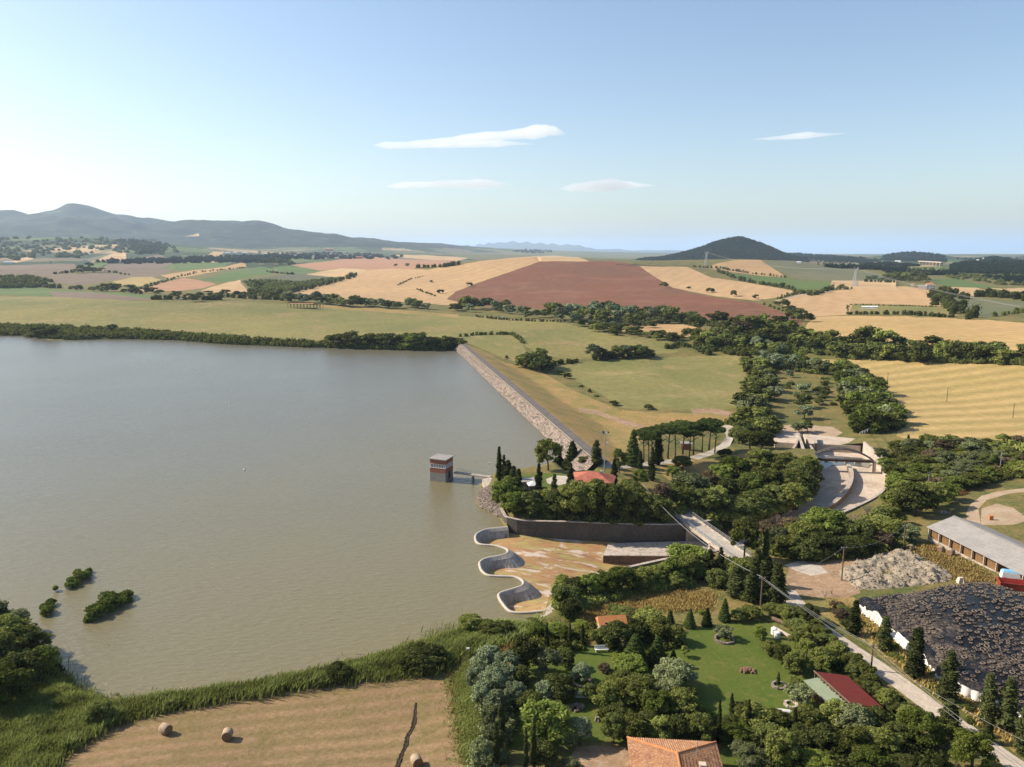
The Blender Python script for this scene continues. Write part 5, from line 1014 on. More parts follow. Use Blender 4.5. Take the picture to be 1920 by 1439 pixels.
# ================================================================= built things
M_conc = mat('pale_concrete', (.54, .46, .38), (.44, .37, .30), .35, 2.5, .25, c3=(.24, .19, .15), bump=.02, bscale=6)
M_concd = mat('dark_concrete', (.115, .10, .085), (.09, .082, .072), .3, 2.2, .3, c3=(.14, .105, .075), bump=.03, bscale=5)  # shade of the far spillway wall is put into this dark tone
M_concg = mat('grey_concrete', (.30, .28, .26), (.24, .22, .20), .5, 3, .25)
M_white = mat('white_paint', (.78, .77, .74), (.70, .69, .66), 1, rough=.6)
M_cream = mat('cream_render', (.62, .52, .40), (.56, .46, .35), .6)
M_dark = mat('dark_opening', (.02, .02, .022), rough=.5)
M_glass = mat('window_glass', (.06, .075, .09), rough=.15, spec=.5)
M_steel = mat('galvanised_steel', (.42, .43, .43), (.34, .35, .36), 2, rough=.5, metal=.3)
M_wood = mat('weathered_wood', (.20, .14, .09), (.15, .10, .065), 3, 10, .3)
M_brick = mat('red_brick', (.34, .135, .085), (.28, .11, .07), .8, 6, .3)
M_roofg = mat('dusty_roof_sheet', (.36, .33, .30), (.30, .28, .26), .4, 2, .15, stripe=(0, .9, .25, (.26, .24, .22)), rough=.7)
M_terra = mat('terracotta', (.47, .245, .125), (.37, .175, .095), .9, 4, .4, c3=(.55, .37, .23))
M_terrao = mat('orange_tile', (.56, .25, .10), (.54, .2, .07), 2, 6, .3)
M_salmon = mat('salmon_tile', (.50, .22, .15), (.44, .17, .12), .9, 5, .25, c3=(.56, .33, .25))
M_redroof = mat('red_sheet', (.165, .030, .022), (.135, .026, .020), 1.5, 12, .25, rough=.8)
M_greenroof = mat('green_sheet', (.24, .275, .185), (.21, .245, .165), 1, 8, .12, rough=.7)
M_stone = mat('riprap_stone', (.32, .25, .20), (.24, .19, .155), .5, 2, .4, c3=(.16, .13, .10), bump=.1, bscale=2)
M_asph = mat('old_asphalt', (.13, .115, .105), (.16, .14, .125), .3, 3, .2)
M_haybl = mat('straw_bale', (.27, .17, .09), (.19, .115, .06), 2, 16, .35, bump=.03, bscale=20)
M_net = mat('bale_wrap', (.46, .35, .24), (.33, .23, .15), 2, 14, .3)
M_haybr = mat('stacked_hay', (.26, .15, .065), (.19, .105, .045), 1.2, 8, .4, bump=.06, bscale=6)
M_tyre = mat('tyre_rubber', (.07, .058, .048), (.14, .11, .085), 1.5, rough=.85)
M_tyred = mat('dusty_tyre_rubber', (.19, .15, .115), (.10, .08, .062), .8, rough=.9)
M_red = mat('red_paint', (.42, .06, .035), (.34, .05, .03), 2, rough=.45, spec=.4)
M_blue = mat('blue_sheet', (.16, .42, .62), (.24, .5, .66), 2, rough=.6)
# stained spillway floor
m, n, b = nodes('stained_spillway_concrete'); tc = N(n, 'ShaderNodeTexCoord').outputs['Object']
mp = N(n, 'ShaderNodeMapping'); mp.inputs['Scale'].default_value = (.55, 1.5, 1); mp.inputs['Rotation'].default_value = (0, 0, R_(12)); n.links.new(tc, mp.inputs[0])
och = mix(n, ramp(n, noise(n, mp.outputs[0], .16, 6, .62, .8).outputs[0], .44, .58), (.35, .19, .075), (.33, .26, .085))
och = mix(n, ramp(n, noise(n, mp.outputs[0], .5, 7, .7, 1.2).outputs[0], .5, .66), och, (.22, .11, .06))
pale = mix(n, ramp(n, noise(n, tc, .8, 6, .7).outputs[0], .35, .65), (.58, .47, .37), (.46, .37, .29))
sx = N(n, 'ShaderNodeSeparateXYZ'); n.links.new(tc, sx.inputs[0])
gx = ramp(n, sx.outputs[0], 24, 44); nzp = noise(n, mp.outputs[0], .22, 8, .68, .5).outputs[0]
ad = N(n, 'ShaderNodeMath', operation='MULTIPLY_ADD'); n.links.new(gx, ad.inputs[0]); ad.inputs[1].default_value = .22; n.links.new(nzp, ad.inputs[2])
fin = mix(n, ramp(n, ad.outputs[0], .55, .60), och, pale); n.links.new(fin, b.inputs['Base Color']); b.inputs['Roughness'].default_value = .75
M_stain = m
def gz(x, y): return float(height(np.array([float(x)]), np.array([float(y)]))[0])
# ---- spillway floor, lined channel
anch = [tuple(p) for p in NW+SW]+[tuple(at(*q)) for q in [(1130,1062,-5.4),(1200,1064,-5.9),(1130,1022,-3.5),(1060,1040,-3.4),(1570,900,-8.2)]]+[(p[0]+1.2, p[1], -1.9) for p in WEIR[::4]]
anch = np.array(anch); Af = np.hypot(anch[:, None, 0]-anch[None, :, 0], anch[:, None, 1]-anch[None, :, 1]); wf = np.linalg.solve(Af+np.eye(len(anch))*-.5, anch[:, 2]-anch[:, 2].mean())
def floor_z(x, y): return anch[:, 2].mean()+np.hypot(np.asarray(x)[..., None]-anch[:, 0], np.asarray(y)[..., None]-anch[:, 1])@wf
lo = CHAN[:, :2].min(0); hi = CHAN[:, :2].max(0); gx_, gy_ = np.meshgrid(np.arange(lo[0], hi[0], 1.5), np.arange(lo[1], hi[1], 1.5)); gg = np.stack([gx_.ravel(), gy_.ravel()], 1)
gg = gg[sdf(CHAN, gg[:, 0], gg[:, 1]) < -.6]
def patch_mesh(name, outline, zf, mats, grid=1.5, mi=None, kind='structure', off=0):
    O = np.asarray(outline)[:, :2]; lo = O.min(0); hi = O.max(0); a_, b_ = np.meshgrid(np.arange(lo[0], hi[0], grid), np.arange(lo[1], hi[1], grid)); q = np.stack([a_.ravel(), b_.ravel()], 1)
    q = q[sdf(O, q[:, 0], q[:, 1]) < -grid*.4]; pt = [Vector(p) for p in O]+[Vector(p) for p in q]; k = len(O)
    v, e_, f, *_ = delaunay_2d_cdt(pt, [(i, (i+1) % k) for i in range(k)], [], 0, 1e-4, False); v = np.array([tuple(p) for p in v]); f = np.array([t for t in f if len(t) == 3]); c = v[f].mean(1); f = f[sdf(O, c[:, 0], c[:, 1]) < 0]
    z = zf(v[:, 0], v[:, 1])+off; a = v[f[:, 1]]-v[f[:, 0]]; b_ = v[f[:, 2]]-v[f[:, 0]]; fl = a[:, 0]*b_[:, 1]-a[:, 1]*b_[:, 0] < 0; f[fl] = f[fl][:, ::-1]
    o = link(name, npmesh(name, np.column_stack([v, z]), f, None, True), mats); return tag(o, kind=kind) if kind else o
M_chan = mat('channel_concrete', (.60, .49, .38), (.48, .39, .30), .12, 1.2, .22, c3=(.42, .32, .22))
xs = at(1330, 1040, -5.5).x
ch_a = [p for p in CHAN if p[0] < xs]; 
patch_mesh('spillway_floor', CHAN, floor_z, [M_stain])
me = bpy.data.objects['spillway_floor'].data; me.materials.append(M_chan)
cx = np.array([p.center[0] for p in me.polygons]); me.polygons.foreach_set('material_index', (cx > xs).astype(np.int32))
# weir
q = MB(); V_ = []; nW = len(WEIR); tw = np.gradient(WEIR[:, :2], axis=0); aw = np.unwrap(np.arctan2(tw[:, 1], tw[:, 0])); kw = np.convolve(np.pad(np.gradient(aw), 2, 'edge'), np.ones(5)/5, 'valid')
for i, p in enumerate(WEIR):
    t = Vector((tw[i][0], tw[i][1], 0)).normalized(); nr = Vector((t.y, -t.x, 0)); g_ = 1+1.8*max(0, min(1, -kw[i]*4))*1.0; g_ = max(g_, .75)
    for a_, b_ in [(.24, -3.5), (.24, -.14), (.12, -.02), (-.14, 0), (-.32, -.14), (-.9*g_**.5, -.7), (-1.25*g_**.8, -1.5), (-1.7*g_, -2.6), (-2.0*g_, -3.9)]: V_.append((p[0]+nr.x*a_, p[1]+nr.y*a_, p[2]+b_))
q.add(V_, [(i*9+j, i*9+(j+1) % 9, (i+1)*9+(j+1) % 9, (i+1)*9+j) for i in range(nW-1) for j in range(9)]+[tuple(range(9))[::-1], tuple(range((nW-1)*9, nW*9))])
m, n, b = nodes('weir_concrete'); tc = N(n, 'ShaderNodeTexCoord').outputs['Object']; sx = N(n, 'ShaderNodeSeparateXYZ'); n.links.new(tc, sx.inputs[0])
mp = N(n, 'ShaderNodeMapping'); mp.inputs['Scale'].default_value = (1, 1, .08); n.links.new(tc, mp.inputs[0])
c_ = mix(n, ramp(n, noise(n, mp.outputs[0], 1.3, 5, .7).outputs[0], .4, .62), (.36, .32, .28), (.24, .21, .18)); c_ = mix(n, ramp(n, sx.outputs[2], .15, .34), c_, (.40, .35, .29))
c_ = mix(n, ramp(n, noise(n, mp.outputs[0], .8, 4, .7).outputs[0], .62, .68), c_, (.09, .08, .07)) ; n.links.new(mix(n, ramp(n, sx.outputs[2], .1, .3), c_, (.43, .37, .30)), b.inputs['Base Color']); b.inputs['Roughness'].default_value = .85
tag(q.build('labyrinth_weir', m, smooth_=False), 'pale zigzag concrete weir with three rounded lobes between lake and spillway', 'weir')
# radiating bands on the bay floors
for k, lst in enumerate([[(905,1006),(990,1010),(995,1022),(940,1018)],[(925,1062),(1010,1066),(1022,1082),(960,1074)],[(960,1124),(1020,1118),(1035,1128),(985,1136)]]):
    pass
# retaining walls
def wall_strip(name, path, tops, thick, m, label, cap=None, base=-1.0, side=1):
    q = MB(); P = [Vector(p[:3]) for p in path]; vs = []
    for i, p in enumerate(P):
        t = P[min(i+1, len(P)-1)]-P[max(i-1, 0)]; t.z = 0; t.normalize(); nr = Vector((t.y, -t.x, 0))*side; b_ = p+nr*thick
        vs += [(p.x, p.y, p.z+base), (p.x, p.y, tops[i]), (b_.x, b_.y, tops[i]), (b_.x, b_.y, p.z+base)]
    fs = []
    for i in range(len(P)-1):
        for j in range(4): fs.append((i*4+j, i*4+(j+1) % 4, i*4+4+(j+1) % 4, i*4+4+j))
    fs += [(0, 1, 2, 3), tuple(len(P)*4-4+j for j in (3, 2, 1, 0))]; q.add(vs, fs)
    e_ = empty(name, tuple(P[0]), 0, label, 'wall')
    for i, v in enumerate(q.v): q.v[i] = (v[0]-P[0].x, v[1]-P[0].y, v[2]-P[0].z)
    q.build('wall_face', m, e_)
    c = MB(); cv = []
    for i in range(len(P)):
        a = Vector(q.v[i*4+1]); b_ = Vector(q.v[i*4+2]); d = (b_-a).normalized()*.08; up = Vector((0, 0, .14)); cv += [tuple(a-d+Vector((0, 0, .003))), tuple(a-d+up), tuple(b_+d+up), tuple(b_+d+Vector((0, 0, .003)))]
    c.add(cv, fs); c.build('coping', cap or M_conc, e_); return e_
def outer(P, d, side=-1):
    P = np.asarray(P)[:, :2]; Tn = np.gradient(P, axis=0); Tn /= np.linalg.norm(Tn, axis=1)[:, None]; return P+np.stack([Tn[:, 1], -Tn[:, 0]], 1)*d*side
seg = [tuple(at(937, 966, 0)), tuple(at(941, 978, -.5)), tuple(at(946, 990, -1))]+[tuple(p) for p in NWs[:len(NWs)]]
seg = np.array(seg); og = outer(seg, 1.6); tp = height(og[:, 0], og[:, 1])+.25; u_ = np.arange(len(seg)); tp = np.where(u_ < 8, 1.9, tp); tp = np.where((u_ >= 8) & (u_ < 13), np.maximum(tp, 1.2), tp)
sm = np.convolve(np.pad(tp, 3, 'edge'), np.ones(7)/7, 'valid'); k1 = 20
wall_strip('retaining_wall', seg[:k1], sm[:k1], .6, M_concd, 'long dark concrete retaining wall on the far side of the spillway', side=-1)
wall_strip('retaining_wall', seg[k1-1:], np.minimum(sm[k1-1:], -3.0 if False else 9), .6, M_conc, 'concrete channel wall below the large wood at the bend', side=-1)
sw = np.array([tuple(p) for p in SWs]); og = outer(sw, 1.6); tp = height(og[:, 0], og[:, 1])+.2; tp = np.convolve(np.pad(tp, 3, 'edge'), np.ones(7)/7, 'valid')
wall_strip('retaining_wall', sw, tp, .6, M_conc, 'pale concrete wall along the outer edge of the channel', side=-1)
# raised slab block in the spillway
P = [at(*q_) for q_ in [(1131,1042,-3.3),(1290,1043,-3.3),(1345,1028,-3.3),(1345,1014,-3.3),(1200,1018,-3.35),(1140,1020,-3.3)]]
e_ = empty('spillway_block', P[0], 0, 'raised concrete slab block with a dark front in the spillway floor', 'block')
q = MB(); q.prism([(p.x-P[0].x, p.y-P[0].y) for p in P], -6, -.12); q.build('block_face', mat('brown_block', (.16, .10, .07), (.10, .07, .055), .4, 2, .3), e_)  # faces darker and browner than the pale top
q = MB(); q.prism([(p.x-P[0].x, p.y-P[0].y) for p in P], -.117, 0.05); q.build('block_top', M_conc, e_)
# road bridge
A = at(1262, 955, .75); B = at(1392, 1048, .75); dv = B-A; L = dv.length; rz = math.atan2(dv.y, dv.x)
e_ = empty('road_bridge', A, rz, 'narrow pale concrete road bridge with railings over the spillway channel', 'bridge')
q = MB(); q.box((L/2, 0, -.3), (L, 4.3, .6)); q.box((L/2, 2.15, .15), (L, .3, .3)); q.box((L/2, -2.15, .15), (L, .3, .3)); q.build('deck', M_conc, e_)
q = MB(); q.box((L/2, 0, .02), (L+1, 3.2, .03)); q.build('road_surface', mat('bridge_surface', (.50, .44, .37), (.40, .35, .29), .5, 3, .2), e_)
for k in (.33, .66):
    q = MB(); q.box((L*k, 0, -3.9), (.7, 3.4, 6.6)); q.build('pier', M_conc, e_)
for s in (-1, 1):
    q = MB()
    for z in (.75, 1.15): q.bar((0, s*2.15, z), (L, s*2.15, z), .07, .07)
    for k in range(int(L/1.6)+1): q.bar((k*1.6, s*2.15, .3), (k*1.6, s*2.15, 1.2), .07, .07)
    q.build('railing', M_steel, e_)
# arch bridge over the channel
A = at(1515, 858, -4.0); B = at(1636, 866, -4.6); A.z = B.z = -4.2; dv = B-A; L = dv.length; rz = math.atan2(dv.y, dv.x)
e_ = empty('arch_bridge', A, rz, 'slender tied arch footbridge crossing the concrete channel', 'bridge')
q = MB(); q.box((L/2, 0, -.3), (L, 1.6, .75)); q.build('deck', mat('dark_steel', (.07, .05, .04), (.1, .07, .05), 1), e_)
for s in (-1, 1):
    q = MB(); pt = [(L*t, s*.75, .2+3.6*(4*t*(1-t))) for t in [k/24 for k in range(25)]]
    for a, b_ in zip(pt[:-1], pt[1:]): q.bar(a, b_, .34, .5)
    q.build('arch_rib', mat('arch_concrete', (.24, .21, .18), (.17, .15, .13), .8, 4, .2), e_)
q = MB(); 
for k in (3, 6, 9): t = k/12; z = .2+3.6*4*t*(1-t); q.bar((L*t, -.7, z), (L*t, .7, z), .15, .15)
q.build('cross_ties', M_concg, e_)
for s in (0, 1):
    q = MB(); q.box((L*s+(-.6 if s == 0 else .6), 0, -2.2), (.7, 2.0, 4.2)); q.build('abutment', M_conc, e_)
# stilling basin: slabs, walls, blocks
def slab(name, px, zt, th, m, label, cat='slab'):
    P = [at(x, y, zt) for x, y in px]; q = MB(); q.prism([(p.x-P[0].x, p.y-P[0].y) for p in P], -th, 0); return tag(q.build(name, m, loc=P[0]), label, cat)
slab('concrete_apron', [(1516,832),(1614,837),(1621,824),(1506,814)], -5.9, 3.2, M_chan, 'pale wide concrete apron behind the arch bridge')
slab('concrete_apron', [(1453,829),(1494,832),(1500,812),(1446,803)], -5.9, 3.2, M_chan, 'smaller pale concrete apron left of the wedge wall')
def fin(name, px, ztop, zbase, th, m, label):
    P = smooth([tuple(at(x, y, z)) for (x, y), z in zip(px, ztop)], 4); seg = P.copy(); seg[:, 2] = zbase
    return wall_strip(name, seg, P[:, 2], th, m, label, base=0)
fin('wing_wall', [(1498,813),(1505,832),(1514,858),(1524,880),(1530,895)], [-3.8,-3.6,-3.4,-3.6,-4.5], -9, .7, M_conc, 'pale wedge shaped wall splitting the two aprons')
fin('wing_wall', [(1452,856),(1474,849),(1488,838),(1498,815)], [-3.4,-3.3,-3.4,-4], -9.5, .6, M_conc, 'curved wall in front of the smaller apron')
0 and fin('wing_wall', [(1614,822),(1622,836),(1630,852),(1634,868),(1632,884)], [-3.4,-3.0,-3.2,-3.8,-5.5], -9, .8, M_conc, 'tall curved wing wall at the right end of the arch bridge')
fin('divider_wall', [(1594,872),(1600,886),(1598,905),(1586,925),(1566,944),(1545,955)], [-7.2,-6.3,-6.0,-6.0,-6.2,-6.6], -9, 1.1, mat('stained_divider', (.27, .19, .14), (.20, .14, .10), .5, 3, .25), 'curved brownish divider wall in the middle of the channel')
fin('apron_post', [(1531,818),(1532,832)], [-4.4,-4.2], -8, .8, M_concd, 'short dark pier at the edge of the wide apron')
for k, (x, y) in enumerate([(1549,865),(1567,866),(1586,868),(1605,869)]):
    p = at(x, y, -8.4); q = MB(); q.box((0, 0, .3), (1.1, .8, .9), taper=.85); tag(q.build('baffle_block', M_conc, loc=p), 'small pale baffle block in the row below the arch bridge', 'block', 'row of baffle blocks')
A = at(1612, 816, -4.3); B = at(1636, 806, -4.0); q = MB()
for k in range(6): t = k/5; p = A.lerp(B, t)-A; q.bar((p.x, p.y, 0), (p.x, p.y, 1.1), .1, .1)
q.bar((0, 0, 1.1), tuple((B-A)+Vector((0, 0, 1.1))), .08, .08); q.bar((0, 0, .6), tuple((B-A)+Vector((0, 0, .6))), .08, .08)
tag(q.build('railing', M_white, loc=A), 'short white railing above the right wing wall', 'railing')
PW = [tuple(at(x, y, -8.5)) for x, y in [(1524,858),(1560,856),(1618,860),(1634,872),(1628,878),(1590,873),(1560,874),(1548,880),(1532,876)]]
mw, n, b = nodes('shallow_pool'); b.inputs['Base Color'].default_value = (.12, .115, .09, 1); b.inputs['Roughness'].default_value = .12; tag(flat('pool_water', PW, -8.28, mw), kind='structure')
# ---- the dam
e_ = empty('embankment_dam', DA, 0, 'long embankment dam with stony water side and dark crest road', 'dam')
crest = [Vector((DA.x+DU[0]*s, DA.y+DU[1]*s, 3.3)) for s in np.linspace(0, DL, 80)]
def dstrip(name, v0, z0, v1, z1, nv, m, rough_=0):
    V_ = []; 
    for i, c in enumerate(crest):
        for j in range(nv+1):
            t = j/nv; v = v0+(v1-v0)*t; z = z0+(z1-z0)*t+rough_*(random.random()-.5); V_.append((c.x+DN[0]*v-DA.x, c.y+DN[1]*v-DA.y, z-DA.z))
    f = [(i*(nv+1)+j, i*(nv+1)+j+1, (i+1)*(nv+1)+j+1, (i+1)*(nv+1)+j) for i in range(79) for j in range(nv)]; q = MB(); q.add(V_, f); return q.build(name, m, e_)
dstrip('riprap_face', -6.4, -.7, -2.0, 3.38, 10, M_stone, .12)
dstrip('kerb_wall', -2.0, 3.72, -1.6, 3.72, 1, M_conc); dstrip('crest_road', -1.6, 3.45, 2.1, 3.45, 1, M_asph)
iv, if_ = ico(1)
def rocks(name, P, r0, r1, m, label=None):
    rg = np.random.default_rng(len(P)); k = len(P); r = r0+(r1-r0)*rg.random(k)**2; s = r[:, None, None]*(.7+.6*rg.random((k, 1, 3)))*(1+rg.normal(size=(k, len(iv), 1))*.12)
    cen = P.mean(0); v = ((P-cen)[:, None]+iv[None]*s).reshape(-1, 3); f = (if_[None]+(np.arange(k)*len(iv))[:, None, None]).reshape(-1, 3)
    return tag(link(name, npmesh(name, v, f, None, False), [m], None, tuple(cen)), kind='stuff')
k = 3600; s_ = rng.random(k)*DL; v_ = -6.0+rng.random(k)*3.9; P = np.stack([DA.x+DU[0]*s_+DN[0]*v_, DA.y+DU[1]*s_+DN[1]*v_, 3.38+(v_+2)*.92], 1); rocks('riprap_rocks', P, .10, .30, M_stone)
pp = [(900,916),(893,935),(900,952),(922,962),(938,972),(948,962),(946,940),(934,920),(915,912)]
lo = np.min(pp, 0); hi = np.max(pp, 0); qq = lo+rng.random((3600, 2))*(hi-lo); qq = qq[sdf(np.array(pp, float), qq[:, 0], qq[:, 1]) < 0]; W = hits(qq); W[:, 2] = np.maximum(W[:, 2], -.1)+.05; rocks('riprap_rocks', W, .12, .36, M_stone)
# lakeside garden wall and weir end block
fin('garden_wall', [(1036,1148),(1021,1157),(986,1166),(983,1178),(982,1192)], [1.5,1.5,1.5,1.5,1.5], -.6, .45, M_concg, 'low grey angled wall at the lake edge below the weir')
slab('weir_end_block', [(1024,1141),(1040,1126),(1042,1146),(1022,1158)], 1.3, 4, M_conc, 'sloping pale concrete block closing the near end of the weir', 'block')
# ---- intake tower and walkway
A = at(835.5, 905, 0); B = at(806.5, 901.5, 0); C2 = at(859, 898, 0); rz = math.atan2((C2-A).y, (C2-A).x)-math.pi/4; rz = math.atan2((A-B).y, (A-B).x)
s = 5.0; e_ = empty('intake_tower', A, rz, 'square brick intake tower with window band and flat roof standing in the lake', 'tower')
q = MB(); q.box((-s/2, s/2, .3), (s, s, 4.6)); q.build('concrete_base', M_concg, e_)
q = MB(); q.box((-s/2, s/2, 3.3), (s+.02, s+.02, 1.4)); q.build('lower_brick_band', M_brick, e_)
q = MB(); q.box((-s/2, s/2, 4.6), (s-.3, s-.3, 1.2)); q.build('window_glass', M_glass, e_)
q = MB(); q.box((-s/2, s/2, 5.85), (s+.02, s+.02, 1.3)); q.build('upper_brick_band', M_brick, e_)
q = MB()
for k in range(10):
    x = -s+.15+k*(s-.3)/9; q.box((x, .05, 4.6), (.14, .14, 1.2)); q.box((x, s-.05, 4.6), (.14, .14, 1.2)); q.box((-.05, s+x if False else -x, 4.6), (.14, .14, 1.2)); q.box((-s+.05, -x, 4.6), (.14, .14, 1.2))
q.build('window_mullions', M_white, e_)
q = MB(); q.box((-s/2, s/2, 4.06), (s+.14, s+.14, .12)); q.box((-s/2, s/2, 5.17), (s+.1, s+.1, .1)); q.build('window_sill', M_white, e_)
q = MB(); q.box((-s/2, s/2, 6.62), (s+.6, s+.6, .24)); q.build('roof', M_roofg, e_)
q = MB(); q.box((.03, s*.5, 1.6), (.08, 1.2, 2.2)); q.build('door', M_dark, e_)
A = at(858, 886, 2.2); B = at(914, 892, 2.4); dv = B-A; L = dv.length; e_ = empty('footbridge', A, math.atan2(dv.y, dv.x), 'thin railed footbridge joining the intake tower to the shore', 'footbridge')
q = MB(); q.box((L/2, 0, -.15), (L+2, 1.5, .3)); q.build('deck', M_conc, e_)
for s_ in (-1, 1):
    q = MB(); q.bar((0, s_*.7, 1), (L, s_*.7, 1), .05, .05); q.bar((0, s_*.7, .5), (L, s_*.7, .5), .04, .04)
    for k in range(int(L/1.2)+1): q.bar((k*1.2, s_*.7, 0), (k*1.2, s_*.7, 1), .04, .04)
    q.build('railing', M_steel, e_)
q = MB(); q.box((L*.52, 0, -2), (.4, 1.0, 3.6)); q.build('pier', M_concg, e_)
P = [at(904, 899, 2.1), at(906, 911, 1.6), at(926, 920, 1.6), at(934, 909, 2.1), at(920, 895, 2.3)]
q = MB(); q.prism([(p.x-P[0].x, p.y-P[0].y) for p in P], -4, [0, -.1, -.1, 0, .1]); tag(q.build('bridge_abutment', M_conc, loc=P[0]), 'sloping pale concrete abutment at the shore end of the footbridge', 'abutment')
p = at(917, 880, 2.5); q = MB(); q.tube([(0, 0, -.4), (0, 0, 1.6)], .05, 6); q.box((.1, 0, 1.7), (.6, .25, .4)); tag(q.build('signal_lamp', M_white, loc=p), 'small white box on a thin post beside the footbridge', 'lamp')
for x, y, lb in [(430, 812 if False else 755, 'white float on the open lake, the far one'), (458, 881, 'white float on the open lake, the near one')]:
    p = at(x, y, .05); q = MB(); q.tube([(0, 0, -.1), (0, 0, .1), (0, 0, .3)], [.3, .36, .12], 10); tag(q.build('float_buoy', M_white, loc=p), lb, 'buoy')
# ---- houses
def house(px, py, w_, d_, h_, rz, wm, rm, label, roof='gable', rh=1.2, z=None, wins=True, cat='house', name='house', group=None, chim=False):
    p = hit(px, py) if z is None else at(px, py, z); e_ = empty(name, p, R_(rz), label, cat, group)
    q = MB(); q.box((0, 0, h_/2-.4), (w_, d_, h_+.8)); wl = q.build('wall', wm, e_); o = .35; W2, D2 = w_/2+o, d_/2+o; q = MB(); z0 = h_
    if roof == 'gable': q.add([(-W2, -D2, z0), (W2, -D2, z0), (W2, D2, z0), (-W2, D2, z0), (-W2, 0, z0+rh), (W2, 0, z0+rh)], [(0, 1, 5, 4), (2, 3, 4, 5), (0, 4, 3), (1, 2, 5), (3, 2, 1, 0)])
    elif roof == 'hip': r = max(w_-d_, .5)/2; q.add([(-W2, -D2, z0), (W2, -D2, z0), (W2, D2, z0), (-W2, D2, z0), (-r, 0, z0+rh), (r, 0, z0+rh)], [(0, 1, 5, 4), (2, 3, 4, 5), (0, 4, 3), (1, 2, 5), (3, 2, 1, 0)])
    else: q.box((0, 0, z0+.15), (w_+2*o, d_+2*o, .3))
    ro = q.build('roof', rm, e_)
    if chim: q = MB(); q.box((w_*.2, 0, z0+rh*.8), (.6, .6, 1.4)); q.build('chimney', M_cream, ro)
    if wins:
        nwn = max(2, int(w_/3)); 
        for fl in range(max(1, int(h_/3))):
            for k in range(nwn):
                q = MB(); q.box((-w_/2+(k+.5)*w_/nwn, -d_/2-.01, 1.7+fl*2.9), (w_*.09+.4, .08, 1.1)); q.build('window', M_glass, e_)
    return e_
house(1111, 917, 11, 8.5, 2.9, -14, M_cream, mat('faded_red_tile', (.46, .16, .10), (.38, .11, .08), .5, 5, .3, c3=(.50, .24, .16)), 'red tiled hip roofed keeper house behind the trees', 'hip', 1.9, chim=True)
house(985, 917, 4.5, 3.5, 2.3, 5, M_concg, M_roofg, 'small grey flat roofed shed on the keeper lawn', 'flat', wins=False, cat='shed', name='shed')
p = hit(1000, 923); e_ = empty('canopy', p, .2, 'bright white square canopy beside the grey shed', 'canopy')
q = MB(); q.add([(-1.6, -1.6, 2.2), (1.6, -1.6, 2.2), (1.6, 1.6, 2.2), (-1.6, 1.6, 2.2), (0, 0, 3.0)], [(0, 1, 4), (1, 2, 4), (2, 3, 4), (3, 0, 4)]); q.build('cloth', M_white, e_)
for a in (-1, 1):
    for b_ in (-1, 1): q = MB(); q.tube([(a*1.5, b_*1.5, 0), (a*1.5, b_*1.5, 2.2)], .05, 6); q.build('leg', M_steel, e_)
house(1286, 843, 3.4, 2.6, 2.2, -10, M_brick, M_roofg, 'little brick hut glimpsed between the stone pine trunks', 'flat', wins=False, cat='hut', name='hut')
house(1146, 1184, 4.2, 2.4, 1.8, 8, M_cream, M_terrao, 'small garden hut with a bright orange tiled roof', 'gable', 1.1, cat='hut', name='garden_hut')
# tiled house at the bottom
EZ = 6.2; Lc0 = at(1176, 1384, EZ); Rc0 = at(1342, 1393, EZ); dv = Rc0-Lc0; W_h = dv.length; rz = math.atan2(dv.y, dv.x); Ln = 15.0; rise = 2.0; gzh = 3.1
e_ = empty('tiled_house', (Lc0.x, Lc0.y, gzh), rz, 'large house with a ridged terracotta hip roof at the bottom edge', 'house'); ez = EZ-gzh
q = MB(); q.box((W_h/2, -Ln/2, ez/2-.3), (W_h-1.2, Ln-1.2, ez+.4)); q.build('wall', M_cream, e_)
h2 = W_h/2
def tiled(name, o, ue, ve, ulen, vmax, parent, sp=.27, r=.085):
    "rows of round tiles: o corner, ue along the eave, ve up the slope"
    q = MB(); o = Vector(o); ue = Vector(ue); ve = Vector(ve); nn = ue.cross(ve); nn = nn if nn.z > 0 else -nn; k = 0; u = sp/2
    while u < ulen:
        vm_ = vmax(u)
        if vm_ > .2:
            a = o+ue*u; b_ = a+ve*vm_; pr = [(-r*1.55, 0), (-r, r*.7), (0, r), (r, r*.7), (r*1.55, 0)]
            n_ = max(2, int(vm_/.42)); prev = None; vs = []; 
            for j in range(n_):
                s0 = a.lerp(b_, j/n_); s1 = a.lerp(b_, (j+1)/n_); 
                for pt, lift in ((s0, .05), (s1, 0)): vs += [tuple(pt+ue*x*(1.1 if lift else .95)+nn*(y+lift)) for x, y in pr]
            fs = [(j*10+i, j*10+i+1, j*10+6+i, j*10+5+i) for j in range(n_) for i in range(4)]+[(j*10+0, j*10+1, j*10+2, j*10+3, j*10+4) for j in range(n_)]
            q.add(vs, fs)
        u += sp
    return q.build(name, M_terra, parent)
sl_ = math.hypot(h2, rise); 
rb = MB(); rb.add([(0, 0, ez), (W_h, 0, ez), (W_h, -Ln, ez), (0, -Ln, ez), (h2, -h2, ez+rise), (h2, -Ln+h2, ez+rise)], [(1, 0, 4), (0, 3, 5, 4), (3, 2, 5), (2, 1, 4, 5), (0, 1, 2, 3)]); rf = rb.build('roof', M_terra, e_)
ve = Vector((0, -h2, rise)).normalized(); tiled('roof_tiles', (0, 0, ez+.02), (1, 0, 0), ve, W_h, lambda u: sl_*min(u, W_h-u)/h2, rf)
ve = Vector((h2, 0, rise)).normalized(); tiled('roof_tiles', (0, 0, ez+.02), (0, -1, 0), ve, Ln, lambda u: sl_*min(1, u/h2, (Ln-u)/h2), rf)
ve = Vector((-h2, 0, rise)).normalized(); tiled('roof_tiles', (W_h, 0, ez+.02), (0, -1, 0), ve, Ln, lambda u: sl_*min(1, u/h2, (Ln-u)/h2), rf)
q = MB()
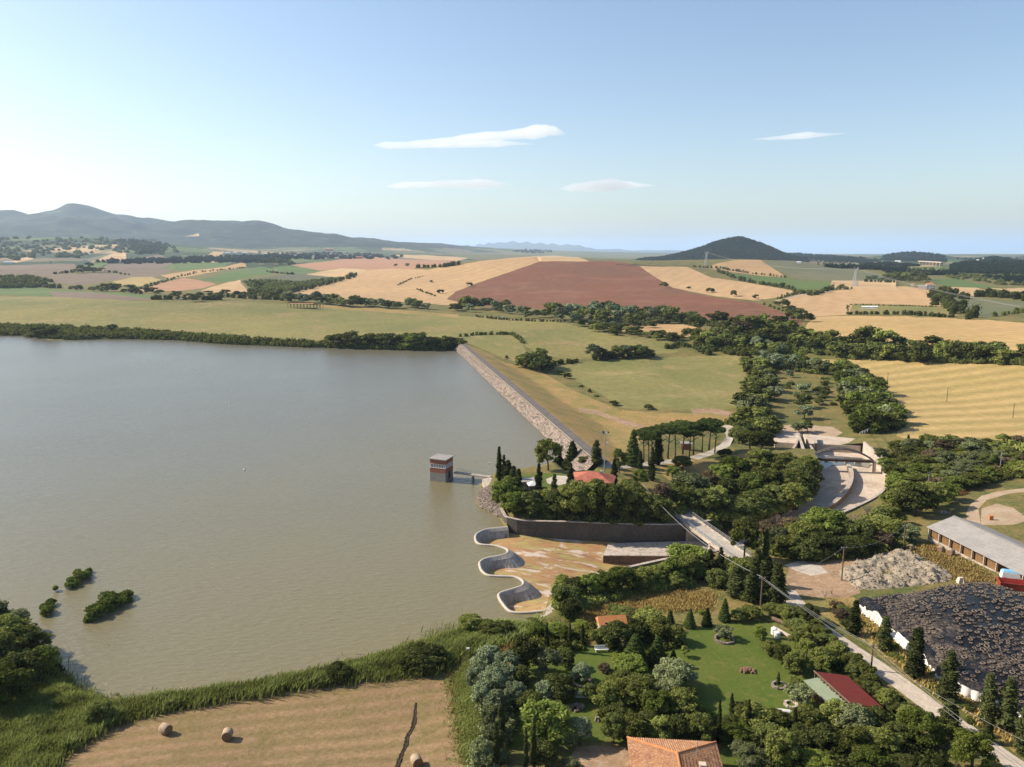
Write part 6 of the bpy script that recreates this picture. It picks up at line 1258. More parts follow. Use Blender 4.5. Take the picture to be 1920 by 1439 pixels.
for a, b_ in [((0, 0, ez), (h2, -h2, ez+rise)), ((W_h, 0, ez), (h2, -h2, ez+rise)), ((h2, -h2, ez+rise), (h2, -Ln+h2, ez+rise))]: q.tube([Vector(a)+Vector((0, 0, .1)), Vector(b_)+Vector((0, 0, .1))], .14, 6)
q.build('ridge_tiles', M_terrao, rf)
q = MB(); q.box((h2*1.5, -h2*1.25, ez+rise*.65), (.6, .5, 1.0)); q.box((h2*1.5, -h2*1.25, ez+rise*.65+.55), (.8, .7, .1)); q.build('chimney', M_cream, rf)
q = MB(); q.tube([(h2*1.45, -h2*.8, ez+rise*.6), (h2*1.45, -h2*.8, ez+rise+.9)], .05, 6); q.build('flue', M_steel, rf)
q = MB(); q.box((h2*1.2, -h2*1.8, ez+rise*.88), (.9, 1.2, .08), rz=0); q.build('roof_window', M_glass, rf)
# carport: red roof, green lean-to
RP = [at(1526, 1259, 5.9), at(1588, 1267, 5.5), at(1656, 1327, 5.5), at(1595, 1321, 5.9)]
GP = [at(1507, 1276, 4.9), at(1536, 1270, 5.5), at(1601, 1331, 5.5), at(1575, 1341, 4.9)]
o0 = Vector((RP[0].x, RP[0].y, 3.0)); e_ = empty('carport', o0, 0, 'open carport with a dark red roof and a pale green lean to', 'carport')
lc = lambda p: (p.x-o0.x, p.y-o0.y, p.z-o0.z)
q = MB(); q.prism([lc(p)[:2] for p in RP], [lc(p)[2]-.12 for p in RP], [lc(p)[2] for p in RP]); q.build('red_roof', M_redroof, e_)
q = MB(); q.prism([lc(p)[:2] for p in GP], [lc(p)[2]-.1 for p in GP], [lc(p)[2] for p in GP]); q.build('green_roof', M_greenroof, e_)
q = MB(); a, b_ = Vector(lc(RP[0])), Vector(lc(RP[3])); 
for k in range(12): t = (k+.5)/12; c = a.lerp(b_, t); q.box((c.x, c.y, c.z-.25), (.12, .12, .3))
q.bar(a+Vector((0, 0, .08)), b_+Vector((0, 0, .08)), .12, .2); q.build('eave_beam', M_wood, e_)
for P4 in (RP, GP):
    for k in range(5):
        for (i, j) in ((0, 3), (1, 2)):
            t = .04+k*.23; c = Vector(lc(P4[i])).lerp(Vector(lc(P4[j])), t); q = MB(); q.box((c.x, c.y, (c.z-.13)/2), (.14, .14, c.z-.13)); q.build('post', M_wood, e_)
# ---- barn
EZb = 4.9; A = at(1743, 989, EZb); B = at(1899, 1067, EZb); dv = B-A; Lb = dv.length*1.25; rz = math.atan2(dv.y, dv.x); g0 = 1.9; Wb = 12.5
e_ = empty('hay_barn', (A.x, A.y, g0), rz, 'long open sided barn with a dusty grey gable roof at the right edge', 'barn'); ez = EZb-g0
q = MB(); rr_ = 2.1
q.add([(-.5, -.4, ez), (Lb, -.4, ez), (Lb, Wb/2, ez+rr_), (-.5, Wb/2, ez+rr_), (-.5, Wb+.4, ez), (Lb, Wb+.4, ez), (-.5, -.4, ez-.12), (Lb, -.4, ez-.12), (-.5, Wb+.4, ez-.12), (Lb, Wb+.4, ez-.12), (-.5, Wb/2, ez+rr_-.12), (Lb, Wb/2, ez+rr_-.12)],
 [(0, 1, 2, 3), (3, 2, 5, 4), (6, 10, 11, 7), (10, 8, 9, 11), (0, 6, 7, 1), (4, 5, 9, 8), (0, 3, 10, 6), (3, 4, 8, 10), (1, 7, 11, 2), (2, 11, 9, 5)]); q.build('roof', M_roofg, e_)
q = MB(); q.bar((-.5, Wb/2, ez+rr_+.05), (Lb, Wb/2, ez+rr_+.05), .5, .1); q.build('ridge_cap', M_concg, e_)
q = MB(); q.box((Lb/2, 0, .35), (Lb, .25, .9)); q.build('plinth_wall', M_conc, e_)
q = MB(); q.box((.1, Wb/2, ez/2), (.15, Wb-.5, ez)); q.build('end_wall', M_haybr, e_)
nb = 9
for k in range(nb+1): q = MB(); q.box((k*Lb/nb, -.02, ez/2), (.18, .3, ez-.12)); q.build('post', M_conc, e_)
ca, sa = math.cos(rz), math.sin(rz)
for k in range(6):
    q = MB(); w_ = Lb/nb-.35; q.box((0, 0, 0), (w_, 1.8, ez-.6)); bm_ = q
    x0, y0 = (k+.5)*Lb/nb, 1.35; tag(q.build('hay_stack', M_haybr, loc=(A.x+x0*ca-y0*sa, A.y+x0*sa+y0*ca, g0+ez/2-.1)), 'brown wall of stacked hay filling a bay of the barn', 'hay stack', 'hay stacks in the barn bays'); C.objects[-1].rotation_euler = (0, 0, rz)
def bale(p, rz, r=.75, wd=1.25, label='', group=None, roll=0):
    e_ = empty('hay_bale', p, rz, label, 'hay bale', group); q = MB(); q.tube([(-wd/2, 0, r), (-wd/2+.06, 0, r), (wd/2-.06, 0, r), (wd/2, 0, r)], [r*.93, r, r, r*.93], 28, cap=False); q.build('wrapping', M_net, e_, True)
    for s in (-1, 1):
        q = MB(); nn = 28; ring = []; vs = [(s*wd/2, 0, r)]
        for j, rr2 in enumerate((r*.3, r*.6, r*.93)): vs += [(s*(wd/2+(.02 if j == 1 else 0)), rr2*math.cos(2*math.pi*t/nn), r+rr2*math.sin(2*math.pi*t/nn)) for t in range(nn)]
        fs = [(0, 1+t, 1+(t+1) % nn) for t in range(nn)]+[(1+j*nn+t, 1+(j+1)*nn+t, 1+(j+1)*nn+(t+1) % nn, 1+j*nn+(t+1) % nn) for j in range(2) for t in range(nn)]
        q.add(vs, fs); q.build('bale_end', M_haybl, e_)
    return e_
for x, y, rz_, lb in [(311,1376,R_(-28),'round hay bale on the stubble, the farthest left of three'),(427,1386,R_(100),'round hay bale on the stubble with its end facing the viewer, middle of three'),(781,1436,R_(115),'round hay bale beside the crack at the bottom of the stubble')]:
    p = hit(x, y); bale((p.x, p.y, p.z), rz_, .68, 1.25, lb)
for x, y, lb in [(1706,1033,'old round bale in the weeds at the barn corner'),(1763,1036,'dark bale lying against the barn plinth, left one'),(1782,1042,'dark bale lying against the barn plinth, right one')]:
    p = hit(x, y); bale(p, R_(30), .7, 1.3, lb)
# red trailer and the blue topped machine
p = hit(1898, 1112); e_ = empty('farm_trailer', p, R_(-18), 'bright red tipping trailer parked before the barn', 'trailer')
q = MB(); bx = [(-2.2, -1.1, .9), (2.2, -1.1, .9), (2.2, 1.1, .9), (-2.2, 1.1, .9), (-2.5, -1.35, 2.3), (2.5, -1.35, 2.3), (2.5, 1.35, 2.3), (-2.5, 1.35, 2.3)]; i8 = [(a*.94, b_*.92, c+(.1 if c < 1 else 0)) for a, b_, c in bx]
q.add(bx+i8, [(3, 2, 1, 0), (0, 1, 5, 4), (1, 2, 6, 5), (2, 3, 7, 6), (3, 0, 4, 7), (8, 9, 10, 11), (12, 13, 9, 8), (13, 14, 10, 9), (14, 15, 11, 10), (15, 12, 8, 11), (4, 5, 13, 12), (5, 6, 14, 13), (6, 7, 15, 14), (7, 4, 12, 15)]); q.build('body', M_red, e_)
q = MB(); q.bar((-2.2, 0, .75), (4.2, 0, .6), .2, .25); q.build('drawbar', M_red, e_)
for a in (-1.0, .6):
    for s in (-1, 1):
        q = MB(); q.tube([(a, s*1.0-.15, .5), (a, s*1.0+.15, .5)], .5, 18); wh = q.build('wheel', M_tyre, e_); q = MB(); q.tube([(a, s*1.0-.17, .5), (a, s*1.0+.17, .5)], .22, 12); q.build('rim', M_red, wh)
p = hit(1893, 1088); e_ = empty('farm_machine', p, R_(-20), 'white machine with a sky blue cover behind the red trailer', 'farm machine')
q = MB(); q.box((0, 0, 1.1), (3.2, 1.8, 1.3), taper=.9); q.build('body', M_white, e_); q = MB(); q.box((0, 0, 1.85), (2.9, 1.5, .25), taper=.8); q.build('cover', M_blue, e_)
for a in (-1, 1):
    for s in (-1, 1): q = MB(); q.tube([(a, s*.9-.12, .4), (a, s*.9+.12, .4)], .4, 16); q.build('wheel', M_tyre, e_)
# ---- earth heap
HP = np.array([tuple(at(x, y, 1.9)) for x, y in [(1566,1072),(1580,1058),(1600,1050),(1640,1038),(1672,1028),(1700,1030),(1725,1040),(1760,1064),(1796,1088),(1775,1098),(1740,1102),(1700,1108),(1650,1112),(1615,1112),(1590,1104),(1578,1092)]])[:, :2]
pit = at(1655, 1070, 2.5)
def heap_z(x, y):
    d = -sdf(HP, x, y); z = height(x, y)-.3+np.clip(d/3.0, 0, 1)**.8*1.35
    dp = np.hypot(x-pit.x, (y-pit.y)); z -= 1.2*np.exp(-(dp/3.2)**2)
    z += (fbm(x/1.6, y/1.6, 4, 21)*1.7+fbm(x/.6, y/.6, 3, 22)*1.5)*np.clip(d/1.0, 0, 1); return z
M_clay = mat('dried_clay', (.37, .31, .225), (.29, .24, .175), .25, 2.2, .3, c3=(.27, .20, .14), bump=.12, bscale=2.5)
o = patch_mesh('earth_heap', HP, heap_z, [M_clay], .33, kind=None); tag(o, 'big lumpy heap of pale grey clay with a hollow in it', 'earth heap')
q_ = HP.min(0)+np.random.default_rng(3).random((3600, 2))*(HP.max(0)-HP.min(0)); q_ = q_[sdf(HP, q_[:, 0], q_[:, 1]) < -.2]; rocks('clay_clods', np.column_stack([q_, heap_z(q_[:, 0], q_[:, 1])]), .05, .22, M_clay)
# ---- silage heap under black sheet
SP = smooth([tuple(at(x, y, 5.2)) for x, y in [(1614,1119),(1632,1130),(1655,1146),(1683,1172),(1708,1196),(1735,1212),(1765,1249),(1792,1271),(1842,1289),(1877,1301),(1930,1325),(2010,1368)]], 4)
BACK = [tuple(at(x, y, 5.0)) for x, y in [(2110,1300),(2050,1180),(1960,1122),(1890,1104),(1845,1090),(1790,1096),(1736,1106),(1670,1113)]]
SO = np.array([tuple(p) for p in SP]+BACK)[:, :2]
def sil_z(x, y):
    d = -sdf(SO, x, y); g_ = 3.1; z = g_+1.75+np.clip(d/8, 0, 1)**.75*1.3+fbm(x/6, y/6, 2, 31)*1.0+fbm(x/.9, y/.9, 3, 33)*.15*np.clip(d, 0, 1)
    return np.where(d < .35, z-.9, z)
m, n, b = nodes('black_sheeting'); tc = N(n, 'ShaderNodeTexCoord').outputs['Object']
f = ramp(n, noise(n, tc, .09, 6, .6, .6).outputs[0], .52, .66); f2 = ramp(n, noise(n, tc, 1.6, 6, .75).outputs[0], .42, .6); mu = N(n, 'ShaderNodeMath', operation='MULTIPLY'); n.links.new(f, mu.inputs[0]); n.links.new(f2, mu.inputs[1])
n.links.new(mix(n, mu.outputs[0], (.010, .010, .012), (.20, .15, .11)), b.inputs['Base Color']); b.inputs['Roughness'].default_value = .32
mr = N(n, 'ShaderNodeMapRange'); n.links.new(mu.outputs[0], mr.inputs[0]); mr.inputs[3].default_value = .26; mr.inputs[4].default_value = .9; n.links.new(mr.outputs[0], b.inputs['Roughness'])
q1 = noise(n, tc, .9, 5, .6, 1.8); bp = N(n, 'ShaderNodeBump'); bp.inputs['Distance'].default_value = .3; n.links.new(q1.outputs[0], bp.inputs['Height']); n.links.new(bp.outputs[0], b.inputs['Normal']); b.inputs['Specular IOR Level'].default_value = .14
M_sheet = m
o0 = Vector((SP[0][0], SP[0][1], 3.1)); e_ = empty('silage_heap', o0, 0, 'huge silage heap under black plastic weighted with tyres', 'silage heap')
o = patch_mesh('black_sheet', SO, sil_z, [M_sheet], .5, kind=None); o.parent = e_; o.location = tuple(-o0)
q = MB(); V_ = []; cum = np.r_[0, np.cumsum(np.hypot(*np.diff(SP[:, :2], axis=0).T))]; nn = int(cum[-1]/.12); ss_ = np.linspace(0, cum[-1], nn)
Px = np.interp(ss_, cum, SP[:, 0]); Py = np.interp(ss_, cum, SP[:, 1]); Tg = np.stack([np.gradient(Px), np.gradient(Py)], 1); Tg /= np.linalg.norm(Tg, axis=1)[:, None]; Nr = np.stack([Tg[:, 1], -Tg[:, 0]], 1)
for i in range(nn):
    pl = abs(math.sin(ss_[i]*2.6))**.7*.6; top_ = 3.1+1.75+.35*math.sin(ss_[i]*.5)+.15*math.sin(ss_[i]*1.7)
    for z, of in ((top_-.1, .12), ((top_+3)/2, .25+pl*.6), (2.9, .55+pl)): V_.append((Px[i]+Nr[i, 0]*of-o0.x, Py[i]+Nr[i, 1]*of-o0.y, z-o0.z))
q.add(V_, [(i*3+j, i*3+3+j, i*3+4+j, i*3+1+j) for i in range(nn-1) for j in range(2)]); q.build('white_skirt', mat('white_plastic', (.80, .76, .70), (.66, .61, .54), .6, rough=.5), e_, True)
# black flap hanging over the skirt
q = MB(); V_ = []
for i in range(nn):
    dr = max(0, .55*math.sin(ss_[i]*.33+1)+.35*math.sin(ss_[i]*.9)+.25); top_ = 3.1+1.75+.35*math.sin(ss_[i]*.5)+.15*math.sin(ss_[i]*1.7)
    for z, of in ((top_+.25, -.7), (top_+.05, .25), (top_-.1-dr, .62)): V_.append((Px[i]+Nr[i, 0]*of-o0.x, Py[i]+Nr[i, 1]*of-o0.y, z-o0.z))
q.add(V_, [(i*3+j, i*3+3+j, i*3+4+j, i*3+1+j) for i in range(nn-1) for j in range(2)]); q.build('sheet_flap', M_sheet, e_, True)
# tyres
bm = bmesh.new(); mj, mn, a_, b__ = .30, .11, 14, 7; vv = [[bm.verts.new(((mj+mn*math.cos(j*2*math.pi/b__))*math.cos(i*2*math.pi/a_), (mj+mn*math.cos(j*2*math.pi/b__))*math.sin(i*2*math.pi/a_), mn+mn*.9*math.sin(j*2*math.pi/b__))) for j in range(b__)] for i in range(a_)]
for i in range(a_):
    for j in range(b__): bm.faces.new((vv[i][j], vv[(i+1) % a_][j], vv[(i+1) % a_][(j+1) % b__], vv[i][(j+1) % b__]))
tm = bpy.data.meshes.new('tyre'); bm.to_mesh(tm); tv = np.array([v.co[:] for v in bm.verts]); bm.verts.index_update(); tf = np.array([[v.index for v in f.verts] for f in bm.faces]); bm.free(); tm.polygons.foreach_set('use_smooth', [True]*len(tm.polygons)); tm2 = tm.copy(); tm.materials.append(M_tyre); tm2.materials.append(M_tyred)
rg = np.random.default_rng(11); lo = SO.min(0); hi = SO.max(0); cand = lo+rg.random((9000, 2))*(hi-lo); d_ = -sdf(SO, cand[:, 0], cand[:, 1]); dn_ = vnoise(cand[:, 0]/4.5, cand[:, 1]/4.5, 41)+.25*vnoise(cand[:, 0]/1.5, cand[:, 1]/1.5, 43); cand = cand[(d_ > .5) & (rg.random(len(cand)) < np.clip((dn_-.35)*.9, .07, .42)+.35*(d_ < 2.2))]
x_, y_, dpt = cand[:, 0], cand[:, 1], None
pxl = 960+F*x_/(y_*cP+(CAMH-5)*sP); cand = cand[pxl < 1990]
keep = []; cell = {}
for c in cand:
    k = (int(c[0]/.7), int(c[1]/.7))
    if any((c[0]-o_[0])**2+(c[1]-o_[1])**2 < .66**2 for a in (-1, 0, 1) for b_ in (-1, 0, 1) for o_ in cell.get((k[0]+a, k[1]+b_), [])): continue
    cell.setdefault(k, []).append(c); keep.append(c)
keep = np.array(keep); keep = keep[np.argsort(np.hypot(keep[:, 0], keep[:, 1]))]; kz = sil_z(keep[:, 0], keep[:, 1])
inview = 960+F*keep[:, 0]/(keep[:, 1]*cP+(CAMH-5)*sP) < 1915; near_ = keep[inview][:290]; nz_ = kz[inview][:290]
tyre0 = bpy.data.objects.new('tyre', tm)
for i, (c, z) in enumerate(zip(near_, nz_)):
    o = tyre0 if i == 0 else tyre0.copy(); C.objects.link(o); o.data = tm2 if i % 2 else tm; o.location = (c[0], c[1], z+.0); k = rg.uniform(.65, 1.15); o.scale = (k, k, k); o.rotation_euler = (rg.normal()*.12, rg.normal()*.12, rg.random()*6)
    tag(o, 'old tyre weighing down the near part of the black plastic sheet', 'tyre', 'tyres on the near part of the silage sheet')
rest = np.concatenate([keep[inview][290:], keep[~inview]])
if len(rest) > 1500: rest = rest[:1500]
rz_ = sil_z(rest[:, 0], rest[:, 1]); k = len(rest); sc = rg.uniform(.6, 1.1, (k, 1, 1)); vv = (tv[None]*sc).copy(); vv[..., 2] += vv[..., 0]*rg.normal(size=(k, 1))*.12; vv = vv+np.c_[rest, rz_][:, None]; cen = vv.reshape(-1, 3).mean(0)
tag(link('tyres', npmesh('tyres', (vv-cen).reshape(-1, 3), (tf[None]+(np.arange(k)*len(tv))[:, None, None]).reshape(-1, 4), None, True), [M_tyred], None, tuple(cen)), kind='stuff')
# ---- small garden and yard things
def simple(name, cat, label, px, py, fn, m, rz=0, group=None, dz=0):
    p = hit(px, py); p.z += dz; q = MB(); fn(q); o = q.build(name, m, loc=p); o.rotation_euler = (0, 0, R_(rz)); return tag(o, label, cat, group)
ring = lambda r, h, n=18, w=.35: (lambda q: [q.box((r*math.cos(a), r*math.sin(a), h/2), (w*random.uniform(.8, 1.4), w, h*random.uniform(.7, 1.3)), rz=a+1.57) for a in [2*math.pi*k/n for k in range(n)]])
simple('stone_ring', 'stone ring', 'ring of pale stones round the olive mound in the lawn', 1358, 1201, ring(1.5, .4, 22), M_stone)
simple('stone_ring', 'stone ring', 'ring of stones round the pale olive tree on the side lawn', 1091, 1281, ring(1.3, .35, 20), M_stone)
simple('stone_ring', 'stone ring', 'small stone ring round the tiny cypress on the lawn', 1460, 1287, ring(.9, .3, 14), M_stone)
simple('stone_ring', 'stone ring', 'pale stone edging by the kayak and the grey olive', 1483, 1322, ring(.8, .25, 12), M_conc)
def heapf(q):
    for k in range(26): a = random.random()*6.28; r = random.random()**.7*1.0; q.box((r*math.cos(a)*1.2, r*math.sin(a), .12+.35*(1-r)), (.45, .3, .25), rz=random.random()*3, taper=.8)
simple('rubble_pile', 'rubble pile', 'small brown heap of stones in the middle of the lawn', 1401, 1259, heapf, mat('brown_stone', (.27, .16, .10), (.18, .11, .07), 3))
drum = lambda q: (q.tube([(0, 0, 0), (0, 0, .1), (0, 0, 1.1), (0, 0, 1.2)], [.42, .5, .5, .3], 18))
simple('white_drum', 'drum', 'white water drum by the hedge, left one of the pair', 1451, 1190, drum, M_white); simple('white_drum', 'drum', 'white water drum by the hedge, right one of the pair', 1457, 1197, drum, M_white)
simple('concrete_pipe', 'pipe', 'long pale pipe lying beside the white drums', 1469, 1190, lambda q: q.tube([(-2.2, 0, .3), (2.2, 0, .3)], .28, 14), M_conc, -62)
simple('concrete_pipe', 'pipe', 'shorter pale pipe lying right of the long one', 1474, 1192, lambda q: q.tube([(-1.6, 0, .22), (1.6, 0, .22)], .2, 14), M_cream, -55)
simple('log', 'log', 'thick cut log in the hedge above the white drums', 1459, 1168, lambda q: q.tube([(-1.1, 0, .4), (1.1, 0, .4)], .36, 14), M_wood, -50)
def kay(q): q.tube([(-2, 0, .2), (-1.5, 0, .2), (-.6, 0, .22), (.6, 0, .22), (1.5, 0, .2), (2, 0, .2)], [.02, .16, .3, .3, .16, .02], 12)
simple('kayak', 'kayak', 'long slim white kayak lying on the lawn', 1472, 1337, kay, M_white, -14)
simple('garden_table', 'table', 'white garden table with things on it below the olive', 1527, 1346, lambda q: (q.box((0, 0, .75), (1.6, .9, .06)), [q.box((a*.7, b_*.35, .37), (.07, .07, .7)) for a in (-1, 1) for b_ in (-1, 1)], q.box((.2, 0, .95), (.5, .4, .34))), M_white, 20)
def logs(q):
    for k in range(60): q.tube([(random.uniform(-2.6, 2.6), -.25, .15+.14*random.randint(0, 7)), (random.uniform(-2.6, 2.6)*0+q.v[-1][0] if False else 0, 0, 0)], .1, 5) if False else q.box((random.uniform(-2.8, 2.8), random.uniform(-.3, .3), .15+.13*random.randint(0, 6)), (.3, .8, .2), rz=random.uniform(-.2, .2))
simple('woodpile', 'woodpile', 'stack of split firewood along the edge of the green roof', 1540, 1318, logs, mat('cut_wood', (.42, .28, .16), (.28, .17, .1), 4), -52)
simple('wrapped_bundle', 'bundle', 'white wrapped bundle at the lower corner of the green roof', 1556, 1334, lambda q: (q.box((0, 0, .4), (1.1, .8, .8), taper=.8), q.box((.3, .2, .95), (.5, .5, .3), taper=.7)), M_white, 10)
simple('garden_bench', 'bench', 'white bench by the wall in the shade of the garden trees', 1128, 1222, lambda q: (q.box((0, 0, .42), (2.2, .5, .08)), q.box((0, .22, .75), (2.2, .06, .5)), q.box((-.9, 0, .2), (.1, .45, .4)), q.box((.9, 0, .2), (.1, .45, .4))), M_white, 4)
def bal(q):
    q.box((0, 0, .9), (3.0, .14, .1)); q.box((0, 0, .12), (3.0, .16, .12))
    for k in range(13): q.box((-1.45+k*.24, 0, .5), (.09, .09, .7))
simple('balustrade', 'balustrade', 'short white balustrade between two dark garden trees', 1083, 1309, bal, M_white, -3)
simple('boulder', 'boulder', 'single pale boulder on the side lawn', 1120, 1352, lambda q: (q.box((0, 0, .3), (.7, .55, .6), taper=.6), q.box((.1, 0, .25), (.5, .7, .4), .6, taper=.6)), M_stone)
simple('rockery', 'rockery', 'patch of rocks on the bare earth below the balustrade', 1080, 1328, heapf, M_stone)
simple('stone_border', 'stone border', 'thin pale stone border left of the wide grey green tree', 1241, 1266, lambda q: [q.box((k*.02, -k*.55, .12), (.25, .5, .3), rz=random.random()) for k in range(9)], M_conc)
simple('white_box', 'box', 'white box standing in the dry grass on the near shore', 877, 1227, lambda q: (q.box((0, 0, .5), (.45, .3, 1.0)), q.box((0, 0, 1.03), (.55, .4, .08))), M_white)
simple('boulder', 'boulder', 'round pale boulder between the clay heap and the black sheet', 1801, 1093, lambda q: (q.box((0, 0, .5), (1.5, 1.2, 1.2), taper=.55), q.box((.2, .1, .4), (1.1, 1.5, .9), .7, taper=.6)), M_cream)
simple('rubbish_heap', 'rubbish heap', 'low heap of pale rubble in the shade behind the barn', 1770, 962, heapf, M_conc)
simple('orange_skip', 'skip', 'small orange and green container behind the barn roof', 1857, 975, lambda q: (q.box((0, 0, .5), (.9, .7, .9), taper=1.1), q.box((0, 0, 1.0), (1.0, .8, .12))), M_terrao)
# crack in the stubble, as a shallow ditch with dark earth banks
cp = hits([(780,1318),(778,1338),(777,1352),(773,1366),(764,1382),(761,1398),(752,1418),(742,1445)]); cp = smooth([tuple(p) for p in cp], 8)
q = MB(); V_ = []
for i, p in enumerate(cp):
    w_ = .07+.16*min(1, i/18)*(.4+1.0*random.random())
    for o_, z in ((-w_-.1, .02), (-w_, .07), (-w_*.3, .03), (w_*.4, .03), (w_, .08), (w_+.1, .02)): V_.append((p[0]+o_, p[1]+random.uniform(-.1, .1), p[2]+z))
q.add(V_, [(i*6+j, i*6+6+j, i*6+7+j, i*6+1+j) for i in range(len(cp)-1) for j in range(5)], 0); tag(q.build('ditch', mat('dark_soil', (.025, .018, .012), (.07, .05, .03), 3, 8, .4)), kind='structure')  # one very dark soil colour along the whole strip
# ---- poles and wires
def pole(px, ptop, pbase, label, kind='pole', wd=.11, m=None, z=None):
    b_ = hit(px, pbase) if z is None else at(px, pbase, z); dep = b_.y*cP+(CAMH-b_.z)*sP; ang = math.atan2(CAMH-b_.z, math.hypot(b_.x, b_.y)); h_ = (pbase-ptop)*dep/F/math.cos(ang)
    e_ = empty('utility_pole', b_, 0, label, 'pole'); q = MB(); q.tube([(0, 0, -.3), (0, 0, h_)], [wd*1.4, wd], 8); q.build('shaft', m or M_wood, e_)
    q = MB(); q.bar((-.6, 0, h_-.25), (.6, 0, h_-.25), .08, .08)
    for a in (-.5, 0, .5): q.tube([(a, 0, h_-.2), (a, 0, h_)], .05, 6)
    q.build('crossarm', m or M_steel, e_); return Vector((b_.x, b_.y, b_.z+h_-.05))
t1 = pole(1426, 1084, 1140, 'tall wooden pole at the garden corner beside the bridge evergreens'); t2 = pole(1633, 1211, 1257, 'thin pole standing on the garden side of the road'); t3 = pole(1578, 1027, 1089, 'leaning pole in front of the clay heap'); t4 = pole(1693, 985, 1034, 'thin pole between the channel wood and the barn')
p5 = pole(1739, 885, 925, 'pale pole in the scrub by the channel', m=M_concg); p6 = pole(1875, 845, 882, 'pale pole in the scrub below the hay field', m=M_concg)
h1 = pole(1663, 700, 727, 'thin pole in the hay field, leftmost of three'); h2_ = pole(1775, 728, 754, 'thin pole in the hay field, middle of three'); h3 = pole(1899, 757, 784, 'thin pole in the hay field, rightmost of three')
M_wire = mat('cable', (.30, .29, .28), rough=.5); M_wire2 = mat('dark_cable', (.08, .08, .08), rough=.5)
def cable(a, b_, sag, r, m, label, offs=(0,)):
    q = MB(); a = Vector(a); b_ = Vector(b_)
    for o_ in offs: q.tube([a.lerp(b_, t)-Vector((o_*.6, o_*.4, sag*4*t*(1-t)))-a for t in [k/20 for k in range(21)]], r, 5)
    return tag(q.build('overhead_cable', m, loc=a), label, 'cable')
cable(at(1205, 908, 7), t1, 2.6, .05, M_wire, 'sagging pale cable crossing the spillway beside the bridge')
far_r = at(1975, 1470, 9.5)
cable(t1, t2, .7, .02, M_wire, 'pair of cables from the garden corner pole down to the road pole', (0, .6)); cable(t2, far_r, .8, .02, M_wire, 'pair of cables running from the road pole out of the lower right corner', (0, 1.0))
cable(t1, at(1950, 1405, 9), 1.6, .018, M_wire, 'long upper cable following the road past the cypresses')
cable(t3, t4, 1.6, .03, M_wire, 'sagging cable between the clay heap pole and the barn pole'); cable(t1, t3, 1.6, .02, M_wire, 'thin cable from the garden corner pole to the clay heap pole')
# floodlight mast
b_ = hit(1133, 888); e_ = empty('floodlight_mast', b_, 0, 'tall thin floodlight mast beside the keeper house', 'light mast'); H_ = 75*(b_.y*cP+60*sP)/F/.95
q = MB(); q.tube([(0, 0, -.2), (0, 0, H_)], [.16, .08], 8); q.build('mast', M_steel, e_)
for k in range(6):
    a = k*math.pi/3; q = MB(); q.bar((0, 0, H_-.2), (math.cos(a)*.9, math.sin(a)*.9, H_), .05, .05); q.box((math.cos(a)*.95, math.sin(a)*.95, H_+.05), (.45, .3, .35), rz=a); q.build('lamp', M_steel if k % 2 else M_dark, e_)
q = MB(); q.tube([(0, 0, H_*.72), (.5, 0, H_*.74)], .05, 6); q.box((.7, 0, H_*.74), (.5, .4, .4)); q.build('lamp', M_white, e_)
# pylons
def pylon(px, py, H_, label, group='high voltage pylons', rz=.5):
    b_ = hit(px, py); e_ = empty('lattice_pylon', b_, rz, label, 'pylon'); q = MB(); w0, w1 = H_*.11, H_*.03
    L_ = []
    for a in (-1, 1):
        for c in (-1, 1): q.bar((a*w0, c*w0, -1), (a*w1, c*w1, H_*.85), .42, .42)
    for k in range(8):
        t0, t1_ = k/8, (k+1)/8; wa = w0+(w1-w0)*t0; wb = w0+(w1-w0)*t1_; z0, z1 = H_*.85*t0, H_*.85*t1_
        for a, c in (((-1, -1), (1, -1)), ((1, -1), (1, 1)), ((1, 1), (-1, 1)), ((-1, 1), (-1, -1))):
            q.bar((a[0]*wa, a[1]*wa, z0), (c[0]*wb, c[1]*wb, z1), .22, .22); q.bar((c[0]*wa, c[1]*wa, z0), (a[0]*wb, a[1]*wb, z1), .22, .22)
    q.build('tower', M_steel, e_); q = MB()
    for s in (-1, 1): q.bar((s*w1, 0, H_*.85), (s*H_*.16, 0, H_), .35, .35); q.bar((s*w1, 0, H_*.62), (s*H_*.16, 0, H_), .3, .3)
    q.bar((-H_*.22, 0, H_*.9), (H_*.22, 0, H_*.9), .4, .4); q.build('crossarm', M_steel, e_); return Vector((b_.x, b_.y, b_.z+H_*.9))
y1 = pylon(1324, 499, 32, 'lattice pylon in front of the dark cone hill'); y2 = pylon(1603, 537, 30, 'lattice pylon on the wheat ridge right of the cone hill')
cable(y1, y2, 12, .11, M_wire, 'wires between the two lattice pylons', (-4, 4)); cable(y2, at(2300, 640, 22), 6, .09, M_wire, 'wires running from the right pylon out of the right edge', (-4, 4))
cable(y1, at(1170, 496, 62), 10, .1, M_wire, 'wires running left from the pylon before the cone hill', (-4, 4))
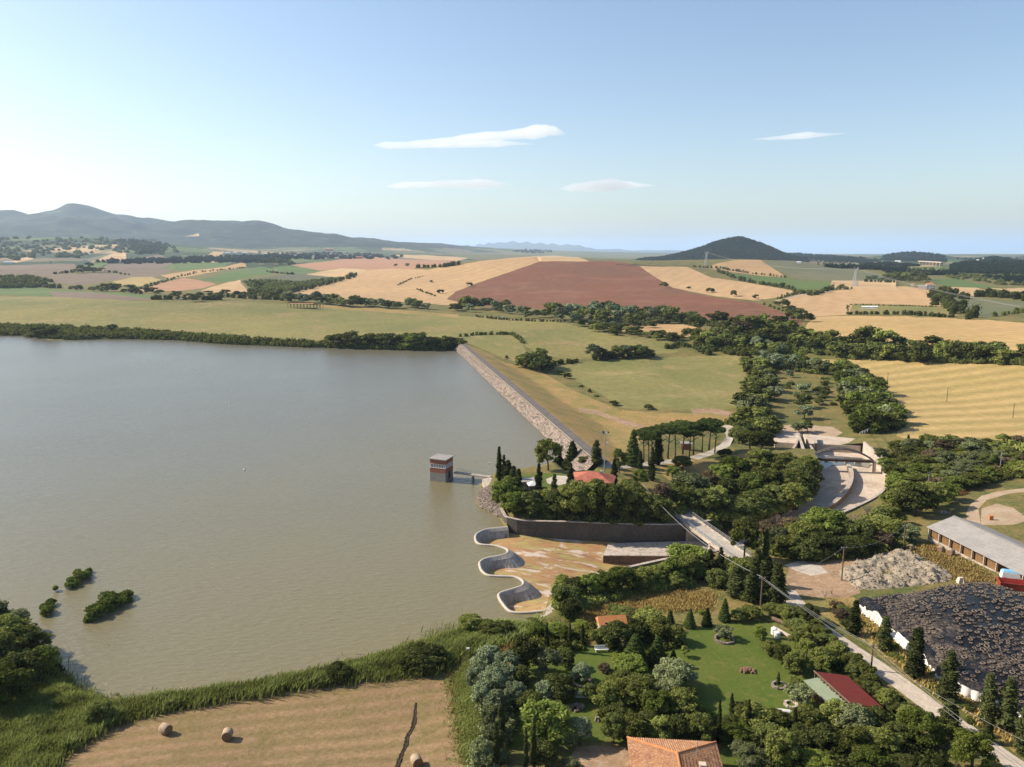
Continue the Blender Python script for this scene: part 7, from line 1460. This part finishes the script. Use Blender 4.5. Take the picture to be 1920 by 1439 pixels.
# ---- far buildings
def far(px, py, wpx, hpx, label, wm=None, rm=None, dr=.6, rz=0, roof='gable', cat='house', name='farmhouse', group=None, wins=False):
    p = hit(px, py); dep = p.y*cP+(CAMH-p.z)*sP; w_ = wpx*dep/F; h_ = hpx*dep/F; return house(px, py, w_, w_*dr, h_*.68, rz-math.degrees(math.atan2(p.x, p.y)), wm or M_white, rm or M_terra, label, roof, h_*.34, wins=wins, cat=cat, name=name, group=group)
far(1317, 630, 26, 13, 'long pink farmhouse with a terracotta roof below the red field', M_salmon, M_terra, .5, -12, wins=True); far(1350, 634, 22, 11, 'low white farmhouse with an orange roof beside the pink one', M_white, M_terrao, .6, 10, wins=True); far(1337, 631, 9, 10, 'dark narrow shed between the pink and the white farmhouse', M_concd, M_terra, .8, name='shed', cat='shed')
p = hit(1399, 632)
for k in range(7):
    q = MB(); q.box((0, 0, 2), (1.3, 1.3, 4.4), taper=.9); tag(q.build('stone_pillar', M_cream, loc=(p.x+(k-3)*2.0, p.y, p.z)), 'pale ruined pillar in the row behind the farm trees', 'pillar', 'row of ruined pillars')
far(1744, 543, 15, 13, 'white two storey farmhouse below the dark grove', M_white, M_terra, .8, 10, 'hip', wins=True); far(1729, 543, 14, 8, 'grey brown barn left of the white two storey farmhouse', M_cream, M_roofg, .8, cat='barn', name='barn'); far(1711, 537, 5, 5, 'tiny white hut left of the grey brown barn', name='hut', cat='hut')
far(1682, 524, 14, 9, 'orange farmhouse at the left end of the dark grove', M_salmon, M_terra, .6)
for x, y, w_, lb in [(1719, 515, 12, 'white roofed shed beyond the grove, left of three'), (1735, 515, 12, 'white roofed shed beyond the grove, middle of three'), (1762, 510, 10, 'white roofed shed beyond the grove, right of three')]: far(x, y, w_, 4, lb, M_concg, M_white, .7, cat='shed', name='shed')
far(1683, 494, 10, 5, 'pale long warehouse left of the far viaduct', M_white, M_white, .5, cat='warehouse', name='warehouse')
far(1843, 489, 3.2, 8, 'white tower on the low hill at far right', M_white, M_white, 1, roof='flat', cat='tower', name='tower'); far(1833, 491, 4, 4, 'white house left of the hilltop tower', M_white, M_white); far(1498, 493, 8, 3.5, 'white shed beyond the grey green hill', M_white, M_white, cat='shed', name='shed'); far(1909, 501, 8, 3, 'pale building in the plain at the right edge', M_cream, M_terra)
far(1641, 496, 5, 4, 'sand coloured house among far trees, left one', M_cream, M_terra); far(1635, 497, 4, 3, 'smaller sand coloured house beside it', M_cream, M_cream)
for x, w_, lb in [(1620, 8, 'white caravan like shed in the rough plot, leftmost'), (1630, 8, 'white shed in the rough plot, second'), (1640, 9, 'white shed in the rough plot, rightmost')]: far(x, 579, w_, 5, lb, M_white, M_white, .6, cat='shed', name='shed')
far(17, 495, 16, 4, 'long white building at the far left edge', M_white, M_white, .4); far(158, 492, 5, 5, 'tiny white house before the distant wooded hill', M_white, M_white); far(96, 495, 3, 4, 'tiny pale house right of the long white building', M_cream, M_terra)
far(167, 508, 9, 7, 'reddish farmhouse inside the far left grove', M_cream, M_terra); far(176, 510, 6, 5, 'pale annex of the far left grove farmhouse', M_white, M_terra)
for x, w_, lb in [(427, 10, 'white building of the foothill hamlet, leftmost'), (441, 7, 'white building of the foothill hamlet, second'), (459, 9, 'white building of the foothill hamlet, rightmost')]: far(x, 477, w_, 4, lb, M_white, M_white)
far(487, 476, 5, 5, 'sand coloured house right of the foothill hamlet', M_cream, M_terra); far(617, 471, 14, 5, 'pinkish house at the foot of the wooded slope', M_salmon, M_terra); far(674, 485, 12, 4, 'reddish long barn on the pink stubble hill', M_brick, M_terra, cat='barn', name='barn')
for x, w_, lb in [(490, 9, 'sand coloured farm on the green hilltop, left part'), (518, 8, 'sand coloured farm on the green hilltop, right part')]: far(x, 498, w_, 4, lb, M_cream, M_terra)
for x, y, w_, h_, lb in [(1054, 602, 4, 7, 'small cream hut among the trees below the red field'), (942, 598, 6, 5, 'little white hut behind the pasture crest'), (992, 586, 7, 4, 'small pale shed right of the grey green trees'), (340, 563, 5, 4, 'pale hut at the left end of the crest thicket')]: far(x, y, w_, h_, lb, M_white if x != 1054 else M_cream, M_roofg, cat='hut', name='hut')
far(1254, 631, 5, 4, 'small white van like box in front of the straw plot', M_white, M_white, cat='shed', name='shed')
# long open hay shelter on the pasture
p = hit(573, 579); e_ = empty('field_shelter', p, R_(-4), 'long open rust roofed shelter on posts on the left pasture', 'shelter'); Ls = 34
q = MB(); q.add([(-Ls/2, 0, 4.9), (Ls/2-9, 0, 4.9), (Ls/2-9, 4, 5.3), (-Ls/2, 4, 5.3), (-Ls/2, 0, 5.0), (Ls/2-9, 0, 5.0), (Ls/2-9, 4, 5.4), (-Ls/2, 4, 5.4)], [(3, 2, 1, 0), (4, 5, 6, 7), (0, 1, 5, 4), (1, 2, 6, 5), (2, 3, 7, 6), (3, 0, 4, 7)]); q.build('roof', M_terra, e_)
for k in range(11):
    q = MB(); 
    for s in (-1, 1): q.box((-Ls/2+k*Ls/10, s*3.8, 2.3), (.35, .35, 4.8))
    q.build('post', M_wood, e_)
q = MB(); q.box((3, 0, .4), (Ls*.5, 3, .7)); q.build('stored_bales', M_haybr, e_)
# far viaduct
A = at(1722, 492, 0); pa = hit(1724, 496); pb = hit(1768, 501); dv = pb-pa; L = dv.length; e_ = empty('viaduct', (pa.x, pa.y, pa.z), math.atan2(dv.y, dv.x), 'pale straight road viaduct on piers in the far plain', 'viaduct')
q = MB(); q.box((L/2, 0, 11), (L, 12, 3)); q.build('deck', M_conc, e_)
for k in range(7): q = MB(); q.box((L*(k+.5)/7, 0, 4), (4, 8, 14)); q.build('pier', M_conc, e_)
for q_ in list(bpy.data.meshes):
    if q_.users == 0: bpy.data.meshes.remove(q_)
